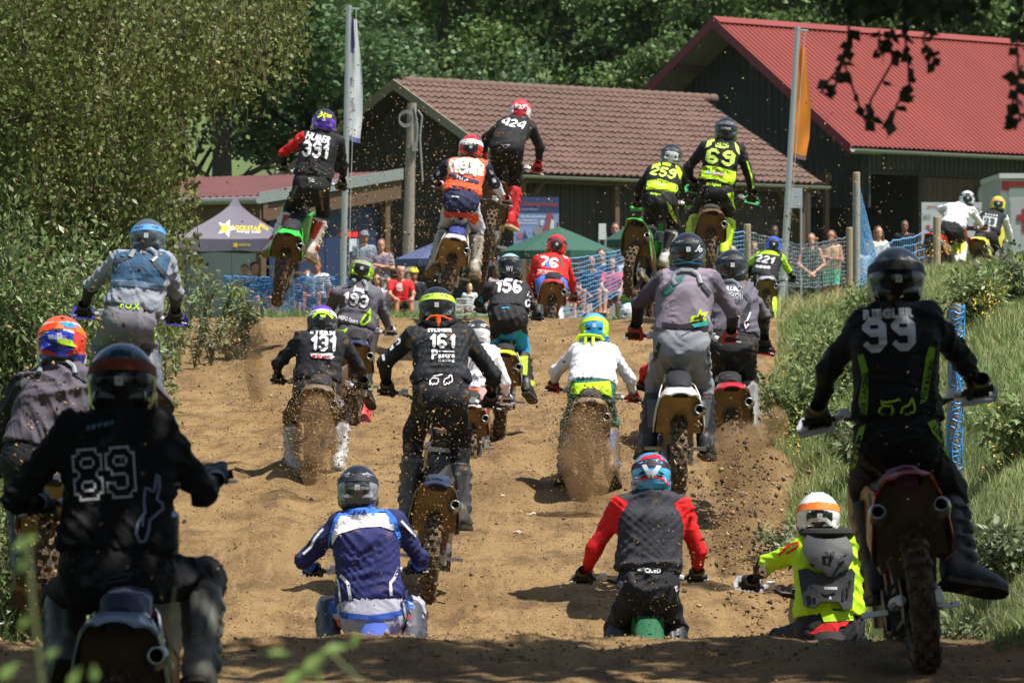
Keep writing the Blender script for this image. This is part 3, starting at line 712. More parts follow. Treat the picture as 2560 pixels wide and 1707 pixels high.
flag_pole((872, 22), (856, 690), 98, None, 48, 350, 34, ([fw, fb], lambda u, s: 1 if (u < .16+.12*(1-s) and s < .45) or u > .93 else 0), 'silver flag pole with a limp white flag', 'limp white flag with blue ends on the silver pole',
          (mat('flag_ink', (.12, .10, .16), .8), [('MSC', 880, 205, 9, 20, 80), ('Racing', 884, 262, 9, 34, 80)]))
flag_pole((1994, 76), (1952, 690), 96, None, 118, 392, 46, ([fo_, fd], lambda u, s: 1 if u > .92 else 0), 'leaning silver flag pole with an orange flag', 'hanging orange flag with a dark hem')
def utility_pole():
    Y = 112; b = at(1016, 700, Y); t = at(1030, 258, Y); gz = hz(b.x, b.y); root = empty('utility_pole', (b.x, b.y, gz)); tag(root, 'grey wooden utility pole with a coil of cable at its top', 'pole'); o_ = Vector((b.x, b.y, gz))
    m = MB(); m.tube([(0, 0, -.2), (t-o_)], [.135, .10], 12); obj('pole', m, [WOODG], root)
    c = MB(); e = t-o_
    for k in range(3): c.tube([e+Vector((-.13+.15*math.cos(a), -.12, -.32-.03*k+.15*math.sin(a))) for a in np.linspace(0, 6.28, 17)], .009, 5)
    c.tube([e+Vector((.12, -.1, -.15)), e+Vector((.22, -.1, -.3)), e+Vector((.17, -.1, -.75)), e+Vector((.23, -.1, -1.7))], .022, 5); c.tube([e+Vector((.05, -.1, -.1)), e+Vector((.12, -.1, -.5)), e+Vector((.1, -.1, -1.0))], .02, 5)
    obj('cable', c, [mat('cable_grey', (.28, .28, .27), .6)], root)
    bx = MB(); bx.box(e+Vector((.06, -.13, -.95)), (.12, .08, .2)); obj('junction_box', bx, [ZINC], root)
    st = MB(); st.tube([(0, 0, 1.0), (0, 0, 1.08)], .15, 12); obj('metal_band', st, [mat('bright_band', (.7, .7, .68), .3, metal=.6)], root)
utility_pole()

# --- signs
def flat_sign(name, x0, y0, x1, y1, Y, mats, label, cat, prints=(), legs=True, yaw=0.):
    c = at((x0+x1)/2, (y0+y1)/2, Y); w = (x1-x0)/FPX*Y; h = (y1-y0)/FPX*Y; gz = hz(c.x, c.y); root = empty(name, (c.x, c.y, gz)); tag(root, label, cat)
    m = MB(); m.box((0, 0, c.z-gz), (w, .03, h)); bo = obj('board', m, [mats[0]], root)
    if legs:
        for s in (-1, 1): l = MB(); l.tube([(s*w*.42, .04, 0), (s*w*.42, .04, c.z-gz)], .022, 6); obj('leg', l, [ALU], root)
    bpy.context.view_layer.update(); bv = bvh_of(bo)
    for pr in prints: lay(bv, pr[0], pr[1], pr[2], pr[3], root, pr[4] if len(pr) > 4 else .006, Y)
    return root
INKW = mat('sign_white', (.75, .75, .76), .6); INKR = mat('sign_red', (.42, .05, .05), .6); INKK = mat('sign_black', (.04, .04, .045), .6); INKN = mat('sign_navy', (.035, .06, .16), .6)
P = poly2d
flat_sign('advert_banner', 1284, 493, 1397, 618, 118, [mat('banner_light_blue', (.25, .33, .62), .6)], 'blue advertising banner with red heading and a rider picture', 'banner', [
    (*P([(1284, 493), (1397, 493), (1397, 532), (1284, 532)], 20), 'print', INKN), (*px_text('Racing Design', 1353, 510, 9, 84, 1), 'lettering', INKR, .012), (*px_text('motocross parts', 1325, 523, 4, 44), 'lettering', mat('sign_pale', (.3, .36, .45), .6), .012),
    (*px_text('Ihr Motorradhaus', 1334, 541, 4, 62), 'lettering', INKW, .01), (*px_text('in Willersdorf 1', 1318, 550, 4, 48), 'lettering', INKW, .01), (*px_text('95500 Bayernland', 1318, 557, 4, 50), 'lettering', INKW, .01),
    (*P([(1366, 535), (1378, 531), (1386, 545), (1378, 552), (1372, 580), (1352, 590), (1358, 566), (1366, 556)], 6), 'print', mat('print_rider_red', (.33, .09, .11), .6), .01),
    (*P(star_pts(1345, 577, 12, 11, 0, 9), 6), 'print', mat('print_grey', (.3, .28, .28), .6), .012), (*P([(1378, 548), (1386, 552), (1382, 584), (1374, 580)], 6), 'print', INKW, .012), (*P([(1353, 548), (1360, 552), (1356, 566), (1350, 560)], 6), 'print', INKW, .012),
    (*P([(1294, 582), (1306, 582), (1306, 596), (1294, 596)], 6), 'print', mat('print_pink', (.5, .15, .18), .6), .01), (*P([(1311, 575), (1318, 592), (1322, 597), (1307, 597)], 6), 'print', INKN, .012)])
flat_sign('notice_sign', 1497, 559, 1515, 599, 106, [INKW], 'small white upright notice beside the green parasol', 'sign')
LED = bpy.data.materials.new('led_red'); LED.use_nodes = True; _b = LED.node_tree.nodes['Principled BSDF']; _b.inputs['Base Color'].default_value = (.25, .01, .015, 1); _b.inputs['Emission Color'].default_value = (1, .05, .05, 1); _b.inputs['Emission Strength'].default_value = .9
flat_sign('led_display', 849, 575, 898, 597, 112, [mat('led_housing', (.12, .012, .016), .5)], 'red lit number display on a stand behind the net', 'display', [(*px_text('88:88:88', 873, 586, 13, 42, 0, 'r'), 'lettering', LED, .02)])
flat_sign('sponsor_board', 2304, 506, 2470, 610, 141, [mat('sponsor_white', (.55, .55, .58), .6)], 'white sponsor board leaning against the board wall', 'sign', [
    (*px_text('MOTOREX', 2338, 517, 5, 40), 'lettering', INKR, .012), (*px_text('MX', 2319, 541, 12, 20), 'lettering', mat('sign_grey', (.3, .3, .33), .6), .012), (*P(star_pts(2320, 568, 9, 4, -90), 4), 'print', INKR, .012), (*px_text('SPORT', 2440, 522, 6, 36), 'lettering', mat('sign_grey', (.3, .3, .33), .6), .012)], legs=False)
flat_sign('menu_board', 1964, 470, 2006, 520, 116, [mat('menu_grey', (.40, .42, .46), .5)], 'grey metal notice board on two tall legs', 'notice board')

# --- ambulance
def ambulance():
    Y = 126; c = at(2502, 650, Y); gz = hz(c.x+1, Y); root = empty('ambulance', (c.x+1.02, Y, gz)); tag(root, 'white ambulance with red cross and green and red stripes', 'ambulance')
    zt = at(2502, 440, Y).z-gz; h = zt-.35; WHT = mat('ambulance_white', (.62, .62, .60), .4, coat=.3)
    b = MB(); n = 6
    b.box((0, 2.6, .38+h/2), (2.04, 5.0, h-.05)); body = obj('body', b, [WHT], root)
    ro = MB(); ro.box((0, 2.5, zt), (2.12, 5.1, .12)); obj('roof_trim', ro, [mat('roof_silver', (.6, .6, .6), .4)], root)
    for s in (-1, 1):
        d = MB(); d.box((s*.43, .07, .42+h*.46), (.78, .05, h*.84)); do = obj('door', d, [WHT], root)
        w = MB(); w.box((s*.43, .035, .40+h*.60), (.70, .02, h*.42)); obj('door_panel', w, [mat('door_grey', (.42, .43, .43), .4)], do)
        l = MB(); l.box((s*.9, .06, zt-.24), (.18, .06, .22)); obj('tail_light', l, [mat('tail_red', (.5, .03, .03), .3)], root)
    q = MB(); q.box((-.44, .02, .42+h*.63), (.12, .02, .56)); q.box((-.44, .015, .42+h*.65), (.36, .02, .15)); obj('red_cross', q, [mat('cross_red', (.33, .025, .03), .5)], root)
    s1 = MB(); s1.box((0, .02, .42+h*.31), (1.5, .03, .34)); obj('green_stripe', s1, [mat('stripe_green', (.38, .5, .06), .5)], root)
    s2 = MB(); s2.box((0, .02, .42+h*.12), (1.6, .03, .36)); obj('red_stripe', s2, [mat('stripe_red', (.5, .06, .04), .5)], root)
    t = MB(); t.box((-.45, .04, zt-.2), (.72, .05, .13)); obj('red_panel', t, [mat('stripe_red', (.5, .06, .04), .5)], root)
    bu = MB(); bu.box((0, -.02, .36), (2.0, .14, .16)); obj('bumper', bu, [mat('bumper_grey', (.2, .2, .2), .5)], root)
    for y in (.95, 4.2):
        for s in (-1, 1): w = MB(); w.tube([(s*.84, y, .33), (s*1.02, y, .33)], .33, 18); obj('wheel', w, [mat('rubber', (.03, .03, .03), .8)], root)
ambulance()

# --- blue safety nets on wooden posts
NETB = mat('blue_net_cord', (.085, .245, .44), .6, var=.15); NETG = mat('pale_net_cord', (.36, .40, .42), .6, var=.2)
POSTM = mat('round_post', (.34, .27, .18), .85, var=.25, vscale=14, bump=.4)
def net_fence(P, label, cell=.05, wid=.009, posts=(), pr=.055, m=NETB, sag=.1, label_posts=None):
    """P: list of (px, py_top, py_bottom, Y) along the fence"""
    A = np.array(P, float); c0 = at(A[0, 0], A[0, 2], A[0, 3]); root = empty('net_fence', (c0.x, c0.y, c0.z)); tag(root, label, 'net', 'blue safety nets beside the track')
    tops = [at(a[0], a[1], a[3]) for a in A]; bots = [at(a[0], a[2], a[3]) for a in A]
    cum = np.concatenate([[0], np.cumsum([(tops[i+1]-tops[i]).length for i in range(len(A)-1)])]); Ln = cum[-1]; nv = max(4, int(Ln/cell/1.3)); nh = max(3, int((tops[0]-bots[0]).length/cell))
    tt = np.linspace(0, Ln, nv+1); I = lambda arr: np.stack([np.interp(tt, cum, [p[k] for p in arr]) for k in range(3)], 1)
    TT, BB = I(tops), I(bots)
    Gd = np.stack([BB+(TT-BB)*(j/nh) for j in range(nh+1)], 0)              # rows, columns
    r = np.random.default_rng(int(Ln*100)); Gd[..., 1] += .04*np.sin(tt*3)[None]+.01*r.normal(size=Gd.shape[:2]); Gd[..., 2] += .008*r.normal(size=Gd.shape[:2])
    V = []; F = []; k = 0; d2 = wid/2; z = np.array([0, 0, d2]); x = np.array([d2*.8, 0, 0]); d3 = np.array([0, d2, 0])
    def ribbon(L, o):
        nonlocal k
        n = len(L); V.extend([L-o, L+o, L+d3]); F.append(np.stack([k+np.arange(n-1), k+1+np.arange(n-1), k+n+1+np.arange(n-1), k+n+np.arange(n-1)], 1))
        F.append(np.stack([k+n+np.arange(n-1), k+n+1+np.arange(n-1), k+2*n+1+np.arange(n-1), k+2*n+np.arange(n-1)], 1)); k += 3*n
    for j in range(nh+1): ribbon(Gd[j], z*(1.5 if j in (0, nh) else 1))
    for i in range(0, nv+1): ribbon(Gd[:, i], x*.55)
    base = np.array(root.location); o = obj('net', mesh_np('net', np.concatenate(V)-base, np.concatenate(F)), [m], root); stuff(o)
    for px, yt, yb, Y, pr_ in posts:
        a = at(px, yb, Y); b = at(px, yt, Y); q = MB(); q.tube([a-root.location, b-root.location-Vector((0, 0, .02)), b-root.location], [pr_, pr_, pr_*.85], 10); obj('post', q, [POSTM], root)
    return root
net_fence([(560, 690, 805, 100), (700, 697, 800, 99), (830, 692, 790, 98), (905, 700, 790, 98)], 'dense blue net at the crest under the green bike in the air', .05, .02, m=mat('bright_blue_net', (.06, .22, .46), .6))
net_fence([(1385, 650, 800, 80), (1450, 645, 790, 80), (1570, 622, 720, 82), (1660, 602, 700, 84), (1868, 578, 712, 86)], 'blue net sagging behind the red jersey rider', .075, .011, posts=[(1868, 560, 715, 86, .06)])
net_fence([(1140, 748, 812, 86), (1210, 752, 810, 86), (1275, 750, 806, 86)], 'low blue net strip right of the lime striped helmet', .085, .011, m=NETG)
net_fence([(1870, 580, 706, 86), (1950, 600, 712, 85), (2000, 612, 718, 84), (2060, 604, 716, 83), (2122, 592, 706, 82)], 'pale sagging net in front of the two long haired women', .075, .012, posts=[(2124, 568, 715, 82, .055)], m=NETG)
net_fence([(2142, 455, 720, 72), (2150, 470, 720, 72.4), (2172, 560, 720, 73), (2190, 640, 700, 74)], 'blue net bunched up on the tall thick wooden post', .055, .013, posts=[(2141, 430, 700, 72.2, .052)])
net_fence([(2190, 620, 690, 78), (2230, 605, 690, 79), (2290, 590, 690, 80), (2340, 568, 680, 80)], 'blue net stretched up to the short post beside the white jersey rider', .075, .013, posts=[(2342, 541, 690, 80, .06)])
def wrapped_post():
    Y = 37.2; b = at(2380, 1100, Y); t = at(2388, 758, Y); gz = hz(b.x, b.y); root = empty('fence_post', (b.x, b.y, gz-.2)); tag(root, 'thin wooden fence post wrapped in bright blue net', 'post'); o_ = Vector((b.x, b.y, gz-.2))
    m = MB(); m.tube([(0, 0, 0), (t-o_)], [.045, .042], 12); obj('post', m, [POSTM], root)
    w = MB(); h = (t-o_).z-.03
    for k in range(34):
        z = .05+h*k/34; th = k*.9
        w.tube([Vector((.053*math.cos(th+a)+(t-o_).x*z/h+.012, .053*math.sin(th+a), z+.012*math.sin(3*a+k))) for a in np.linspace(0, 5.5, 10)], .006, 4)
    for k in range(9):
        a0 = k*.7; w.tube([Vector((.056*math.cos(a0+.6*math.sin(z*9+k))+(t-o_).x*z/h+.012, .056*math.sin(a0+.6*math.sin(z*9+k)), z)) for z in np.linspace(.05, h, 26)], .005, 4)
    obj('net_wrap', w, [mat('vivid_blue_net', (.05, .27, .62), .5)], root)
wrapped_post()
# ------------------------------------------------------------------ trees, shrubs, grass
def leaf_quads(P, size, r, up=.5, aspect=.55, dirs=None, droop=0.):
    """one folded-diamond leaf per point"""
    n = len(P); size = np.broadcast_to(np.asarray(size, float), (n,))
    d = r.normal(size=(n, 3)) if dirs is None else dirs+.55*r.normal(size=(n, 3)); d[:, 2] -= droop
    d /= np.linalg.norm(d, axis=1, keepdims=True)
    nn = r.normal(size=(n, 3)); nn[:, 2] += up*2; s = np.cross(d, nn); s /= np.maximum(np.linalg.norm(s, axis=1, keepdims=True), 1e-6)
    n2 = np.cross(s, d); L = size[:, None]; w = L*aspect*.5
    V = np.stack([P, P+d*L*.45+s*w+n2*L*.08, P+d*L, P+d*L*.45-s*w+n2*L*.08], 1)
    return V.reshape(-1, 3), np.arange(4*n, dtype=np.int32).reshape(-1, 4)
LEAF_F = mat('forest_leaf', (.085, .155, .055), .5, var=.5, vscale=.35, island=.35, trans=.28, spec=.4)
LEAF_F2 = mat('forest_leaf_light', (.105, .175, .048), .5, var=.4, vscale=.4, island=.35, trans=.3, spec=.4)
LEAF_B = mat('birch_leaf', (.140, .165, .045), .5, var=.5, vscale=1.1, island=.5, trans=.32, spec=.3)
LEAF_S = mat('shrub_leaf', (.17, .225, .08), .4, var=.4, vscale=2, island=.4, trans=.3, spec=.55)
LEAF_K = mat('bank_leaf', (.215, .275, .105), .5, var=.4, vscale=2, island=.45, trans=.3, spec=.4)
LEAF_P = mat('pale_shrub_leaf', (.17, .20, .10), .5, var=.35, vscale=2, island=.35, trans=.25)
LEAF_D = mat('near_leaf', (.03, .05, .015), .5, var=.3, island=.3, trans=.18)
BARK = mat('dark_bark', (.045, .036, .028), .95, var=.4, vscale=5, bump=.6, bscale=25)
BARKB = mat('birch_bark', (.42, .40, .36), .8, var=.5, vscale=6, bump=.3)
TWIG = mat('twig', (.12, .085, .055), .9)
STEM = mat('green_stem', (.13, .16, .06), .7)

def trunk_mesh(h, r, seed, limbs=6, z0=.35):
    rr = random.Random(seed); m = MB(); P = [Vector((.12*math.sin(i*.9+seed)*i/6, .12*math.cos(i*1.1+seed)*i/6, h*i/8)) for i in range(9)]
    m.tube(P, [r*(1-.75*i/8)*(1.25 if i == 0 else 1) for i in range(9)], 10)
    for k in range(limbs):
        i = rr.randint(int(8*z0), 7); a = rr.random()*6.28; L = h*rr.uniform(.2, .38); p = P[i]; d = Vector((math.cos(a), math.sin(a), rr.uniform(.4, .9))).normalized()
        m.tube([p, p+d*L*.5+Vector((0, 0, .05*L)), p+d*L+Vector((0, 0, .2*L))], [r*.35*(1-.07*i), r*.2, r*.07], 6)
    return m.mesh('trunk', True)
def crown_mesh(seed, rx, rz, n, clumps, size, name='crown'):
    r = np.random.default_rng(seed); c = r.normal(size=(clumps, 3)); c /= np.linalg.norm(c, axis=1, keepdims=True)
    c *= (.45+.55*r.random((clumps, 1))**.6)*np.array([rx, rx, rz])*r.uniform(.75, 1.12, (clumps, 1)); cs = rx*r.uniform(.16, .34, clumps)
    k = r.integers(0, clumps, n); off = r.normal(size=(n, 3)); off /= np.linalg.norm(off, axis=1, keepdims=True); off *= (r.random((n, 1))**.45)*cs[k][:, None]*np.array([1.15, 1.15, .75])
    V, F = leaf_quads(c[k]+off, size*r.uniform(.6, 1.35, n), r, up=.6, aspect=.75)
    return mesh_np(name, V, F)
crowns = [crown_mesh(11+i, 3.6, 4.6, 15000, 75, .26) for i in range(4)]
trunks = [trunk_mesh(9, .3, 3+i) for i in range(3)]
fr = random.Random(12)
def forest_tree(x, y, s, i, light, zc=7.6, lab=None, trunk=True, sz=1.):
    z = hz(x, y); root = empty('deciduous_tree', (x, y, z)); root.scale = (s, s, s*sz); root.rotation_euler = (0, 0, fr.random()*6.28)
    px_ = CX+FPX*x/y; where = 'left of the flag pole' if px_ < 860 else 'between the white flag and the tiled gable' if px_ < 1080 else 'above the tiled barn ridge' if px_ < 1600 else 'behind the red barn gable' if px_ < 2000 else 'above the long red roof'
    tag(root, lab or f"{'light' if light else 'dark'} green broadleaf tree {'low' if y < 185 else 'high'} on the slope {where}", 'tree', 'trees of the wood behind the barns')
    obj('trunk', trunks[i % 3], [BARK], root); obj('crown', crowns[i % 4], [LEAF_F2 if light else LEAF_F], root, T((0, 0, zc)) @ Matrix.Rotation(fr.random()*6.28, 4, 'Z'))
rows = [(166, [-16.5, -4.2, .4, 4.9, 9.6, 14.2], .72, 6.4), (178, [-18, -2.5, 2.6, 7.2, 11.5, 16.6], .9, 6.6), (192, [-19.5, -14.8, -3.8, 1.2, 6.2, 11, 16, 20], 1.0, 6.6), (212, [-21, -15.5, -5, 2, 7.6, 13, 18.5], 1.15, 6.6), (236, [-24, -17, -10, -3, 4, 11, 18, 24], 1.3, 6.4)]
q = 0
for y, xs, s, zc in rows:
    for x in xs: forest_tree(x+fr.uniform(-.6, .6), y+fr.uniform(-3, 3), s*fr.uniform(.88, 1.12), q, fr.random() < (.55 if x > 1 else .28), zc); q += 1
def lone_tree(px, base, Y, s, lab, zc):
    p = at(px, base, Y); z = hz(p.x, Y); root = empty('deciduous_tree', (p.x, Y, z)); tag(root, lab, 'tree'); root.scale = (s,)*3
    obj('trunk', trunks[int(px) % 3], [BARK], root, Matrix.Diagonal((1.25, 1.25, 1, 1))); obj('crown', crowns[int(px) % 4], [LEAF_F], root, T((0, 0, zc)) @ Matrix.Diagonal((1, 1, .8, 1)))
lone_tree(548, 440, 139, 1.05, 'tree with a bare dark trunk before the sunlit meadow', 8.6)
lone_tree(436, 440, 143, 1.0, 'slim trunked tree left of the bare dark trunk', 8.8)
lone_tree(768, 430, 146, .92, 'leafy dark tree directly left of the white flag', 6.9)
lone_tree(905, 430, 153, .8, 'dark tree rising behind the gable of the tiled barn', 6.4)

# --- birches at the left edge of the track
def birch(x, y, strands, zt, seed, lab, edge):
    r = np.random.default_rng(seed); z = hz(x, y); root = empty('birch_tree', (x, y, z)); tag(root, lab, 'tree')
    o_ = np.array([x, y, z]); P = []; D = []; tw = MB(); S = []; cl = edge[0]+(edge[1]-edge[0])*r.random(24)**.8
    for i in range(strands):
        sx = cl[r.integers(0, len(cl))]+r.normal()*.07; sy = y+r.uniform(-2.2, 2.6); sz = zt-1.2*r.random()**1.5-(.9 if sx > edge[1]-.35 else 0)*r.random(); L = r.uniform(.5, 2.3)*(1.0 if sx < edge[1]-1. else .72)
        
        k_ = (sx-(edge[1]-1.05))/1.05
        if k_ > 0: L = r.uniform(.35, 1.25-.45*k_); sz = zt-r.uniform(.15, .75)
        n = int(L/.036); t = np.linspace(0, 1, n); a = r.random()*6.28; bend = .25*L
        pts = np.stack([sx+bend*math.cos(a)*t**.6+.02*np.sin(t*17+i), sy+bend*math.sin(a)*t**.6, sz-L*t**1.25+.02*np.sin(t*11)], 1); P.append(pts+r.normal(size=(n, 3))*.03)
        dd = np.zeros((n, 3)); dd[:, 2] = -.9; dd[:, 0] = r.normal(size=n)*.6; D.append(dd); S.append(np.full(n, r.uniform(.042, .056)))
        if i % 3 == 0: q_ = pts[::max(1, n//6)]-o_; tw.tube([tuple(p) for p in q_], .004, 3, caps=False)
    n2 = strands*64; C = np.stack([edge[0]-.3+(edge[1]-edge[0]-.35)*r.random(n2), y+r.uniform(-1.5, 3, n2), z+.9+(zt-z-.9)*r.random(n2)], 1)
    g = fbm(C[:, 0]*1.5+C[:, 1]*.3+seed, C[:, 2]*.75, 3); C = C[(g > .06) & (C[:, 0] < edge[1]-np.interp(C[:, 2], [1.1, 2.0], [1.25, .45]))]; P.append(C); D.append(np.tile([[0, 0, -.6]], (len(C), 1))); S.append(np.full(len(C), .058))
    n3 = strands*26; C = np.stack([r.uniform(edge[0]-.2, -3.2, n3), y+r.uniform(.5, 3, n3), r.uniform(.1, 2.4, n3)], 1); C = C[C[:, 0] < -3.2-.35*np.sin(C[:, 2]*4)*r.random(n3)]; P.append(C); D.append(np.tile([[0, 0, -.6]], (len(C), 1))); S.append(np.full(len(C), .06))
    P = np.concatenate(P)-o_; V, F = leaf_quads(P, np.concatenate(S)*r.uniform(.7, 1.25, len(P)), r, up=.15, aspect=.8, dirs=np.concatenate(D))
    obj('crown', mesh_np('crown', V, F), [LEAF_B], root); obj('twigs', tw, [TWIG], root)
    m = MB(); H = zt-z+1.5; m.tube([(0, 0, -.2), (.08, .1, H*.4), (-.05, .15, H)], [.13, .1, .06], 9)
    for k in range(7): a = k*2.4; h = H*(.35+.08*k); m.tube([(0, .1, h), (.6*math.cos(a), .6*math.sin(a), h+.6), (1.3*math.cos(a), 1.3*math.sin(a), h+.75)], [.04, .025, .01], 5)
    obj('trunk', m, [BARK], root)
birch(-5.3, 47, 620, 3.6, 21, 'weeping birch with hanging olive green twigs beside the track', (-5.0, -2.05))
birch(-6.2, 50.5, 360, 4.2, 22, 'birch standing behind the weeping birch at the left edge', (-5.6, -2.6))

def shrub(name, lab, cat, x, y, rx, ry, h, n, size, m, seed, aspect=.5, droop=.1, stems=9, group=None, z=None, shell=.5):
    r = np.random.default_rng(seed); z = hz(x, y) if z is None else z; root = empty(name, (x, y, z)); tag(root, lab, cat, group)
    st = MB(); P = []; D = []
    for k in range(stems):
        a = r.random()*6.28; rr = r.random()**.6; e = np.array([rx*rr*math.cos(a), ry*rr*math.sin(a), h*r.uniform(.55, 1.05)*(1-.35*rr)]); b = e*np.array([.25, .25, 0]); mid = (b+e)/2+np.array([0, 0, h*.12])
        st.tube([tuple(b), tuple(mid), tuple(e)], [.009+.006*h, .007, .003], 4, caps=False)
        t = np.concatenate([r.uniform(.15, 1, n//stems)]); p = ((1-t)**2)[:, None]*b+(2*t*(1-t))[:, None]*mid+(t**2)[:, None]*e
        off = r.normal(size=(len(t), 3))*np.array([rx, ry, h*.6])*.16; P.append(p+off); D.append(off/np.maximum(np.linalg.norm(off, axis=1, keepdims=True), 1e-6))
    P = np.concatenate(P); V, F = leaf_quads(P, size*r.uniform(.6, 1.3, len(P)), r, up=.7, aspect=aspect, dirs=np.concatenate(D), droop=droop)
    obj('foliage', mesh_np('foliage', V, F), [m], root); obj('stems', st, [TWIG if h > .9 else STEM], root)
    return root
# dense bushes below the birches
for i, (px, Y, w, h, n, lab) in enumerate(((60, 40.5, .75, 2.5, 15000, 'tall dense leafy bush at the left edge of the photo'), (215, 43, .62, 2.4, 12000, 'dense bush behind the denim blue rider'), (352, 46, .32, 1.55, 5000, 'arching bush with long leaves right of the denim blue rider'), (120, 36.5, .55, 1.5, 8000, 'low bush above the orange helmet rider'), (250, 50, .55, 1.9, 8000, 'bush in shade at the foot of the birches'))):
    p = at(px, 900, Y); shrub('leafy_bush', lab, 'bush', p.x, Y, w, .6, h, n, .07, LEAF_S, 40+i, .42, .15, 40, 'bushes at the left edge', z=hz(p.x, Y))
# weeds on the left shoulder of the crest
wr = random.Random(9)
for i, (px, Y) in enumerate(((440, 55), (462, 57.5), (486, 56), (505, 58), (527, 56.5), (548, 58.5), (566, 57), (590, 59), (612, 58), (632, 60), (648, 59), (420, 57), (515, 60.5), (575, 61), (604, 61.5), (470, 60))):
    p = at(px, 780, Y); z = hz(p.x, Y); h = wr.uniform(.6, .95)*(1 if px < 560 else .62); r = np.random.default_rng(80+i); root = empty('tall_weed', (p.x, Y, z)); tag(root, ('pale' if i % 2 == 0 else 'deeper green')+(' tall' if px < 560 else ' short')+' leafy weed with narrow leaves at the left of the crest', 'plant', 'weeds at the left of the crest')
    st = MB(); P = []; D = []
    for k in range(4):
        a = r.random()*6.28; e = Vector((.16*math.cos(a), .1*math.sin(a), h*r.uniform(.7, 1))); st.tube([(0, 0, 0), tuple(e*.5+Vector((0, 0, .05))), tuple(e)], [.007, .005, .002], 4, caps=False)
        t = r.uniform(.12, 1, 30); P.append(np.array(e)[None]*t[:, None]+r.normal(size=(30, 3))*.012); d = r.normal(size=(30, 3)); d[:, 2] *= .3; D.append(d/np.linalg.norm(d, axis=1, keepdims=True))
    V, F = leaf_quads(np.concatenate(P), .11*r.uniform(.6, 1.2, 120), r, up=1.2, aspect=.3, dirs=np.concatenate(D), droop=.25)
    obj('leaves', mesh_np('leaves', V, F), [LEAF_P if i % 2 == 0 else LEAF_K], root); obj('stem', st, [STEM], root)
# shrubs and leafy plants on the right bank
for i, (px, py, Y, w, h, n, sz, m, lab) in enumerate((
    (1990, 800, 48.5, .5, .8, 2600, .075, LEAF_K, 'leafy oak sapling scrub at the left end of the bank'), (2080, 770, 50, .55, .85, 2800, .075, LEAF_K, 'bushy green scrub behind the black helmet on the bank'), (2170, 700, 53, .28, 1.05, 900, .07, LEAF_K, 'upright sapling at the foot of the tall post'),
    (2290, 840, 46, .35, .6, 1200, .07, LEAF_K, 'green shrub beside the blue wrapped post'), (2440, 800, 45, .42, .6, 1500, .07, LEAF_K, 'rounded green shrub right of the blue wrapped post'), (2530, 760, 47, .4, .6, 1200, .07, LEAF_P, 'shrub at the right edge of the bank top'),
    (2000, 1120, 40, .36, .34, 900, .075, LEAF_P, 'pale narrow leaved plant overhanging the track edge'), (2090, 1220, 38.5, .42, .36, 1200, .08, LEAF_P, 'pale narrow leaved plant above the white orange helmet'), (2160, 1010, 42, .34, .36, 800, .075, LEAF_P, 'silvery plant under the black rider elbow'),
    (2520, 1430, 33, .36, .4, 900, .075, LEAF_P, 'pale leafy plant low at the right edge'), (2400, 1500, 32.5, .3, .34, 600, .07, LEAF_P, 'pale leafy plant beside the black rider boot'), (2545, 1190, 36, .3, .55, 800, .08, LEAF_K, 'green plant at the right edge halfway up'), (2130, 870, 45.5, .35, .42, 900, .07, LEAF_K, 'low green plant on the bank left of the black rider'))):
    p = at(px, py, Y); shrub('bank_shrub', lab, 'shrub', p.x, Y, w, w*.9, h, n, sz, m, 120+i, .45, .05, 12, 'shrubs on the right bank')
# grass
def grass(name, n, area, hmin, hmax, wd, m, seed, lab, lean=.6, dens=None):
    r = np.random.default_rng(seed); X, Y = area(r, n)
    if dens is not None: k = dens(X, Y, r); X, Y = X[k], Y[k]
    n = len(X); Z = hf(X, Y)-.02; h = r.uniform(hmin, hmax, n)*(.6+.8*vnoise(X*1.7, Y*1.2)); a = r.random(n)*6.28; l = h*lean*r.random(n)**.7*1.6; dx, dy = np.cos(a), np.sin(a); b = r.random(n)*6.28; sx, sy = np.cos(b)*wd, np.sin(b)*wd*.4
    B = np.stack([X, Y, Z], 1); M1 = B+np.stack([dx*l*.3, dy*l*.3, h*.6], 1); Tp = B+np.stack([dx*l, dy*l, h*(1-.12*r.random(n))], 1); s = np.stack([sx, sy, 0*sx], 1)
    V = np.stack([B-s, B+s, M1+s*.8, M1-s*.8, Tp], 1).reshape(-1, 3); i = np.arange(n)[:, None]*5
    o = obj(name, mesh_np(name, V, [i+np.array([0, 1, 2, 3]), i+np.array([3, 2, 4])]), m); stuff(o, lab, 'grass'); return o
def bank_area(y0, y1, w):
    def f(r, n):
        Y = r.uniform(y0, y1, n); X = XR(Y)+.12+w*r.random(n)**1.2+.25*fbm(Y*.35, Y*0+3, 3); return X, Y
    return f
GG = mat('grass_green', (.165, .235, .06), .55, var=.4, vscale=1.1, island=.35, trans=.3); GD = mat('grass_dry', (.36, .35, .14), .7, var=.3, vscale=1.3, island=.3, trans=.25)
grass('bank_grass', 84000, bank_area(24, 64, 2.6), .05, .16, .0036, GG, 1, 'long green grass growing on the right bank')
grass('dry_grass', 38000, bank_area(29, 66, 2.8), .06, .20, .0028, GD, 2, 'dry straw coloured grass among the green on the bank', .5, lambda X, Y, r: vnoise(X*1.3+5, Y*.7) > .42)
grass('far_bank_grass', 9000, lambda r, n: (r.uniform(3.6, 9.2, n), r.uniform(64, 92, n)), .15, .4, .008, GD, 3, 'sparse grass on the far shoulder of the track')
grass('shoulder_grass', 20000, lambda r, n: ((lambda Y: XL(Y)-.15-1.3*r.random(n))(Y := r.uniform(26, 63, n)), Y), .1, .3, .006, GD, 4, 'grass along the left shoulder of the track')
grass('crest_grass', 5000, lambda r, n: (r.uniform(.8, 2.6, n), r.uniform(66, 76, n)), .1, .3, .008, GD, 5, 'dry grass mound behind the lime helmet', dens=None)
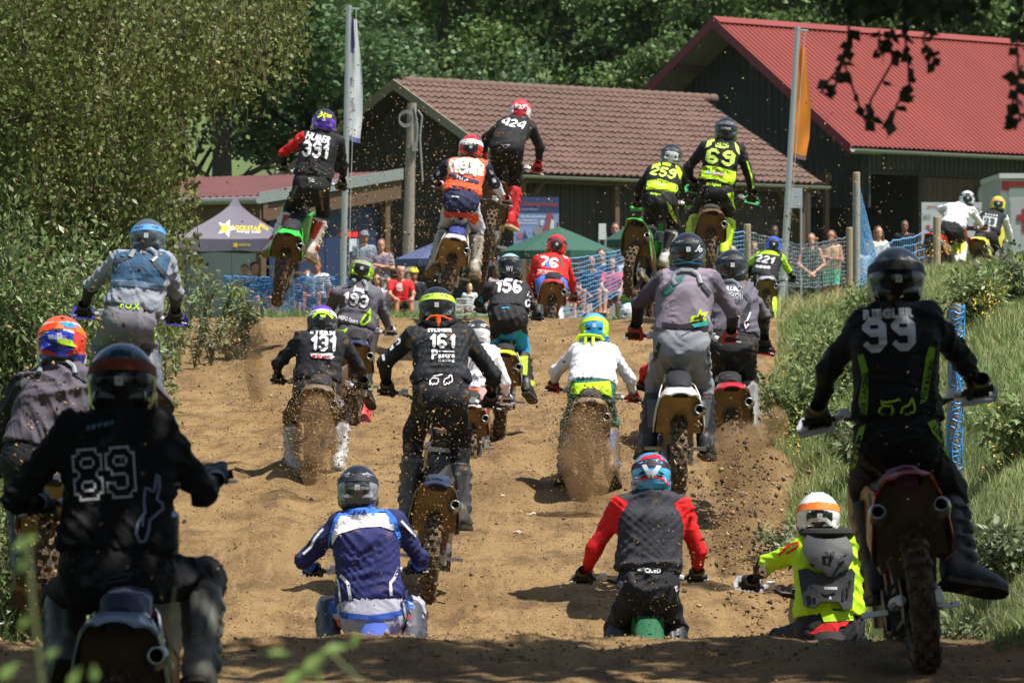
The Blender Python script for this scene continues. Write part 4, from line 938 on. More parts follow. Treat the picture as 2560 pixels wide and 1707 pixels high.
grass('verge_grass', 6000, lambda r, n: (r.uniform(-5, 1, n), r.uniform(84, 108, n)), .08, .22, .009, GG, 6, 'short grass before the spectators')
def flowers():
    r = np.random.default_rng(77); V = []; F = []; k = 0; pts = []
    for cx, cy, sx, sy, n, Y in ((1960, 720, 60, 40, 70, 50), (1990, 860, 70, 60, 60, 46), (2360, 690, 60, 20, 60, 60), (2480, 900, 60, 150, 60, 43), (2500, 1230, 50, 120, 30, 36), (2060, 700, 80, 20, 40, 53)):
        for _ in range(n):
            p = at(cx+r.normal()*sx*.6, cy+r.normal()*sy*.6, Y+r.uniform(-1.5, 1.5)); g = hz(p.x, p.y)
            pts.append((p.x, p.y, g+r.uniform(.22, .42)))
    P = np.array(pts); Vq, Fq = leaf_quads(np.repeat(P, 3, 0)+r.normal(size=(3*len(P), 3))*.012, 0.018, r, up=1.5, aspect=.9)
    stuff(obj('yellow_flowers', mesh_np('yellow_flowers', Vq, Fq), mat('flower_yellow', (.62, .42, .02), .6)), 'small yellow flowers scattered over the bank', 'flowers')
flowers()

# --- overhanging tree beside the camera: its shade falls on the near riders, a few twigs hang into view
def overhang():
    root = empty('overhanging_birch', (5.9, 15.5, hz(5.9, 15.5))); tag(root, 'dark leafy twigs of a near birch hanging in at the upper right', 'tree'); o_ = np.array(root.location)
    r = np.random.default_rng(5); n = 125000; c = np.stack([r.uniform(-7, 8.2, 330), r.uniform(9.8, 22.9, 330), r.uniform(4.0, 7.6, 330)], 1)  # crown widened past the view to dim skylight on the near ground
    k = r.integers(0, 330, n); off = r.normal(size=(n, 3)); off /= np.linalg.norm(off, axis=1, keepdims=True); P = c[k]+off*(r.random((n, 1))**.5)*r.uniform(.6, 1.05, (330,))[k][:, None]
    P = P[(P[:, 2] > 2.6)]
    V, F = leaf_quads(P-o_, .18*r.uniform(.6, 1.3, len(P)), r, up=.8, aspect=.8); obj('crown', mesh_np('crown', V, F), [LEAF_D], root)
    for nm_, x0, x1 in (('left', -9.5, -4.2), ('right', 4.6, 9.5)):  # unseen leaf masses added on both sides to block skylight
        n4 = 26000; Y4 = r.uniform(7, 23, n4); C4 = np.stack([r.uniform(x0, x1, n4), Y4, r.uniform(-1.4, 5.2, n4)], 1); C4 = C4[fbm(C4[:, 0]*.6+C4[:, 1]*.5, C4[:, 2]*.7, 3) > -.2]
        V, F = leaf_quads(C4-o_, .2*r.uniform(.6, 1.3, len(C4)), r, up=.3, aspect=.8); obj('sky_screen_foliage', mesh_np('sky_screen_foliage', V, F), [LEAF_D], root)
    m = MB(); m.tube([(0, 0, -.3), (.1, .1, 3), (-.3, .3, 8.5)], [.2, .16, .07], 10)
    for k in range(10): a = k*2.39; h = 4.6+.3*k; m.tube([(0, .1, h), (-1.6+1.2*math.cos(a), 2*math.sin(a), h+.5), (-3.2+2.2*math.cos(a), 4*math.sin(a), h+.6)], [.07, .045, .015], 6)
    obj('trunk', m, [BARKB], root)
    # hanging twigs, each leaf placed along a drooping stem
    P = []; D = []; S = []; st = MB()
    def twig(path, Y, sizes):
        pts = [at(x*1.0884, y*1.0884, Y) for x, y in path]; st.tube([p-root.location for p in pts], .004, 4, caps=False)
        for i in range(len(pts)-1):
            kx = sizes[i % len(sizes)]
            for j in range(kx): t = (j+.5)/kx; q = pts[i].lerp(pts[i+1], t); P.append(tuple(q)); D.append((r.normal()*.8, r.normal()*.5, -.9)); S.append(r.uniform(.035, .062))
    twig([(1960, -10), (1950, 60), (1945, 120), (1930, 160), (1915, 210)], 17, [4, 4, 3, 4]); twig([(1955, 70), (1925, 160), (1900, 190), (1885, 215)], 17.3, [2, 3, 3]); twig([(2075, -10), (2078, 80), (2085, 130), (2090, 200), (2060, 240), (2048, 282)], 17, [5, 6, 4, 3, 4])
    twig([(2050, 60), (2040, 100), (2052, 140), (2000, 230), (1995, 280)], 17.2, [5, 5, 1, 3]); twig([(2130, 60), (2120, 100), (2140, 115), (2150, 150)], 16.8, [4, 4, 3]); twig([(2020, 70), (2018, 110), (2030, 130)], 16.9, [4, 3]); twig([(1940, 150), (1970, 235), (1990, 285)], 17, [2, 4])
    twig([(2350, -10), (2335, 90), (2340, 170), (2335, 230), (2345, 280)], 16.5, [6, 6, 5, 4]); twig([(2348, 150), (2320, 260), (2335, 285)], 16.5, [2, 4])
    for _ in range(230):
        x = r.choice([2010, 2060, 2110, 2160, 1960, 2210])+r.normal()*30; P.append(tuple(at(x*1.0884, (r.random()**1.6)*52-14, 17+r.normal()*.4))); D.append((r.normal(), r.normal(), -.6)); S.append(r.uniform(.04, .07))
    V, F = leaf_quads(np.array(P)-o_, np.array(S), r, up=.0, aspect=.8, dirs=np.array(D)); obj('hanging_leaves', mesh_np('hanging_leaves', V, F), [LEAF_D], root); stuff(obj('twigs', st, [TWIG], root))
overhang()
# --- out of focus weeds right before the camera
def near_weed(stem, leaves, Y, lab):
    b = at(stem[0][0]*1.0884, stem[0][1]*1.0884, Y); g = hz(b.x, Y); root = empty('near_weed', (b.x, Y, g)); tag(root, lab, 'plant', 'blurred weeds before the camera'); o_ = root.location
    m = MB(); m.tube([(0, 0, 0)]+[at(x*1.0884, y*1.0884, Y)-o_ for x, y in stem], .0035, 5); obj('stem', m, [STEM], root)
    lm = MB()
    for (x, y, L, w, a) in leaves:
        c = at(x*1.0884, y*1.0884, Y)-o_; d = Vector((math.cos(math.radians(a)), .25, math.sin(math.radians(a)))); s = Vector((-d.z, .4, d.x)).normalized(); L = L*.72/11850*Y; w = w*.72/11850*Y
        lm.add([c-d*L/2, c+s*w/2-d*L*.1+Vector((0, .004, 0)), c+d*L/2, c-s*w/2-d*L*.1+Vector((0, .004, 0))], [(0, 1, 2, 3)])
    obj('leaves', lm, [mat('near_weed_leaf', (.24, .38, .09), .6, var=.2, trans=.45)], root)
near_weed([(830, 1568), (760, 1500), (700, 1570)], [(770, 1490, 90, 40, 10), (720, 1520, 100, 45, 40), (815, 1465, 70, 26, 70), (680, 1555, 110, 45, 30), (640, 1500, 80, 26, 0), (730, 1550, 60, 30, 100)], 7.5, 'blurred bright green weed in front at the bottom centre left')
near_weed([(95, 1568), (75, 1400), (60, 1230)], [(60, 1245, 90, 46, 30), (50, 1290, 70, 34, 80), (60, 1420, 80, 30, 60), (20, 1540, 90, 40, 40), (170, 1555, 80, 34, 60), (120, 1500, 60, 26, 30), (215, 1545, 60, 40, 90)], 7.2, 'blurred pale green weed in front at the lower left corner')
near_weed([(385, 1568), (396, 1400), (402, 1345)], [(396, 1400, 130, 18, 86), (392, 1500, 150, 14, 88)], 13, 'single upright grass blade before the black rider leg')
# ------------------------------------------------------------------ motocross bikes: y forward, z up, rear axle at the origin
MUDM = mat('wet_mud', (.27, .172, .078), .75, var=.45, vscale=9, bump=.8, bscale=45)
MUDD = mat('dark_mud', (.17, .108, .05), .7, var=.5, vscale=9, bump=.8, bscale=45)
TYRE = mat('muddy_tyre', (.085, .058, .033), .8, var=.5, vscale=14, mud=.9, mudscale=6, bump=.5, bscale=60)
METAL = mat('bare_metal', (.42, .42, .42), .35, metal=.9, mud=.25); METALW = mat('bright_metal', (.66, .67, .68), .35, metal=.4, mud=.3); METALD = mat('dark_metal', (.06, .06, .065), .5, metal=.5, mud=.4)
RUB = mat('black_rubber', (.018, .018, .02), .7, mud=.3); PLAB = mat('black_plastic', (.025, .025, .028), .5, mud=.35)
def plastic(hexc, mud=.22): return mat('gloss_plastic', srgb(hexc), .32, var=.05, mud=mud, mudscale=8, coat=.25)
BM = {}
def tyre_mesh(R, w, knobs=34, name='tyre'):
    m = MB(); rc = R-.026; prof = [(-w*.36, rc-.085), (-w*.5, rc-.05), (-w*.46, rc-.018), (-w*.25, rc-.003), (0, rc), (w*.25, rc-.003), (w*.46, rc-.018), (w*.5, rc-.05), (w*.36, rc-.085)]; n = 44
    rings = [[(x, r*math.cos(2*math.pi*i/n), r*math.sin(2*math.pi*i/n)) for x, r in prof] for i in range(n+1)]; m.loft(rings, closed=False)
    for i in range(knobs):
        A = Matrix.Rotation(2*math.pi*i/knobs, 4, 'X'); L = R*2*math.pi/knobs*.6
        for x, t, ww, lw in (((0, 0, w*.36, L), (-w*.43, .35, w*.17, L*.9), (w*.43, -.35, w*.17, L*.9)) if i % 2 == 0 else ((-w*.21, .1, w*.24, L), (w*.21, -.1, w*.24, L))):
            z = rc+.008-(.014 if abs(x) > w*.3 else 0); m.box((0, 0, 0), (ww, lw, .034), 0, A @ T((x, 0, z)) @ Matrix.Rotation(t, 4, 'Y'), taper=.82)
    return m.mesh(name)
def rim_mesh(R, w):
    m = MB(); n = 32; r0 = R-.11
    m.loft([[(x, r*math.cos(2*math.pi*i/n), r*math.sin(2*math.pi*i/n)) for x, r in ((-w*.36, r0), (-w*.3, r0-.022), (0, r0-.03), (w*.3, r0-.022), (w*.36, r0))] for i in range(n+1)], closed=False)
    m.tube([(-.045, 0, 0), (.045, 0, 0)], .032, 10)
    for i in range(18):
        a = 2*math.pi*i/18; b = a+(.5 if i % 2 else -.5); s = -.035 if i % 4 < 2 else .035
        m.tube([(s, .03*math.cos(b), .03*math.sin(b)), (0, (r0-.025)*math.cos(a), (r0-.025)*math.sin(a))], .0028, 3, caps=False)
    return m.mesh('rim')
def make_bike_meshes():
    B = BM; B['tyre'] = tyre_mesh(.338, .122); B['ftyre'] = tyre_mesh(.348, .085, 36); B['rim'] = rim_mesh(.338, .11); B['frim'] = rim_mesh(.348, .085)
    m = MB(); n = 22
    for s in (-.003, .003): m.add([(.068+s, .118*math.cos(2*math.pi*i/n)*(1+.04*(i % 2)), .118*math.sin(2*math.pi*i/n)*(1+.04*(i % 2))) for i in range(n)]+[(.068+s, .07*math.cos(2*math.pi*i/n), .07*math.sin(2*math.pi*i/n)) for i in range(n)], [(i, (i+1) % n, n+(i+1) % n, n+i) for i in range(n)])
    B['disc'] = m.mesh('brake_disc')
    m = MB(); m.box((.088, .11, .02), (.045, .09, .07)); m.box((.098, .07, -.02), (.03, .12, .05)); m.box((.092, .0, 0), (.035, .075, .06)); m.tube([(.075, .12, .05), (.105, .12, .05)], .016, 8); m.tube([(.075, .16, .0), (.11, .16, .0)], .016, 8); B['caliper'] = m.mesh('brake_caliper')
    m = MB(); n = 26
    for s in (-.004, .004): m.add([(-.075+s, (.105+.008*(i % 2))*math.cos(2*math.pi*i/n), (.105+.008*(i % 2))*math.sin(2*math.pi*i/n)) for i in range(n)], [tuple(range(n))])
    m.box((-.075, .3, .085), (.012, .6, .016)); m.box((-.075, .3, -.085), (.012, .6, .016)); B['chain'] = m.mesh('chain')
    m = MB()
    for s in (-1, 1): m.tube([(s*.085, -.06, 0), (s*.085, .2, .012), (s*.07, .58, .03)], [.026, .032, .036], 8)
    m.box((0, .42, .03), (.14, .1, .06)); B['swingarm'] = m.mesh('swingarm')
    m = MB(); m.tube([(0, .5, .06), (0, .34, .42)], .035, 10); m.tube([(0, .47, .12), (0, .37, .36)], .05, 12); B['shock'] = m.mesh('shock')
    m = MB()
    for s in (-1, 1):
        m.tube([(s*.08, .58, .02), (s*.09, .62, .3), (s*.06, .95, .66)], .02, 6); m.tube([(s*.06, .6, -.06), (s*.1, .95, -.08), (s*.05, 1.05, .6)], .02, 6); m.tube([(s*.06, .95, .62), (s*.07, .4, .46), (s*.06, .05, .50)], .014, 6)
    B['frame'] = m.mesh('frame')
    m = MB(); m.box((0, .72, .02), (.2, .32, .22)); m.tube([(-.12, .66, .02), (.13, .66, .02)], .1, 14); m.box((0, .86, .22), (.13, .14, .24)); m.tube([(.1, .82, -.02), (.14, .82, -.02)], .075, 12); B['engine'] = m.mesh('engine')
    # rear fender shell: outer colour, inner mud
    def shell(secs, th=.010):
        m = MB(); nu = 11; ou = []; inn = []
        for y, hw, z, dr, p in secs:
            o = []; i_ = []
            for k in range(nu):
                u = -1+2*k/(nu-1); x = hw*math.copysign(abs(u)**.9, u); q = z-dr*abs(u)**p; o.append((x, y, q)); i_.append((x*(1-th/hw), y, q-th))
            ou.append(o); inn.append(i_)
        m.loft([r[::-1] for r in ou], 0, closed=False); m.loft(inn, 1, closed=False); m.loft([ou[0], inn[0]], 0, closed=False); m.loft([inn[-1], ou[-1]], 0, closed=False)
        m.loft([[r[0] for r in ou], [r[0] for r in inn]], 0, closed=False); m.loft([[r[-1] for r in inn], [r[-1] for r in ou]], 0, closed=False); return m
    B['fender'] = shell([(-.38, .078, .545, .02, 2.2), (-.355, .108, .555, .03, 2.2), (-.27, .126, .562, .05, 2.6), (-.17, .150, .562, .09, 2.8), (-.06, .152, .562, .11, 2.8), (.12, .12, .565, .1, 2.4)]).mesh('rear_fender', False)
    # side number panels, flaring to the rear
    for s, nm in ((-1, 'panel_l'), (1, 'panel_r')):
        m = MB(); rows = []; rin = []
        for y, x0, x1, z0, z1 in ((-.20, .146, .176, .47, .34), (-.13, .152, .190, .48, .24), (0, .145, .188, .49, .19), (.18, .125, .165, .52, .18), (.36, .10, .12, .52, .22)):
            rows.append([(s*(x0+(x1-x0)*math.sin(t*1.57)), y+.03*t, z0+(z1-z0)*t) for t in (0, .25, .5, .75, 1)]); rin.append([(p[0]-s*.009, p[1]+.006, p[2]+.002) for p in rows[-1]])
        a, b = (rows, rin) if s > 0 else ([r[::-1] for r in rows], [r[::-1] for r in rin])
        m.loft([r[::-1] for r in a], 0, closed=False); m.loft(b, 1, closed=False); m.loft([a[0], b[0]], 0, closed=False); m.loft([b[-1], a[-1]], 0, closed=False)
        m.loft([[r[0] for r in a], [r[0] for r in b]], 0, closed=False); m.loft([[r[-1] for r in b], [r[-1] for r in a]], 0, closed=False); B[nm] = m.mesh('side_panel')
    m = MB(); m.plate([(-.165, .03, .20), (.165, .03, .20), (.15, -.10, .42), (.115, -.16, .525), (0, -.17, .545), (-.115, -.16, .525), (-.15, -.10, .42)], .03); m.plate([(-.09, .06, .02), (.09, .06, .02), (.12, .05, .26), (-.12, .05, .26)], .02); B['mudflap'] = m.mesh('airbox')
    def can(s):
        m = MB(); m.tube([(s*.10, .62, .2), (s*.118, .42, .27), (s*.135, .2, .31), (s*.142, -.15, .385)], [.02, .040, .052, .050], 14, caps=False)
        n = 14; ax = (Vector((s*.142, -.15, .385))-Vector((s*.135, .2, .31))).normalized(); c = Vector((s*.142, -.15, .385)); u = Vector((1, 0, 0)); u = (u-ax*u.dot(ax)).normalized(); w = ax.cross(u)
        R = lambda d, r: [c+ax*d+u*(r*math.cos(2*math.pi*i/n))+w*(r*math.sin(2*math.pi*i/n)) for i in range(n)]
        m.loft([R(0, .050), R(.03, .048), R(.066, .036), R(.072, .031), R(.06, .025)], 1); m.loft([R(.06, .025), R(-.02, .024)], 2); m.add(R(-.02, .024), [tuple(range(n))], 2)
        return m.mesh('exhaust', True)
    B['can_r'] = can(1); B['can_l'] = can(-1)
    m = MB(); rings = []
    for y, hw, z in ((-.24, .05, .575), (-.16, .075, .592), (.0, .090, .602), (.2, .095, .605), (.45, .075, .60), (.7, .06, .62), (.85, .05, .645)): rings.append([(-hw, y, z-.09), (-hw, y, z-.025), (-hw*.7, y, z), (0, y, z+.008), (hw*.7, y, z), (hw, y, z-.025), (hw, y, z-.09)])
    m.loft([r[::-1] for r in rings], closed=False); m.add(rings[0], [tuple(range(7))]); B['seat'] = m.mesh('seat', True)
    m = MB()
    for s in (-1, 1): m.plate([(s*.07, .5, .53), (s*.11, .75, .62), (s*.185, 1.02, .66), (s*.2, 1.06, .5), (s*.15, .95, .28), (s*.10, .7, .4)], .012)
    B['shroud'] = m.mesh('radiator_shroud')
    m = MB()
    for s in (-1, 1): m.tube([(s*.105, 1.44, .01), (s*.105, 1.24, .42)], .03, 8); m.tube([(s*.105, 1.26, .38), (s*.105, 1.05, .84)], .026, 8)
    m.box((0, 1.07, .80), (.26, .07, .035)); m.box((0, 1.14, .62), (.26, .07, .04)); B['fork'] = m.mesh('fork')
    m = MB(); rings = []
    for y, hw, z in ((1.05, .06, .40), (1.2, .085, .52), (1.4, .09, .55), (1.65, .075, .50), (1.82, .05, .42)): rings.append([(-hw, y, z-.03), (-hw*.7, y, z), (hw*.7, y, z), (hw, y, z-.03)])
    m.loft([r[::-1] for r in rings], closed=False); m.loft([[(p[0], p[1], p[2]-.01) for p in r] for r in rings], closed=False); B['ffender'] = m.mesh('front_fender')
    m = MB(); m.plate([(-.1, 1.2, .62), (.1, 1.2, .62), (.12, 1.14, .82), (.08, 1.1, .93), (-.08, 1.1, .93), (-.12, 1.14, .82)], .012); B['plate'] = m.mesh('number_plate')
    m = MB(); rings = []
    for y, hw, z0, z1 in ((.58, .07, .50, .615), (.72, .115, .46, .70), (.88, .13, .44, .76), (1.0, .10, .48, .74)): rings.append([(-hw, y, z0), (-hw, y, (z0+z1)/2), (-hw*.6, y, z1), (hw*.6, y, z1), (hw, y, (z0+z1)/2), (hw, y, z0)])
    m.loft([r[::-1] for r in rings], caps=True); B['tank'] = m.mesh('fuel_tank')
    for s, nm in ((-1, 'peg_l'), (1, 'peg_r')):
        m = MB(); m.box((s*.17, .56, .0), (.12, .05, .025)); B[nm] = m.mesh('footpeg')
make_bike_meshes()
def build_bike(M, sc, st, handL, handR, label, group='motocross bikes climbing the track'):
    """M: rigid placement of the rear axle; handL, handR: world points where the grips are held"""
    root = empty('dirt_bike', M=M @ Matrix.Scale(sc, 4)); tag(root, label, 'dirt bike', group); B = BM; mud = st.get('mud', .3)
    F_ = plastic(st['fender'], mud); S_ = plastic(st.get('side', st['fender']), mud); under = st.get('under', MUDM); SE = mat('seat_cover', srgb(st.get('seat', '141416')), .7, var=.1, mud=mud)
    rw = obj('rear_wheel', B['tyre'], [TYRE], root); obj('rim', B['rim'], [mat('rim_metal', srgb(st.get('rim', '202020')), .4, metal=.5, mud=.5)], rw); obj('brake_disc', B['disc'], [METAL], rw)
    obj('brake_caliper', B['caliper'], [METALW], root); obj('chain', B['chain'], [METALD], root); obj('swingarm', B['swingarm'], [METAL if st.get('swing', 1) else METALD], root); obj('shock_absorber', B['shock'], [METALD], root)
    obj('frame', B['frame'], [plastic(st.get('frame', '303034'), .4)], root); obj('engine', B['engine'], [METALD], root)
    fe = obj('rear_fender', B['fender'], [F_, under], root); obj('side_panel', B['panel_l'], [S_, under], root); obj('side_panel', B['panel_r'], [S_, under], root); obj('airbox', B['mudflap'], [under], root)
    EX = mat('silencer', srgb(st.get('exhaust', '9a938a')), .4, metal=.6, mud=.45); DK = mat('pipe_hole', (.006, .006, .006), .9)
    if st.get('exh', 'r') in ('r', 'both'): obj('exhaust', B['can_r'], [EX, METAL, DK], root)
    if st.get('exh', 'r') in ('l', 'both'): obj('exhaust', B['can_l'], [EX, METAL, DK], root)
    obj('seat', B['seat'], [SE], root); obj('radiator_shroud', B['shroud'], [S_], root); obj('fuel_tank', B['tank'], [PLAB], root); obj('fork', B['fork'], [METAL], root)
    fw = obj('front_wheel', B['ftyre'], [TYRE], root, T((0, 1.445, .01))); obj('rim', B['frim'], [METALD], fw)
    obj('front_fender', B['ffender'], [F_], root); obj('number_plate', B['plate'], [S_], root); obj('footpeg', B['peg_l'], [METAL], root); obj('footpeg', B['peg_r'], [METAL], root)
    Mi = (M @ Matrix.Scale(sc, 4)).inverted(); a, b = Mi @ handL, Mi @ handR; d = (b-a).normalized(); c = (a+b)/2+Vector((0, .06, -.055))
    P = [a-d*.065, a+d*.05, a+d*.15+Vector((0, .02, -.012)), c-d*.13, c-d*.06, c+d*.06, c+d*.13, b-d*.15+Vector((0, .02, -.012)), b-d*.05, b+d*.065]
    m = MB(); m.tube(P, .0145, 8); m.tube([P[2].lerp(P[3], .6), P[7].lerp(P[6], .6)], .008, 6); hb = obj('handlebar', m, [METALD], root)
    rs = MB()
    for s in (-1, 1): rs.tube([Vector((s*.05, 1.06, .80)), c+Vector((s*.05, 0, 0))], .016, 6)
    rs.box(c, (.14, .04, .03)); obj('bar_mount', rs, [METALD], root)
    pd = MB(); pd.box(c+Vector((0, 0, .035)), (.16, .05, .045)); obj('bar_pad', pd, [S_], hb)
    for q, s in ((a, 1), (b, -1)):
        g = MB(); g.tube([q-d*.07*s, q-d*.066*s, q+d*.065*s, q+d*.068*s], [.022, .018, .018, .026], 10); obj('grip', g, [RUB], hb)
        l = MB(); l.tube([q+d*s*.10+Vector((0, .02, 0)), q+d*s*.06+Vector((0, .055, -.02)), q-d*s*.085+Vector((0, .06, -.035))], [.010, .008, .0065], 6); l.tube([q+d*s*.09+Vector((0, 0, -.01)), q+d*s*.12+Vector((0, 0, .0))], .022, 8); l.box(q+d*s*.135+Vector((0, .015, .01)), (.05, .05, .045)); obj('lever', l, [METALW if st.get('lever', 1) else METALD], hb)
        if st.get('guard'):
            n = MB(); fw_ = Vector((0, 1, 0)); n.plate([q+d*s*.09+Vector((0, .07, -.055)), q-d*s*.085+Vector((0, .075, -.06)), q-d*s*.10+Vector((0, .055, -.01)), q-d*s*.07+Vector((0, .09, .035)), q+d*s*.07+Vector((0, .09, .035))], .008); obj('handguard', n, [plastic(st['guard'], .2)], hb)
    return root, fe
# ------------------------------------------------------------------ riders
def cloth(hexc, mud=.25, name='jersey_cloth'): return mat(name, srgb(hexc), .78, var=.10, vscale=5, mud=mud, mudscale=7, spec=.3, bump=.12, bscale=22)
SKIN = mat('skin', (.42, .24, .165), .55, var=.08)
def helmet_meshes():
    s = SDF((-.19, -.21, -.20), (.19, .30, .19), .0085)
    s.cone((0, 0, .0), (0, -.0, .0), .132, .132, 0, (1.02, .86, .94)); s.cone((0, -.012, -.02), (0, .0, -.115), .122, .110, .04, (1, .86, 1))
    for x in (-1, 1): s.cone((x*.098, .06, -.095), (x*.055, .195, -.115), .036, .032, .04); s.cone((x*.055, .195, -.115), (0, .215, -.118), .032, .032, .02); s.cone((x*.032, .05, .134), (x*.040, -.125, .062), .015, .010, .010); s.cone((x*.115, .02, .04), (x*.095, -.09, -.01), .018, .010, .012); s.cone((x*.118, .05, -.06), (x*.10, -.06, -.10), .020, .014, .012)
    s.cone((-.08, -.108, -.085), (.08, -.108, -.085), .024, .024, .018); s.cone((-.055, -.138, -.012), (.055, -.138, -.012), .014, .014, .010); s.cone((0, .19, -.005), (0, .12, -.02), .085, .075, .01, (.85, 1, 1.2), cut=True); s.cone((0, 0, -.13), (0, .05, -.25), .088, .1, 0, cut=True)
    s.half((0, 0, -.158), (0, -.12, -1)); V, Q = s.nets(); c = V[Q].mean(1); mi = np.zeros(len(Q), int)
    mi[(c[:, 2] > .055+.25*np.abs(c[:, 0])*(c[:, 1] < 0))] = 1; mi[(c[:, 2] < .01-.12*np.abs(c[:, 0])) & (c[:, 1] < .03)] = 2
    side = (np.abs(c[:, 0]) > .082) & (c[:, 2] > -.075+.3*c[:, 1]) & (c[:, 2] < .03+.35*c[:, 1]+.04) ; mi[side] = 3; mi[c[:, 2] < -.128] = 4; r = np.sqrt(c[:, 0]**2/.0078+(c[:, 1]-.03)**2/.0078); mi[(r < 1) & (c[:, 2] < -.09)] = 4
    for x in (-1, 1): mi[((c[:, 0]-x*.052)**2+(c[:, 2]+.055)**2*2.5 < .00042) & (c[:, 1] < -.08)] = 4
    shell = mesh_np('helmet', V, Q, True, mi); bv = BVHTree.FromPolygons([tuple(v) for v in V], [tuple(q) for q in Q])
    def belt(w, tilt, off, a0, a1, n=30):
        lo = []; hi = []
        for i in range(n+1):
            a = math.radians(a0+(a1-a0)*i/n); d = Vector((math.sin(a), -math.cos(a), 0)); z = .028+tilt*math.cos(a)
            for lst, zz in ((lo, z-w/2), (hi, z+w/2)):
                o = Vector((0, .0, zz)); h = bv.ray_cast(o+d*.4, -d); lst.append((h[0] or o+d*.13)+d*off)
        m = MB(); m.loft([lo, hi], closed=False); m.loft([hi, [p-(p-Vector((0, 0, p.z))).normalized()*.004 for p in hi]], closed=False); m.loft([[p-(p-Vector((0, 0, p.z))).normalized()*.004 for p in lo], lo], closed=False); return m
    strap = belt(.046, .012, .0035, -115, 115).mesh('goggle_strap', True)
    m = belt(.05, .012, .007, -9, 9, 4); clip = m.mesh('strap_clip')
    m = MB(); rings = []
    for y, hw, z, cv in ((.045, .105, .098, .02), (.12, .112, .110, .022), (.20, .10, .112, .026), (.262, .075, .104, .03)): rings.append([(-hw, y, z-cv*2), (-hw*.75, y, z-cv*.3), (0, y, z+cv*.5), (hw*.75, y, z-cv*.3), (hw, y, z-cv*2)])
    m.loft([r[::-1] for r in rings], closed=False); m.loft([[(p[0], p[1], p[2]-.006) for p in r] for r in rings], closed=False); m.loft([[(p[0], p[1], p[2]-.006) for p in rings[0]][::-1], rings[0][::-1]], closed=False); peak = m.mesh('peak')
    m = MB()
    for x0, x1, z0, z1, k in ((-.016, .016, -.045, -.01, 0),):
        P = []
        for x, z in ((x0, z0), (x1, z0), (x1, z1), (x0, z1)): h = bv.ray_cast(Vector((x, -.5, z)), Vector((0, 1, 0))); P.append(h[0]+Vector((0, -.0025, 0)))
        m.add(P, [(0, 1, 2, 3)])
    stick = m.mesh('sticker')
    # goggle lens inside the eye port
    m = MB(); m.loft([[(.085*math.sin(a), .10+.06*math.cos(a), z) for a in np.linspace(-1.2, 1.2, 9)] for z in (-.055, .05)], closed=False); lens = m.mesh('goggle_lens')
    return dict(shell=shell, strap=strap, clip=clip, peak=peak, sticker=stick, lens=lens)
HM = helmet_meshes()
def glove_mesh():
    s = SDF((-.09, -.14, -.09), (.10, .09, .09), .0052)
    s.cone((-.022, -.075, .012), (-.026, -.012, .036), .026, .020, .02); s.cone((.022, -.075, .012), (.024, -.012, .036), .026, .019, .02); s.cone((0, -.115, .004), (0, -.07, .012), .029, .031, .02, (.85, 1, 1.1)); s.cone((0, -.13, .002), (0, -.11, .004), .033, .031, .01, (.9, 1, 1.05))
    for i, (x, q) in enumerate(((-.036, .90), (-.0125, 1.0), (.0115, 1.03), (.034, .94))):
        p = [(x, -.016, .036), (x, .020*q, .038), (x, .038*q, .012), (x, .028*q, -.016), (x, .006, -.026)]; r = [.0125, .0118, .0108, .0100, .0092]
        for a in range(4): s.cone(p[a], p[a+1], r[a], r[a+1], .006 if a else .012)
    s.cone((.036, -.062, .004), (.052, -.028, -.012), .0155, .013, .015); s.cone((.052, -.028, -.012), (.050, .004, -.026), .013, .0115, .006); s.cone((.050, .004, -.026), (.040, .026, -.022), .0115, .0098, .006)
    V, Q = s.nets(); c = V[Q].mean(1); mi = np.zeros(len(Q), int); mi[(c[:, 1] < -.105)] = 1; mi[(c[:, 2] > .03) & (c[:, 1] < .0) & (c[:, 1] > -.06)] = 1
    me = mesh_np('glove', V, Q, True, mi); V2 = V.copy(); V2[:, 0] *= -1; return me, mesh_np('glove', V2, Q[:, ::-1], True, mi)
GLV_L, GLV_R = glove_mesh()     # thumb towards +x (left hand) and towards -x (right hand)
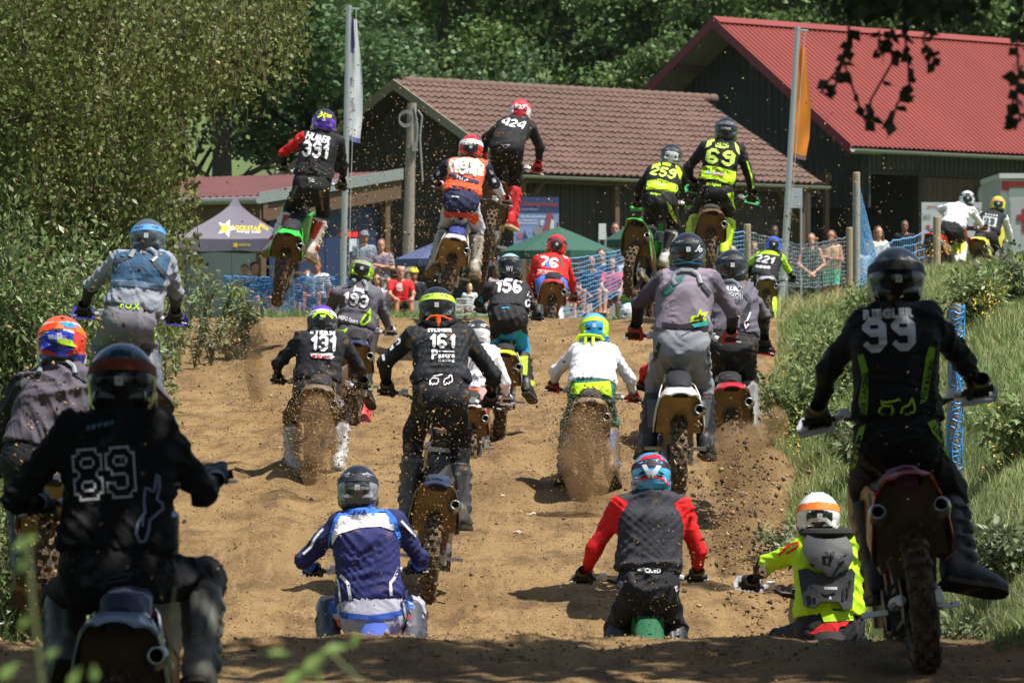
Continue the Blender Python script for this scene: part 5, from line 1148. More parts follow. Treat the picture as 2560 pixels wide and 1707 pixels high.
def boot_meshes():
    s = SDF((-.1, -.16, -.13), (.1, .28, .40), .0095)
    s.cone((0, -.005, .0), (0, -.03, .30), .056, .078, .02, (1, .9, 1)); s.cone((0, -.03, .30), (0, -.035, .345), .078, .080, .01, (1, .88, 1)); s.cone((0, -.045, -.04), (0, .15, -.058), .047, .046, .04, (1, 1, 1)); s.cone((0, -.055, -.04), (0, -.05, .02), .045, .05, .03); s.cone((0, .03, -.01), (0, .10, -.03), .05, .044, .03); s.cone((0, .15, -.058), (0, .2, -.066), .046, .036, .02)
    for z in (.04, .11, .19, .27): s.cone((-.03, .03, z), (.03, .03, z), .045, .045, .008)
    s.cone((0, -.09, .1), (0, -.11, .26), .018, .024, .02)
    for sx in (-1, 1):
        for z, w in ((.06, .050), (.13, .058), (.21, .066), (.285, .072)): s.cone((sx*w, -.02, z), (sx*w, .03, z), .015, .015, .004); s.cone((sx*(w-.012), -.05, z+.004), (sx*w, -.01, z), .012, .012, .004)
    s.half((0, 0, -.088), (0, 0, -1)); s.half((0, -.02, .35), (0, .05, 1)); V, Q = s.nets(); c = V[Q].mean(1); mi = np.zeros(len(Q), int)
    mi[(c[:, 2] > .33)] = 1; mi[(c[:, 2] > .10) & (c[:, 2] < .30) & (c[:, 1] < -.075)] = 2; mi[(c[:, 2] < .06) & (c[:, 2] > .0) & (np.abs(c[:, 1]) < .05)] = 2
    sh = mesh_np('boot', V, Q, True, mi)
    m = MB(); prof = [(-.115, .03), (-.10, .048), (-.03, .045), (.05, .048), (.13, .054), (.19, .046), (.225, .022)]
    P = [(w, y) for y, w in prof]+[(-w, y) for y, w in reversed(prof)]; m.plate([(x, y, -.098) for x, y in P], .026); sole = m.mesh('sole')
    return sh, sole
BOOT, SOLE = boot_meshes()

CR = dict(c1=(0, 500, .3827), c2=(0, 1000, .4510), c3=(620, 200, .3826), c4=(620, 700, .3827), c5=(680, 1100, .3872), c6=(1260, 560, .4082), c7=(1380, 1080, .3998), c8=(1900, 560, .3826), c9=(1900, 1060, .4125), c10=(1500, 250, .4507))
LOG = []
def build_rider(R, seed):
    cx0, cy0, cs = CR[R['crop']]; px = lambda p: (cx0+p[0]*cs, cy0+p[1]*cs)
    J = {k: px(R[k]) for k in ('head', 'N', 'SL', 'SR', 'EL', 'ER', 'HL', 'HR', 'P', 'KL', 'KR', 'AL', 'AR')}; hw = R['hw']*cs
    if 'contact' in R:
        cp = px(R['contact']); Yb = R.get('Y') or ground_Y(cp[0], cp[1], 34, 62); ax = at(cp[0], cp[1], Yb)
    else: Yb = R['Y']; ax = at(*px(R['axle']), Yb)
    sc = R.get('sc') or min(1.12, max(.84, hw*Yb/FPX/.262)); LOG.append((R['id'], round(Yb, 1), round(hw*Yb/FPX/.262, 2), round(ax.z-.338*sc*(0 if 'contact' in R else 1)-hz(ax.x, Yb), 2)))
    bsc = R.get('bsc', .55+.45*sc)
    if 'contact' in R: ax = ax+Vector((0, 0, .338*bsc))
    # joints: lengths of the limbs give the depths
    def chain(p, px_, L, sgn, mn=.02):
        q = at(*px_, p.y); d = (q-p).length; dy = math.sqrt(max(L*L-d*d, mn*mn)); return at(*px_, p.y+sgn*dy)
    def joints(Yp):
        j = {}; j['P'] = at(*J['P'], Yp); j['N'] = chain(j['P'], J['N'], .53*sc, 1, .12*sc); j['head'] = at(*J['head'], j['N'].y+.07*sc)
        for s in 'LR':
            j['S'+s] = at(*J['S'+s], j['N'].y-.01*sc); j['E'+s] = chain(j['S'+s], J['E'+s], .31*sc, 1, .05*sc); j['H'+s] = chain(j['E'+s], J['H'+s], .285*sc, 1, .05*sc)
        m = (j['HL'].y+j['HR'].y)/2; hl = .5*(j['HL'].y+m); hr = .5*(j['HR'].y+m); j['HL'] = at(*J['HL'], hl); j['HR'] = at(*J['HR'], hr)
        rt = (j['SR']-j['SL']); rt = Vector((1, 0, rt.z/max(rt.x, .1)*.5)).normalized()
        for s, g in (('L', -1), ('R', 1)):
            hp = j['P']+rt*(.088*sc*g)+Vector((0, 0, -.03*sc)); j['I'+s] = hp; j['K'+s] = chain(hp, J['K'+s], .46*sc, R.get('kf', 1), .10*sc); j['A'+s] = chain(j['K'+s], J['A'+s], .44*sc, -1, .06*sc)
        j['rt'] = rt; return j
    j = joints(Yb+.35)
    hm = (j['HL']+j['HR'])/2; dz = (hm.z-ax.z)/bsc; Rb = 1.288; ph = math.asin(max(-.6, min(.985, dz/Rb)))-math.radians(42.5) if 'pitch' not in R else math.radians(R['pitch'])
    ph = max(math.radians(-28), min(math.radians(46), ph)); fwd = (.95*math.cos(ph)-.87*math.sin(ph))*bsc; up = (.95*math.sin(ph)+.87*math.cos(ph))*bsc; roll = math.radians(R.get('roll', 0))
    yaw = R.get('yaw'); sy = (hm.x-ax.x-up*math.sin(roll))/max(fwd, .35); yaw = math.radians(yaw) if yaw is not None else -math.asin(max(-.45, min(.45, sy)))
    tgt = Yb+fwd*math.cos(yaw); sh = tgt-hm.y; sh = max(sh, Yb+.13-j['P'].y); j = joints(Yb+.35+sh)
    M = T(ax) @ Matrix.Rotation(yaw, 4, 'Z') @ Matrix.Rotation(roll, 4, 'Y') @ Matrix.Rotation(ph, 4, 'X')
    bike, fend = build_bike(M, bsc, R['bike'], j['HL'], j['HR'], R['blabel'])
    # ---- body
    base = (j['AL']+j['AR'])/2; base.z = min(j['AL'].z, j['AR'].z)-.1; bl = lambda k: np.array(j[k]-base)
    h = max(.010, min(.019, Yb/40*.0155)); far = Yb > 70
    pts = np.array([bl(k) for k in ('P', 'N', 'head', 'SL', 'SR', 'EL', 'ER', 'HL', 'HR', 'KL', 'KR', 'AL', 'AR')]); lo, hi = pts.min(0)-.24*sc, pts.max(0)+.24*sc
    P, Nn, rt = bl('P'), bl('N'), np.array(j['rt']); tw = R.get('tw', 1.)*sc; up_ = Nn-P; ch = P+up_*.70; wa = P+up_*.14; bk = np.array([0, .012, 0])
    SB = SDF(lo, hi, .026)
    SB.cone(P, ch, .085*sc, .1*sc); SB.cone(bl('SL'), bl('SR'), .05*sc, .05*sc); SB.cone(ch, Nn, .09*sc, .05*sc); SB.cone(Nn, bl('head'), .055*sc, .055*sc); SB.cone(bl('head'), bl('head')+np.array([0, .02, 0])*sc, .085*sc, .08*sc)
    for s in 'LR':
        SB.cone(bl('S'+s), bl('E'+s), .045*sc, .038*sc); SB.cone(bl('E'+s), bl('E'+s)+(bl('H'+s)-bl('E'+s))*.72, .038*sc, .026*sc); SB.cone(bl('I'+s), bl('K'+s), .075*sc, .055*sc); SB.cone(bl('K'+s), bl('A'+s), .05*sc, .04*sc)
    V, Q = SB.nets(); root = obj('person', mesh_np('person', V, Q, True), [SKIN]); root.location = base; tag(root, R['label'], 'person', 'riders climbing the track')
    mud = R.get('mud', .25); MJ = cloth(R['jersey'], mud)
    # jersey
    SJ = SDF(np.minimum.reduce([bl(k) for k in ('P', 'N', 'SL', 'SR', 'EL', 'ER', 'HL', 'HR')])-.22*sc, np.maximum.reduce([bl(k) for k in ('P', 'N', 'SL', 'SR', 'EL', 'ER', 'HL', 'HR')])+.22*sc, h)
    cw = .098*tw
    for g in (-1, 1): SJ.cone(wa+rt*g*.082*tw, ch+rt*g*cw, .118*sc, .122*sc, .05); SJ.cone(Nn-np.array([0, 0, .03])*sc, bl('SR' if g > 0 else 'SL')*.9+Nn*.1, .082*sc, .075*sc, .05)
    SJ.cone(wa, ch, .125*sc, .13*sc, .05); SJ.cone(ch, Nn-np.array([0, .0, .02]), .12*sc, .062*sc, .05); SJ.cone(wa-rt*.1*tw+bk, wa+rt*.1*tw+bk, .112*sc, .112*sc, .03)
    if R.get('blouse', 1): SJ.cone(wa+up_*.06-rt*.10*tw, wa+up_*.06+rt*.10*tw, .122*sc, .122*sc, .04)
    arm = []
    for s in 'LR':
        S_, E_, H_ = bl('S'+s), bl('E'+s), bl('H'+s); wr_ = E_+(H_-E_)*.72; SJ.cone(S_, E_, .073*sc, .058*sc, .045); SJ.cone(E_, wr_, .057*sc, .040*sc, .03); arm.append((S_, E_, H_))
    SJ.half(wa-up_*.03, -up_)
    V, Q = SJ.nets(); V = folds(V, Q, .0135*sc, 28, seed); V = folds(V, Q, .0045*sc, 70, seed+9); c = V[Q].mean(1); mi = np.zeros(len(Q), int); mats = [MJ]
    if 'sleeve' in R or 'fore' in R:
        sl = R.get('sleeve', (R['jersey'],)*2); fo = R.get('fore', sl)
        for k, (S_, E_, H_) in enumerate(arm):
            for a, b, col, r_, t0 in ((S_, E_, sl[k], .095, -.18), (E_, H_, fo[k], .08, .0)):
                mats.append(cloth(col, mud)); ba = b-a; t = ((c-a)@ba)/(ba@ba); d = np.linalg.norm(c-a-np.clip(t, 0, 1)[:, None]*ba, axis=1); m_ = (d < r_*sc) & (t > t0) & (t < 1.25); mi[m_] = len(mats)-1
    jer = obj('jersey', mesh_np('jersey', V, Q, True, mi), mats, root)
    # trousers
    SP = SDF(np.minimum.reduce([bl(k) for k in ('P', 'KL', 'KR', 'AL', 'AR')])-.22*sc, np.maximum.reduce([bl(k) for k in ('P', 'KL', 'KR', 'AL', 'AR')])+.25*sc, h)
    hb = np.array([0, -.03, -.05])*sc; pw = R.get('pw', 1.)
    SP.cone(P-rt*.085*sc*pw+up_*.10, P+rt*.085*sc*pw+up_*.10, .112*sc, .112*sc, .04); SP.cone(P-rt*.085*sc*pw, P+rt*.085*sc*pw, .118*sc, .118*sc, .05); SP.cone(P, P+up_*.12, .13*sc, .12*sc, .04)
    if not R.get('seated'): SP.cone(P+hb, P+hb+np.array([0, .06, -.13])*sc, .118*sc, .085*sc, .05)
    for s, g in (('L', -1), ('R', 1)):
        I, K, A = bl('I'+s), bl('K'+s), bl('A'+s); SP.cone(P+rt*g*.08*sc+hb, I, .108*sc, .105*sc, .05); SP.cone(I, K, .108*sc, .083*sc, .04); SP.cone(K, K+(A-K)*.60, .082*sc, .070*sc, .03)
    V, Q = SP.nets(); V = folds(V, Q, .0135*sc, 25, seed+3); V = folds(V, Q, .004*sc, 75, seed+4); c = V[Q].mean(1); mi = np.zeros(len(Q), int); tm = [cloth(R['pants'], min(.9, mud+.2), 'trouser_cloth')]
    if 'shin' in R:
        tm.append(cloth(R['shin'], mud+.15, 'trouser_cloth'))
        for s in 'LR': K, A = bl('K'+s), bl('A'+s); I = bl('I'+s); ba = A-K; mi[(((c-K)@ba)/(ba@ba) > -.12-R.get('shinup', 0)) & (np.linalg.norm(c-K, axis=1) < .45*sc)] = 1
    tro = obj('trousers', mesh_np('trousers', V, Q, True, mi), tm, root)
    Tb = T(-base)
    # boots, gloves, helmet
    bc = R['boots']; bmat = [mat('boot_shell', srgb(bc[0]), .5, var=.1, mud=min(.9, mud+.35), mudscale=10), mat('boot_cuff', srgb(bc[1]), .6, mud=.5), mat('boot_plate', srgb(bc[2]), .5, mud=.5)]
    for s, g in (('L', -1), ('R', 1)):
        A, K = j['A'+s], j['K'+s]; z = (K-A).normalized(); to = math.radians(R.get('toe'+s, 12)); f = Vector((g*math.sin(to), math.cos(to), .05)); f = (f-z*f.dot(z)*.9).normalized(); x = f.cross(z).normalized(); z2 = x.cross(f) if R.get('footflat', 0) else z; f2 = z2.cross(x)
        MM = Matrix(((x.x, f2.x, z2.x, A.x), (x.y, f2.y, z2.y, A.y), (x.z, f2.z, z2.z, A.z), (0, 0, 0, 1))) @ Matrix.Scale(sc*1.04, 4)
        bo = obj('boot', BOOT, bmat, root, Tb @ MM); obj('sole', SOLE, [mat('boot_sole', srgb(bc[3] if len(bc) > 3 else '26221c'), .8, mud=.7)], bo)
    gc = R.get('gloves', ('151517', '151517')); gmat = [mat('glove_cloth', srgb(gc[0]), .7, mud=mud), mat('glove_back', srgb(gc[1]), .6, mud=mud)]; d = (j['HR']-j['HL']).normalized()
    for s in 'LR':
        H, E = j['H'+s], j['E'+s]; y = H-E; y = (y-d*y.dot(d)).normalized(); y = (y+Vector((0, .8, 0))).normalized(); y = (y-d*y.dot(d)).normalized(); z = d.cross(y)
        MM = Matrix(((d.x, y.x, z.x, H.x), (d.y, y.y, z.y, H.y), (d.z, y.z, z.z, H.z), (0, 0, 0, 1))) @ Matrix.Scale(sc*1.08, 4); obj('glove', GLV_L if s == 'L' else GLV_R, gmat, root, Tb @ MM)
    hc = R['helm']; hmat = [mat('helmet_shell', srgb(q), .22, var=.04, mud=.18, mudscale=14, coat=.5) for q in hc[:4]]+[mat('helmet_trim', (.012, .012, .013), .6)]
    hs = sc*1.0; MM = T(j['head']) @ Matrix.Rotation(math.radians(R.get('hyaw', 0)), 4, 'Z') @ Matrix.Rotation(math.radians(R.get('hroll', 0)), 4, 'Y') @ Matrix.Rotation(math.radians(-R.get('hpitch', 14)), 4, 'X') @ Matrix.Scale(hs, 4)
    he = obj('helmet', HM['shell'], hmat, root, Tb @ MM); sm = mat('strap_band', srgb(R.get('strap', '1a1a1c')), .7, mud=.2); obj('goggle_strap', HM['strap'], [sm], he); obj('strap_clip', HM['clip'], [sm], he); obj('peak', HM['peak'], [hmat[1]], he); obj('goggle_lens', HM['lens'], [mat('lens', (.02, .02, .03), .1, coat=1)], he)
    hx, hy = J['head']; gcol = hc[3] if sum(srgb(hc[3])) > .25 else '6c7276'; rl = math.radians(R.get('hroll', 0)); R['dec'] = list(R.get('dec', ()))+[('p', [((hx+(a*math.cos(rl)-b*math.sin(rl))*hw-cx0)/cs, (hy+(a*math.sin(rl)+b*math.cos(rl))*hw-cy0)/cs) for a, b in L_], gcol, {'on': 'h', 'ly': -1}) for g_ in (-1, 1) for L_ in ([(g_*.46, .02), (g_*.30, .17), (g_*.12, .23), (g_*.10, .28), (g_*.34, .26), (g_*.45, .14)], [(g_*.40, -.26), (g_*.22, -.36), (g_*.10, -.30), (g_*.28, -.24)])]
    if R.get('sticker', 1): obj('sticker', HM['sticker'], [mat('sticker_white', (.6, .6, .6), .5)], he)
    # ---- prints and gear laid on the clothing
    bpy.context.view_layer.update(); BV = {}
    def bv(k):
        if k not in BV: BV[k] = bvh_of({'j': jer, 't': tro, 'h': he, 'f': fend}[k])
        return BV[k]
    cell = .028/(Yb/FPX); par = {'j': root, 't': root, 'h': root, 'f': bike}
    for dcl in R.get('dec', ()):
        kind = dcl[0]
        if kind == 't':
            _, s_, cx, cy, hh, ww, rot, col = dcl[:8]; o = dcl[8] if len(dcl) > 8 else {}
            V2, F2 = px_text(s_, *px((cx, cy)), hh*cs, ww*cs if ww else None, rot, o.get('st') or ('k' if s_.isdigit() else 'b'), o.get('sl', 0), o.get('arc', 0), o.get('gap', .06)); nm = 'number_print' if s_.isdigit() else 'lettering'
        elif kind == 'p': _, pts_, col = dcl[:3]; o = dcl[3] if len(dcl) > 3 else {}; V2, F2 = poly2d([px(p) for p in pts_], cell); nm = 'cloth_panel'
        elif kind == 's': _, pts_, wd, col = dcl[:4]; o = dcl[4] if len(dcl) > 4 else {}; V2, F2 = stroke2d([px(p) for p in pts_], wd*cs, o.get('closed', 0)); nm = o.get('n', 'logo_print')
        elif kind == 'b':  # neck brace: tube along points on the back
            _, pts_, wd, col = dcl[:4]; q = []
            for p in pts_:
                x, y = px(p); dr = Vector(((x-CX)/FPX, 1, (CY-y)/FPX)).normalized(); hh_ = bv('j').ray_cast(Vector((0, 0, 0)), dr); pt = hh_[0] if hh_[0] is not None else at(x, y, j['N'].y-.09*sc); q.append(Vector(pt)-dr*.012-base)
            m = MB(); m.tube(q, wd*cs/2/FPX*Yb, 8, flat=.6, ref=(0, 1, 0)); obj('neck_brace', m, [mat('brace_plastic', srgb(col), .4, mud=.2)], root); continue
        tg = o.get('on', 'j'); off = .0085+.0045*o.get('ly', 0)
        if tg == 'f':
            br = bike.matrix_world.copy(); tmp = empty('tmp'); tmp.location = (0, 0, 0); bpy.context.view_layer.update(); q_ = lay(bv(tg), V2, F2, nm, cloth(col, .3, 'fender_print'), tmp, off, Yb); q_.parent = bike; q_.data.transform(br.inverted()); bpy.data.objects.remove(tmp)
        elif nm == 'number_print' and o.get('st', 'k') == 'k':
            k0 = 0
            for ch in s_:
                n_ = len(GLYPHS[(ch, 'k')][0]); lay(bv(tg), V2[k0:k0+n_], [[i-k0 for i in f] for f in F2 if k0 <= f[0] < k0+n_], nm, cloth(col, mud*.7, 'print_ink'), root, off, j['N'].y); k0 += n_
        else: lay(bv(tg), V2, F2, nm, cloth(col, mud*.7, 'print_ink'), root, off, j['N'].y)
    if R.get('extra'): R['extra'](R, j, root, base, sc, px, bv, Yb)
    return root, bike

def collar(col, wing=None):
    """closed neck brace ring with a rear strut"""
    def f(R, j, root, base, sc, px, bv, Yb):
        m = MB(); c = j['N']-base+Vector((0, .01, .035))*sc; n = 20
        m.tube([c+Vector((.118*math.cos(a), .105*math.sin(a), .012*math.cos(2*a)+.01*math.sin(a)))*sc for a in np.linspace(0, 6.283, n)], .026*sc, 8, flat=.8); obj('neck_brace', m, [mat('brace_plastic', srgb(col), .4, mud=.15)], root)
        if wing:
            m = MB(); pts = []
            for u, v in wing:
                x, y = px((u, v)); d = Vector(((x-CX)/FPX, 1, (CY-y)/FPX)).normalized(); h = bv('j').ray_cast(Vector((0, 0, 0)), d); pts.append((h[0] if h[0] is not None else at(x, y, j['N'].y-.1))-d*.02-base)
            m.plate(pts, .018*sc); obj('brace_strut', m, [mat('brace_plastic', srgb(col), .4, mud=.15)], root)
    return f
def protector(R, j, root, base, sc, px, bv, Yb):
    """hard shell back protector of two overlapping plates with cut slots"""
    SH = mat('protector_shell', srgb('23262b'), .6, var=.1, mud=.15); ED = mat('protector_edge', srgb('202327'), .5)
    def shell(P, off, name, m, th=.02):
        V2, F2 = poly2d([px(p) for p in P], 7.); bvj = bv('j'); out = []
        for x, y in V2:
            d = Vector(((x-CX)/FPX, 1, (CY-y)/FPX)).normalized(); h = bvj.ray_cast(Vector((0, 0, 0)), d); p = h[0] if h[0] is not None else (bvj.find_nearest(at(x, y, Yb))[0]); out.append(Vector(p)-d*off-base)
        if th < .01: out = [p-Vector((0, .012, 0)) for p in out]
        A_ = np.array([tuple(p) for p in out]); x_, z_ = A_[:, 0]-A_[:, 0].mean(), A_[:, 2]-A_[:, 2].mean(); G_ = np.stack([x_*0+1, x_, z_, x_*x_, x_*z_, z_*z_], 1); cf = np.linalg.lstsq(G_, A_[:, 1], rcond=None)[0]
        for p, yy in zip(out, G_@cf): p.y = .12*p.y+.88*(yy-.012)
        ys = np.array([p.y for p in out]); o = None
        me = bpy.data.meshes.new(name); me.from_pydata([tuple(p) for p in out], [], F2); me.update(); o = obj(name, me, [m], root); md = o.modifiers.new('thick', 'SOLIDIFY'); md.thickness = th; md.offset = 0; return o
    shell([(1540, 860), (1600, 850), (1650, 880), (1820, 875), (1870, 850), (1890, 880), (1875, 1100), (1820, 1110), (1790, 1060), (1680, 1060), (1640, 1100), (1575, 1085), (1560, 1000)], .02, 'lower_back_plate', SH)
    shell([(1600, 640), (1720, 670), (1830, 650), (1870, 700), (1885, 790), (1850, 850), (1800, 870), (1770, 900), (1720, 900), (1690, 860), (1620, 840), (1568, 750), (1575, 690)], .045, 'upper_back_plate', SH)
    for P in ([(1700, 745), (1725, 745), (1735, 790), (1715, 790)], [(1745, 745), (1770, 745), (1760, 790), (1742, 790)], [(1620, 790), (1665, 800), (1670, 815), (1628, 808)], [(1610, 770), (1655, 780), (1660, 795), (1615, 788)], [(1790, 800), (1835, 780), (1832, 796), (1795, 815)], [(1800, 780), (1840, 760), (1838, 775), (1800, 795)], [(1610, 960), (1630, 960), (1640, 1030), (1620, 1040)], [(1640, 970), (1655, 985), (1665, 1030), (1652, 1040)], [(1820, 970), (1838, 950), (1830, 1040), (1812, 1050)], [(1850, 930), (1866, 920), (1860, 1010), (1846, 1020)]): shell(P, .06 if P[0][1] < 850 else .034, 'vent_slot', mat('vent_black', (.01, .01, .01), .8), .004)
    WH = mat('print_pale', (.55, .55, .56), .6)
    for args in (px_text('LEATT', *px((1742, 1030)), 9, 26, -4, 'b'),): 
        V2, F2 = args; bvj = bv('j'); out = [Vector((bvj.ray_cast(Vector((0, 0, 0)), Vector(((x-CX)/FPX, 1, (CY-y)/FPX)).normalized())[0] or at(x, y, Yb)))-Vector((0, .037, 0))-base for x, y in V2]
        me = bpy.data.meshes.new('lettering'); me.from_pydata([tuple(p) for p in out], [], F2); obj('lettering', me, [WH], root)
    shell([(1700, 965), (1780, 965), (1783, 982), (1703, 982)], .036, 'pale_badge', WH, .004)
    m = MB(); c = j['N']-base+Vector((0, 0, .02))*sc; m.tube([c+Vector((.14*math.cos(a), .12*math.sin(a), .01))*sc for a in np.linspace(0, 6.283, 20)], .04*sc, 8, flat=.7); obj('neck_roll', m, [mat('foam_black', (.015, .015, .016), .9)], root)

FOXHEAD = lambda cx, cy, w, a=0: [[(cx+(x*math.cos(a)-y*math.sin(a))*w, cy+(x*math.sin(a)+y*math.cos(a))*w) for x, y in L] for L in
    ([(-.48, .22), (-.46, .02), (-.36, -.08), (-.42, -.2), (-.30, -.16), (-.05, -.20), (.08, -.26)], [(-.36, -.08), (-.12, -.06), (-.10, .12)], [(-.48, .22), (-.40, .14), (-.36, .22), (-.28, .15), (-.22, .21), (-.16, .14), (-.10, .20)],
     [(.12, .14), (.16, -.02), (.34, -.10), (.42, -.28), (.47, -.12), (.50, .02), (.44, .12), (.38, .10), (.34, .18), (.26, .14), (.22, .20), (.12, .20)])]
W_, K_, NEON = 'e6e6ea', '17181b', 'c3f02b'
def fox(cx, cy, w, wd, col, on='t', a=0): return [('s', L, wd, col, {'on': on}) for L in FOXHEAD(cx, cy, w, a)]
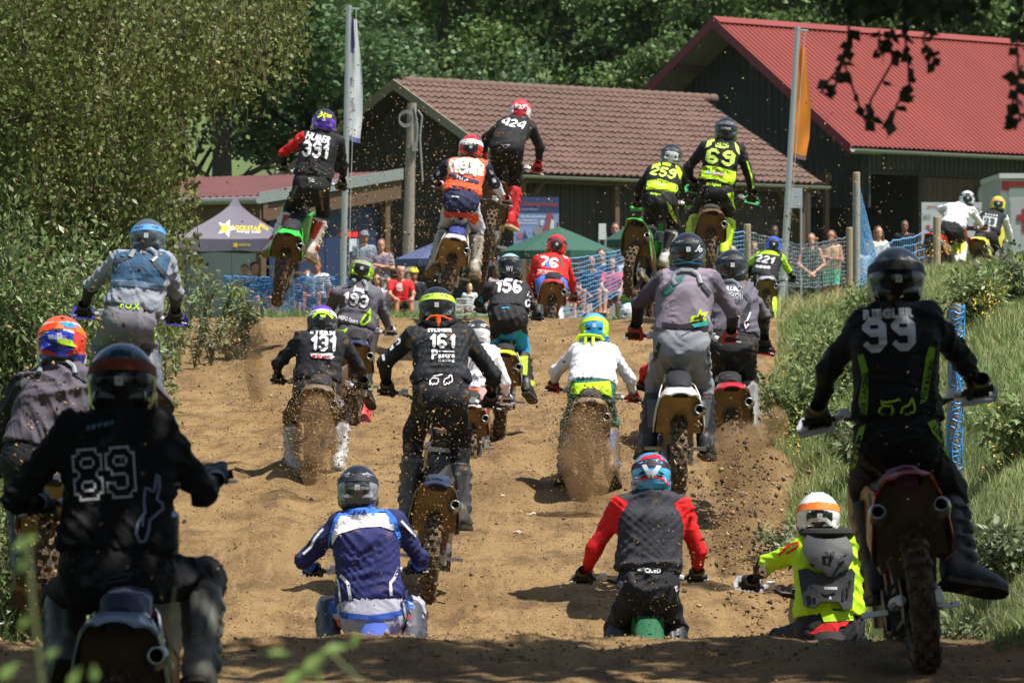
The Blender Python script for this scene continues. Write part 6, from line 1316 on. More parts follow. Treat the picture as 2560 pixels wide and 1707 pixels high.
RIDERS = [
 dict(id='89', crop='c2', Y=19.5, head=(676, -116), hw=382, N=(688, 80), SL=(392, 170), SR=(880, 160), EL=(90, 545), ER=(1125, 505), HL=(215, 585), HR=(1195, 425), P=(630, 950), KL=(355, 1090), KR=(1130, 985), AL=(345, 1480), AR=(1110, 1500), axle=(660, 1960), roll=2, yaw=0, pitch=2,
  jersey='131417', pants='121317', boots=('77776e', '3a3a38', '5a5a55'), helm=('141518', '28435f', '121315', '151618'), strap='8a3a1c', gloves=('20242c', '39435c'), mud=.12, hpitch=8, sc=1.0, tw=1.12, toeR=10, blabel='bike with pale blue rear fender and muddy arch at the lower left', label='black clothed rider seated low, white outlined 89 on the back',
  bike=dict(fender='8fa6bd', side='9aa2a8', seat='1b2740', frame='8a1712', mud=.35, exhaust='8a8f96', under=mat('shade_toned_mud', (.09, .056, .028), .7, var=.5, vscale=9)),  # underside mud colour darkened to stand for the shade here
  dec=[('t', '89', 578, 405, 290, 350, -4, 'b4b7bb', {'st': 'w', 'gap': .04}), ('t', 'seven', 556, 132, 36, 165, -12, '5f8494', {'sl': .4}), ('s', [(870, 410), (855, 505), (805, 485), (798, 560), (805, 620), (765, 680), (755, 740), (775, 785), (805, 780), (825, 720), (830, 665), (905, 600), (900, 570), (870, 550), (885, 480), (882, 420)], 17, '8085a0', {'closed': 1}), ('s', [(795, 640), (790, 700)], 12, '8085a0'), ('s', [(540, 1040), (600, 985), (735, 955), (700, 995), (600, 1010), (560, 1045)], 7, '4a4648', {'on': 't'})]),
 dict(id='99', pitch=-8, crop='c9', Y=23.4, head=(826, -892), hw=348, N=(821, -711), SL=(634, -612), SR=(1022, -640), EL=(415, -330), ER=(1235, -385), HL=(345, -20), HR=(1325, -205), P=(830, 60), KL=(640, 350), KR=(1150, 400), AL=(712, 930), AR=(1215, 870), axle=(960, 1060), roll=-7, yaw=0, toeR=60, toeL=5,
  jersey='15161a', pants='121316', boots=('1d1e20', '161617', '2a2a2c'), helm=('101114', '14161c', '121316', '1d2a4a'), strap='101114', gloves=('141518', '3c4a12'), mud=.08, hpitch=6, tw=.95, pw=.95, blabel='red fendered bike with twin silver exhausts at the right front', label='black and lime clothed rider with silver 99, standing at the right front',
  bike=dict(fender='9c1a26', side='9c1a22', seat='5a1c3c', frame='7c1212', mud=.35, exhaust='9a968c', under=mat('shade_toned_mud', (.09, .056, .028), .7, var=.5, vscale=9), exh='both', guard='c9ccd2'),  # same darkened mud, shade put into its colour
  dec=[('t', '99', 782, -545, 215, 322, -3, 'c6c9ce', {'st': 'k', 'gap': .10}), ('t', 'RIEGLER', 778, -672, 52, 308, -3, 'c6c9ce', {'st': 'o', 'arc': 0}), ('p', [(590, -415), (625, -425), (655, -330), (655, -150), (640, 20), (615, 30), (598, -140), (620, -280)], '7ba91f'), ('p', [(1025, -470), (1062, -460), (1050, -350), (1010, -140), (970, -120), (985, -260), (1005, -400)], '7ba91f'), ('p', [(600, 20), (640, 0), (625, 60), (580, 260), (545, 275), (545, 230)], '7ba91f', {'on': 't'}), ('p', [(1015, -10), (1060, -30), (1110, 60), (1210, 150), (1190, 195), (1120, 140), (1050, 60)], '7ba91f', {'on': 't'}),
   ('t', 'FOX RACING', 628, -180, 30, 260, -84, '15161a', {'ly': 1}), ('t', 'FOX RACING', 1018, -270, 30, 250, -76, '15161a', {'ly': 1}), ('t', 'FOX', 588, 150, 34, 150, -72, '15161a', {'ly': 1, 'on': 't'}), ('t', 'LONDON', 1118, 80, 34, 180, 48, '15161a', {'ly': 1, 'on': 't'})]+fox(828, -95, 225, 13, 'b4dc2a', 'j')),
 dict(id='ora', pitch=4, crop='c1', Y=27., head=(400, 925), hw=322, N=(415, 1085), SL=(150, 1215), SR=(620, 1200), EL=(20, 1480), ER=(700, 1480), HL=(15, 1770), HR=(560, 1740), P=(250, 1700), KL=(130, 1960), KR=(360, 1960), AL=(150, 2400), AR=(350, 2400), axle=(325, 2440), roll=3, yaw=0,
  jersey='58525e', sleeve=('26242a', '26242a'), pants='17181b', boots=('1c1c1e', '1c1c1e', '2a2a2c'), helm=('e4e2e0', 'e2551c', '2a3fb0', 'e03a1c'), strap='f06a20', gloves=('18181a', '18181a'), mud=.3, hpitch=20, blabel='muddy bike of the orange helmet rider at the left edge', label='grey jersey rider with a bright orange and blue helmet at the left edge',
  bike=dict(fender='20242c', mud=.8, lever=1),
  dec=[('b', [(255, 1125), (270, 1075), (330, 1052), (440, 1052), (480, 1085), (490, 1130)], 36, '767e82'), ('s', [(250, 1120), (190, 1160), (140, 1220)], 22, '4c5054', {'n': 'brace_strap'}), ('s', [(490, 1130), (570, 1180)], 22, '4c5054', {'n': 'brace_strap'}), ('t', 'BELLLIGA', 375, 895, 24, 120, 3, 'd9d9de', {'on': 'h'}), ('p', [(380, 900), (470, 915), (500, 960), (400, 940), (372, 925)], 'b9e02a', {'on': 'h'}), ('p', [(250, 905), (300, 880), (372, 870), (370, 935), (300, 960), (262, 990)], '2a48c8', {'on': 'h'}), ('p', [(375, 790), (470, 800), (505, 835), (430, 830)], '2f8fe0', {'on': 'h'}), ('p', [(270, 860), (300, 810), (380, 800), (360, 835)], 'e8401c', {'on': 'h'})]),
 dict(id='fox', pitch=6, crop='c1', Y=38.7, head=(965, 245), hw=232, N=(965, 345), SL=(772, 395), SR=(1088, 405), EL=(592, 560), ER=(1148, 610), HL=(545, 735), HR=(1145, 778), P=(850, 775), KL=(665, 960), KR=(965, 970), AL=(670, 1230), AR=(1000, 1200), axle=(830, 1570), yaw=0, roll=-2, tw=1.05,
  jersey='8b919c', sleeve=('8e9099', '888b96'), fore=('3c3733', '4d4b4c'), pants='77757c', boots=('5a5c64', '2a2d38', '4a4c54'), helm=('5c666c', '4d565c', '3f474d', '4d565c'), strap='4a8fd8', gloves=('2a2622', '2a2622'), mud=.3, blabel='bike with purple handguards at the left of the crest', label='rider in faded denim blue jersey and grey trousers at the left',
  bike=dict(fender='3a3f88', seat='20222a', mud=.6, guard='5b50c8'),
  dec=[('p', [(760, 330), (850, 300), (1050, 310), (1115, 375), (1105, 420), (1068, 560), (1000, 545), (880, 520), (760, 520), (728, 520), (735, 420)], '34536f'), ('p', [(728, 520), (880, 520), (1000, 545), (1068, 560), (1055, 590), (900, 565), (720, 560)], '64798f', {'ly': 0}),
   ('b', [(850, 375), (872, 335), (910, 318), (985, 320), (1015, 345), (1020, 375), (990, 400)], 36, '767e82'), ('s', [(855, 362), (745, 415)], 26, '3b4247', {'n': 'brace_strap', 'ly': 1}), ('s', [(1000, 400), (1090, 500)], 26, '3b4247', {'n': 'brace_strap', 'ly': 1}), ('t', 'FOX', 850, 688, 40, 128, 6, 'a9d82c', {'on': 't', 'gap': .2}), ('s', [(1018, 830), (1010, 930)], 14, 'b9e02a', {'on': 't'}), ('s', [(640, 770), (628, 830)], 10, '7fd85a', {'on': 't'})]),
 dict(id='fxr', pitch=10, crop='c5', Y=32.2, head=(555, 300), hw=262, N=(590, 455), SL=(425, 540), SR=(805, 535), EL=(205, 775), ER=(965, 770), HL=(265, 845), HR=(925, 830), P=(640, 1120), KL=(365, 1085), KR=(910, 1085), AL=(370, 1330), AR=(920, 1310), axle=(662, 1850), roll=0, yaw=0, tw=1.05,
  jersey='2a2f66', sleeve=('272b5a', '272b5a'), fore=('2c62c8', '2c62c8'), pants='a4a4b2', boots=('40424a', '40424a', '2f3038'), helm=('1e1f22', '1a1b1e', '43474b', '8b8f94'), strap='1c1c28', mud=.3, hpitch=10, pw=1.2, blabel='bike with a blue and violet rear fender just beyond the lip', label='seated rider in navy jersey with a white shoulder band',
  bike=dict(fender='4a48d8', side='5a58e0', seat='3b55a4', mud=.2),
  dec=[('p', [(500, 440), (640, 430), (740, 440), (800, 500), (835, 620), (815, 640), (780, 560), (740, 490), (560, 480), (440, 500), (390, 600), (365, 700), (360, 640), (400, 510), (440, 455)], '3a78e0'), ('p', [(410, 540), (440, 490), (560, 475), (730, 470), (775, 520), (805, 590), (700, 555), (560, 565), (430, 605), (385, 680), (385, 620)], 'e4e4ea', {'ly': 0}), ('t', 'FXR', 570, 462, 28, 88, -6, '16204a', {'ly': 1, 'gap': .1}),
   ('s', [(440, 870), (490, 925), (520, 1105)], 20, 'd9d9e0'), ('s', [(830, 800), (790, 890), (765, 920), (770, 1000), (800, 1045)], 18, 'd9d9e0'), ('s', [(385, 800), (430, 930), (440, 1040)], 12, 'd0d0d8'), ('p', [(383, 815), (410, 850), (405, 890), (388, 870)], 'e0452a'), ('s', [(200, 735), (250, 690), (275, 635), (330, 570)], 16, 'd9dae2'), ('s', [(835, 520), (900, 590), (990, 680)], 14, 'd9dae2'), ('t', 'FXR', 815, 850, 26, 60, -70, '3a4060', {'ly': 1}),
   ('p', [(310, 1040), (420, 1020), (440, 1110), (340, 1130)], '2b4f9c', {'on': 't'}), ('p', [(400, 1160), (430, 1150), (440, 1200), (425, 1215)], 'd8401c', {'on': 't', 'ly': 1}), ('p', [(420, 1105), (640, 1130), (820, 1100), (900, 1020), (920, 1060), (800, 1150), (640, 1165), (450, 1150)], '2f54a8', {'on': 't'}), ('p', [(830, 1040), (870, 1030), (900, 1130), (870, 1190)], '26304f', {'on': 't', 'ly': 1}), ('p', [(865, 1150), (890, 1115), (895, 1140), (875, 1180)], 'd8401c', {'on': 't', 'ly': 2}), ('p', [(860, 1010), (900, 1000), (930, 1080), (900, 1090)], '3b84e8', {'on': 't', 'ly': 1}), ('t', 'sergione', 560, 305, 22, 130, 0, '9a9da2', {'on': 'h'})]),
 dict(id='red', pitch=10, crop='c7', Y=33.5, head=(620, 255), hw=246, N=(625, 370), SL=(425, 465), SR=(812, 465), EL=(265, 730), ER=(915, 745), HL=(195, 915), HR=(905, 905), P=(600, 945), KL=(400, 1230), KR=(775, 1230), AL=(395, 1500), AR=(790, 1500), axle=(610, 1820), roll=0, yaw=0,
  jersey='34353c', sleeve=('e41e22', 'e41e22'), pants='232429', boots=('2a2b30', '2a2b30', '3a3b40'), helm=('3a9fd0', '2d8fcf', '3fa6d6', '58b0dc'), strap='2a1216', gloves=('1c1c1e', '1c1c1e'), mud=.22, hpitch=12, tw=1.12, blabel='bike with a bright green rear fender at the bottom centre right', label='rider with bright red sleeves and a plain charcoal back',
  bike=dict(fender='3fd83a', side='2b8f3a', seat='1d5c3a', frame='2a2a2c', mud=.25, swing=0),
  dec=[('t', 'WICKED', 605, 862, 28, 150, 1, 'd6d6da', {'on': 't'}), ('p', [(560, 205), (590, 200), (620, 262), (655, 205), (685, 210), (640, 285), (605, 285)], 'c9d4dc', {'on': 'h'}), ('p', [(530, 270), (570, 240), (580, 262)], '20252c', {'on': 'h'}), ('p', [(665, 240), (705, 262), (680, 268)], '20252c', {'on': 'h'}), ('s', [(510, 330), (560, 290), (640, 278), (700, 295), (735, 330)], 14, 'd8232a', {'on': 'h'}), ('p', [(530, 190), (570, 150), (640, 135), (690, 150), (715, 185), (640, 160), (580, 168)], 'c01c22', {'on': 'h'}), ('t', 'RACKER', 400, 1000, 34, 170, -62, '9a9a9e', {'on': 't', 'st': 'r'}), ('s', [(775, 960), (800, 1060)], 18, 'c9c9cc', {'on': 't'})]),
 dict(id='yel', pitch=10, crop='c7', Y=31., head=(1665, 515), hw=268, N=(1722, 655), SL=(1570, 725), SR=(1890, 735), EL=(1340, 830), ER=(1960, 850), HL=(1235, 955), HR=(1930, 1030), P=(1735, 1225), KL=(1430, 1300), KR=(1900, 1330), AL=(1440, 1560), AR=(1900, 1560), axle=(1740, 1900), roll=0, yaw=0, hyaw=0,
  jersey='b4e01f', fore=('3a2a30', '3a2a30'), sleeve=('b4e01f', 'b4e01f'), pants='26262a', boots=('26262a', '26262a', '333'*2), helm=('dcdcd8', 'd8d8d4', '1d1e20', 'e6e4e0'), strap='f57a24', gloves=('2a1d24', '3a2a30'), mud=.22, hpitch=8, sc=.98, blabel='bike with white handguards at the lower right', label='neon yellow rider wearing a grey hard shell back protector', extra=protector,
  bike=dict(fender='2a2a2e', mud=.3, guard='e8e8ee'),
  dec=[('p', [(1612, 1255), (1690, 1195), (1860, 1180), (1840, 1210), (1800, 1215), (1780, 1265), (1700, 1250), (1640, 1262)], 'd8282c', {'on': 't'}), ('p', [(1670, 1110), (1880, 1120), (1885, 1175), (1700, 1185)], 'b9e62a', {'on': 't'}), ('s', [(1440, 1260), (1480, 1310), (1520, 1290), (1550, 1330)], 9, 'b8601c', {'on': 't'}), ('s', [(1415, 770), (1470, 710), (1540, 685), (1530, 720), (1460, 760)], 14, 'd8282c'), ('p', [(1310, 830), (1335, 815), (1345, 900), (1320, 925), (1290, 860)], 'e0e0e0', {'ly': 0}), ('s', [(1560, 610), (1620, 550), (1710, 545), (1780, 600)], 26, 'd4d4d0', {'on': 'h'})]),
 dict(id='161', pitch=-2, crop='c4', Y=37.3, head=(1235, 168), hw=236, N=(1245, 300), SL=(1085, 360), SR=(1420, 360), EL=(893, 540), ER=(1600, 620), HL=(905, 725), HR=(1585, 805), P=(1265, 735), KL=(1085, 1000), KR=(1385, 1000), AL=(1045, 1470), AR=(1392, 1525), axle=(1195, 1815), roll=5, yaw=0, tw=1.0, pw=1.08,
  jersey='22262b', pants='1c1f25', boots=('4c4e52', '2a2c30', '3c3e42'), helm=('1a1c1e', '191b1d', '1c1e20', '17181a'), strap='b2e02c', gloves=('16171a', '16171a'), mud=.55, hpitch=12, blabel='spinning bike with a navy fender and orange tail lamps', label='black clothed rider with white 161 and an orange neck brace', extra=collar('141414', None),
  bike=dict(fender='2a3350', side='4a4640', seat='26304a', frame='b02a1c', rim='303030', mud=.5),
  dec=[('t', '161', 1268, 397, 95, 170, 2, W_), ('t', 'STRINGER', 1254, 327, 20, 160, 0, W_, {'st': 'o'}), ('t', 'P', 1220, 483, 62, 42, 0, W_), ('t', 'astra', 1297, 488, 32, 106, 0, W_), ('s', [(1245, 465), (1350, 467)], 6, W_), ('t', 'Racing', 1296, 519, 22, 106, 0, W_),
   ('b', [(1165, 262), (1190, 238), (1225, 232), (1270, 236), (1330, 260)], 13, 'f2641c'), ('b', [(1243, 240), (1243, 300)], 34, 'f2641c'), ('s', [(1232, 250), (1255, 250), (1255, 275), (1232, 275)], 7, '2a2a2a', {'ly': 6}), ('s', [(1100, 415), (1190, 372)], 14, '3a3d3c'), ('t', '3', 968, 395, 60, 50, -60, W_), ('p', [(872, 490), (890, 482), (895, 525), (880, 528)], W_), ('p', [(915, 430), (935, 405), (955, 440), (930, 462)], W_)]+fox(1260, 650, 152, 9, W_, 't')+
   [('p', [(1175, 1238), (1215, 1230), (1225, 1255), (1195, 1262), (1172, 1255)], 'e0502a', {'on': 'f'}), ('p', [(1285, 1235), (1315, 1238), (1325, 1275), (1295, 1262)], 'e0502a', {'on': 'f'})]),
 dict(id='131', pitch=4, crop='c4', head=(485, 268), hw=194, N=(485, 335), SL=(345, 385), SR=(610, 395), EL=(195, 550), ER=(725, 565), HL=(195, 655), HR=(752, 690), P=(445, 710), KL=(285, 890), KR=(610, 880), AL=(295, 1215), AR=(590, 1190), contact=(430, 1335), roll=6, yaw=0,
  jersey='25262b', pants='212327', boots=('d0d2d4', '2f3038', '9a9c9e'), helm=('2a2a2e', '6a38b8', '1b1b1e', '2a2a2e'), strap='c9cad0', gloves=('1b1b1d', '1b1b1d'), mud=.6, hpitch=20, blabel='bike buried in mud spray under the purple helmet rider', label='black jersey rider with white 131 and a purple and lime helmet',
  bike=dict(fender='7a6a55', side='6a5a45', frame='c0281c', mud=.9),
  dec=[('t', '131', 492, 410, 110, 165, 3, W_), ('t', 'STERN', 487, 342, 24, 165, 4, W_, {'st': 'o'}), ('p', [(405, 478), (560, 478), (550, 492), (568, 500), (545, 515), (415, 505)], 'e8e4e4'), ('t', 'evoc', 480, 495, 24, 130, 3, 'd83a44', {'ly': 1, 'sl': .2}), ('s', [(420, 245), (450, 212), (490, 205), (530, 220), (555, 250)], 16, 'c3f02b', {'on': 'h'}), ('p', [(470, 225), (510, 225), (505, 245), (478, 245)], 'c3f02b', {'on': 'h'}), ('t', 'THOR', 595, 790, 36, 90, 55, 'c9c9cc', {'on': 't', 'st': 'r'})]),
 dict(id='mul', pitch=6, crop='c4', Y=50.5, head=(600, 400), hw=165, N=(600, 480), SL=(500, 520), SR=(690, 520), EL=(440, 620), ER=(705, 590), HL=(430, 660), HR=(690, 650), P=(620, 700), KL=(560, 800), KR=(735, 790), AL=(560, 980), AR=(760, 950), axle=(650, 880), yaw=0,
  jersey='c62a2a', pants='d4d4da', boots=('c0302c', 'd0d0d0', '8a2a2a'), helm=('e0d0d0', 'd84038', '3a5fc0', 'd8d02a'), strap='e0e0e0', gloves=('d8d8d8', 'd0d0d4'), mud=.35, blabel='red bike half hidden behind the purple helmet rider', label='rider with white trousers hidden behind the purple helmet rider', bike=dict(fender='b0302a', mud=.4),
  dec=[('t', 'KK', 680, 615, 18, 40, 0, '20242c')]),
 dict(id='193', pitch=6, crop='c4', head=(745, -70), hw=160, N=(748, 25), SL=(575, 95), SR=(830, 95), EL=(525, 215), ER=(890, 230), HL=(560, 300), HR=(930, 345), P=(690, 350), KL=(640, 520), KR=(755, 500), AL=(640, 720), AR=(770, 720), contact=(700, 950), yaw=0, roll=2, hroll=14,
  jersey='625f6a', pants='4e4c54', boots=('2a2a2c', '2a2a2c', '6a7a1c'), helm=('24251f', '5a5c58', '2a2b28', 'a8d81f'), strap='8a8d88', gloves=('dcdce0', 'dcdce0'), mud=.4, blabel='bike behind the purple helmet rider, only its bars showing', label='grey jersey rider with white 193 leaning to the right', bike=dict(fender='1f2f50', mud=.5),
  dec=[('t', '193', 702, 128, 94, 184, 12, '3c3a44', {'gap': .04}), ('t', '193', 702, 127, 84, 172, 12, W_, {'ly': 1, 'gap': .06}), ('t', 'Jung', 728, 58, 28, 80, 12, W_, {'st': 'o'}), ('b', [(668, 40), (685, 5), (720, -5), (760, 10), (775, 40), (770, 75)], 32, '767e82'), ('s', [(668, 35), (620, 42)], 20, '4c5356', {'n': 'brace_strap'}), ('s', [(775, 70), (815, 110)], 18, '4c5356', {'n': 'brace_strap'}), ('t', 'MEFO Sport', 655, 255, 26, 130, 14, W_), ('p', [(730, 275), (760, 225), (790, 200), (800, 175), (805, 230), (800, 265), (770, 290), (740, 300)], 'a9d820'), ('p', [(745, 272), (768, 238), (788, 215), (790, 255), (765, 275)], '2a2a2c', {'ly': 1}), ('s', [(590, 325), (625, 330), (650, 315), (625, 350)], 9, 'b6e02a', {'on': 't'}), ('s', [(760, 400), (775, 480)], 18, 'a9d820', {'on': 't'}), ('p', [(550, 45), (570, 20), (575, 40), (560, 55)], 'b6e02a')]),
 dict(id='mac', pitch=6, crop='c4', Y=47.5, head=(1500, 345), hw=162, N=(1505, 425), SL=(1400, 460), SR=(1605, 480), EL=(1370, 620), ER=(1680, 670), HL=(1400, 770), HR=(1690, 785), P=(1475, 760), KL=(1400, 960), KR=(1525, 950), AL=(1430, 1240), AR=(1540, 1240), axle=(1455, 1150), yaw=0, roll=0,
  jersey='e8e8ee', pants='d8a0a0', boots=('6e7068', 'b8b8b8', '8a8c86'), helm=('e0e0e2', '2a2c30', 'e4e4e6', 'e8e8ea'), strap='1c1e22', gloves=('d0d0d4', 'c0c0c8'), mud=.25, blabel='orange and white bike hidden behind the spinning navy bike', label='white jersey rider with an orange waistband behind the orange neck brace rider', bike=dict(fender='c8c0b8', side='d0603a', frame='c0301c', mud=.5, guard='b8b0c8'),
  dec=[('p', [(1425, 700), (1510, 712), (1508, 765), (1435, 755)], 'f06a20', {'on': 't'}), ('t', '0', 1465, 538, 40, 36, 0, '9a9aa0', {'st': 'o'}), ('t', 'MACIAG', 1462, 648, 20, 90, 3, '55555c', {'st': 'r'}), ('t', 'Z', 1468, 736, 26, 20, 0, '2a2a2c', {'on': 't', 'ly': 1}), ('t', 'rea', 1500, 350, 36, 90, 6, 'e8e8ea', {'on': 'h'})]),
 dict(id='156', pitch=3, crop='c4', head=(1712, -88), hw=162, N=(1712, 15), SL=(1580, 65), SR=(1800, 65), EL=(1510, 150), ER=(1855, 170), HL=(1520, 195), HR=(1890, 245), P=(1700, 240), KL=(1620, 440), KR=(1790, 450), AL=(1640, 720), AR=(1825, 700), contact=(1655, 1035), yaw=0, roll=4,
  jersey='2d2d31', fore=('1f6f78', '2d2d31'), sleeve=('2d2d31', '2d2d31'), pants='222226', shin='2aa8d8', boots=('26272a', '26272a', 'b8e02a'), helm=('20262a', '9fb8c4', '17191b', '202428'), strap='181a1c', gloves=('1a1a1c', '1a3a40'), mud=.4, hpitch=20, sticker=0, blabel='black and yellow bike with a big silver exhaust behind the white helmet', label='black jersey rider with large white 156 and a pale blue peak', bike=dict(fender='d8d82a', side='c8ccd0', seat='222222', mud=.35, exhaust='767e82'),
  dec=[('t', '156', 1704, 35, 98, 178, 2, W_, {'sl': .14}), ('t', 'HOLZINGER', 1716, -18, 20, 172, 3, W_, {'st': 'o', 'arc': .012}), ('t', 'WI', 1705, -75, 34, 44, 4, 'e8e8ea', {'on': 'h', 'gap': .2}), ('s', [(1838, 75), (1825, 105), (1850, 110)], 9, W_), ('s', [(1830, 120), (1815, 140), (1818, 170), (1835, 172), (1845, 140), (1832, 128)], 10, W_, {'closed': 1}), ('s', [(1660, 182), (1690, 178), (1705, 182)], 8, '2aa8e0', {'on': 't'}), ('p', [(1500, 130), (1525, 100), (1545, 160)], '2aa8d8')]),
 dict(id='76', pitch=6, crop='c6', Y=66, head=(322, 130), hw=124, N=(300, 190), SL=(205, 225), SR=(372, 235), EL=(165, 340), ER=(412, 350), HL=(185, 440), HR=(430, 460), P=(290, 375), KL=(270, 500), KR=(320, 510), AL=(270, 650), AR=(335, 640), axle=(285, 590), yaw=0, hroll=12, roll=4,
  jersey='d8231f', pants='3f74d0', shin='d0d0d8', boots=('c8c8cc', 'd8d8dc', 'a02a2a'), helm=('d01c22', 'd01c22', '1c1c1e', 'd81c24'), strap='18181a', gloves=('5a5a5c', '8a8a8c'), mud=.15, blabel='bike with red handguards at the crest before the green parasol', label='rider in red jersey and blue trousers with a red helmet', bike=dict(fender='b02a24', mud=.5, guard='e02a2c'),
  dec=[('t', '76', 275, 232, 62, 120, 10, W_), ('p', [(250, 240), (272, 220), (285, 262), (262, 268)], '4a7ae0'), ('t', 'xoxoxoxo', 262, 290, 34, 118, 8, 'eab0ac', {'st': 'o', 'gap': .0}), ('s', [(345, 205), (350, 240), (365, 275)], 14, '5a5048', {'n': 'brace_strap'}), ('s', [(222, 200), (215, 235)], 10, '6a5a50', {'n': 'brace_strap'}), ('p', [(185, 190), (205, 182), (208, 192)], 'ece4e4'), ('p', [(360, 190), (390, 205), (395, 222), (372, 205)], 'ece4e4')]),
 dict(id='lim', pitch=4, crop='c6', head=(552, 640), hw=180, N=(550, 735), SL=(450, 785), SR=(655, 790), EL=(320, 900), ER=(770, 950), HL=(300, 1005), HR=(795, 1070), P=(540, 1030), KL=(400, 1230), KR=(655, 1240), AL=(375, 1500), AR=(660, 1490), contact=(505, 1680), yaw=0, roll=4,
  jersey='e6e8f0', pants='1f6a60', boots=('6a5a48', '55604c', '5a6a8c'), helm=('2f9ede', '58b4e2', '2f9ede', 'c3f02b'), strap='b8dc2c', gloves=('c8281f', '2a1c1c'), mud=.5, hpitch=20, blabel='bike swallowed in brown spray under the lime waisted rider', label='white jersey rider with lime waist and a blue lime helmet', bike=dict(fender='7a6248', side='6a543c', under=MUDM, mud=.95),
  dec=[('p', [(402, 1040), (420, 975), (650, 960), (665, 1060), (620, 1040), (450, 1040)], 'b9ea1c', {'on': 't'}), ('t', 'PRIX', 500, 942, 24, 100, -4, '3a3a40', {'st': 'r', 'gap': .3}), ('b', [(440, 715), (460, 685), (520, 680), (590, 690), (610, 715)], 22, 'c2e81c'), ('b', [(500, 690), (495, 735)], 20, 'c2e81c'), ('b', [(545, 692), (545, 742)], 20, 'c2e81c')]+[('s', [(590+i*14, 1075+i*8), (620+i*10, 1062+i*14), (665+i*2, 1072+i*17)], 7, '17302c', {'on': 't'}) for i in range(0, 7)]+[('s', [(400+i*4, 1075+i*14), (440-i*2, 1062+i*16), (470-i*4, 1085+i*14)], 6, '17302c', {'on': 't'}) for i in range(0, 9)]),
 dict(id='gry', pitch=7, crop='c6', Y=37.3, head=(1125, 168), hw=218, N=(1110, 290), SL=(978, 345), SR=(1275, 345), EL=(822, 490), ER=(1400, 545), HL=(800, 680), HR=(1385, 700), P=(1090, 720), KL=(930, 975), KR=(1222, 985), AL=(880, 1340), AR=(1235, 1340), axle=(1064, 1440), yaw=0, roll=1, tw=.98,
  jersey='877c8a', sleeve=('574e5a', '6c6270'), fore=('33282e', '33282e'), pants='8c8e96', boots=('26282b', '2a2c2e', '55585c'), helm=('191c20', '1a2028', '15181c', '2a3038'), strap='14161a', gloves=('b8262a', '33282e'), mud=.3, pw=1.08, blabel='leaping bike with white rear fender and a tall muddy arch', label='rider in pale mauve grey jersey with a lime star logo',
  bike=dict(fender='e4e4e0', side='e0dfd8', seat='17181c', frame='c83a1c', mud=.25, exhaust='a8a49c', under=mat('ochre_mud', (.36, .235, .10), .6, var=.5, vscale=8, bump=.5)),
  dec=[('p', [(960, 420), (1040, 345), (1110, 305), (1100, 330), (1040, 400), (970, 450)], '2f7068'), ('p', [(965, 600), (1090, 615), (1250, 580), (1255, 640), (1100, 655), (970, 640)], '3a2e38'), ('b', [(1050, 375), (1030, 345), (1045, 305), (1085, 283), (1150, 285), (1190, 315), (1205, 365)], 34, '767e82'), ('s', [(1045, 345), (970, 400)], 26, '40444a', {'n': 'brace_strap', 'ly': 1}), ('s', [(1200, 350), (1265, 430)], 22, '40444a', {'n': 'brace_strap', 'ly': 1}),
   ('p', [(1135, 605), (1150, 560), (1180, 560), (1205, 518), (1215, 545), (1255, 535), (1228, 570), (1255, 600), (1205, 590), (1165, 595)], 'b4d82a', {'ly': 1}), ('p', [(1160, 585), (1168, 572), (1190, 570), (1203, 545), (1208, 562), (1230, 556), (1214, 574), (1228, 588), (1200, 582)], '3a2432', {'ly': 2}), ('p', [(1150, 615), (1250, 590), (1252, 620), (1165, 632)], '2fa39a', {'ly': 1}), ('s', [(1050, 660), (1080, 685), (1140, 655)], 5, '55555a', {'on': 't'}), ('p', [(905, 335), (930, 320), (935, 332)], 'b4e02a'), ('p', [(1240, 760), (1258, 740), (1268, 900), (1262, 940), (1250, 850)], '3a3a40', {'on': 't'}), ('p', [(905, 800), (945, 720), (960, 740), (930, 840), (905, 850)], '34343a', {'on': 't'}), ('s', [(1040, 245), (1130, 232), (1220, 245)], 9, '2fa0d8', {'on': 'h'}), ('t', 'Jo', 1200, 150, 36, 40, 30, 'd8d8dc', {'on': 'h'}), ('s', [(1060, 195), (1100, 185)], 5, 'c02a2a', {'on': 'h'})]),
 dict(id='rd2', pitch=6, crop='c6', Y=48, head=(1020, 760), hw=150, N=(1010, 840), SL=(930, 870), SR=(1090, 870), EL=(860, 900), ER=(1150, 980), HL=(840, 1000), HR=(1140, 1060), P=(1010, 1050), KL=(960, 1180), KR=(1060, 1180), AL=(960, 1330), AR=(1060, 1330), axle=(1010, 1320), yaw=0,
  jersey='c8222a', pants='c8222a', boots=('303030', '303030', '404040'), helm=('303030', 'c02a2a', '303030', '303030'), mud=.35, blabel='red bike hidden behind the leaping white fendered bike', label='red sleeved rider mostly hidden behind the mauve grey rider', bike=dict(fender='a02a24', mud=.5)),
 dict(id='33', pitch=4, crop='c6', Y=42, head=(1395, 262), hw=198, N=(1400, 365), SL=(1290, 405), SR=(1490, 410), EL=(1255, 560), ER=(1590, 560), HL=(1290, 720), HR=(1595, 765), P=(1400, 735), KL=(1330, 960), KR=(1495, 950), AL=(1330, 1230), AR=(1515, 1225), axle=(1385, 1375), yaw=0, roll=0,
  jersey='605d68', sleeve=('3a3a40', '66636e'), fore=('26262a', '26262a'), pants='242428', boots=('8a8a86', '303034', '6a6a6a'), helm=('1f2124', '1c1e22', '222428', '26282c'), strap='20222a', gloves=('2a2022', '2a2022'), mud=.4, blabel='bike with a red fender behind the leaping white fendered bike', label='dark grey jersey rider with black helmet right of the mauve grey rider', bike=dict(fender='c0283a', side='3a3430', mud=.6, guard='c02a30'),
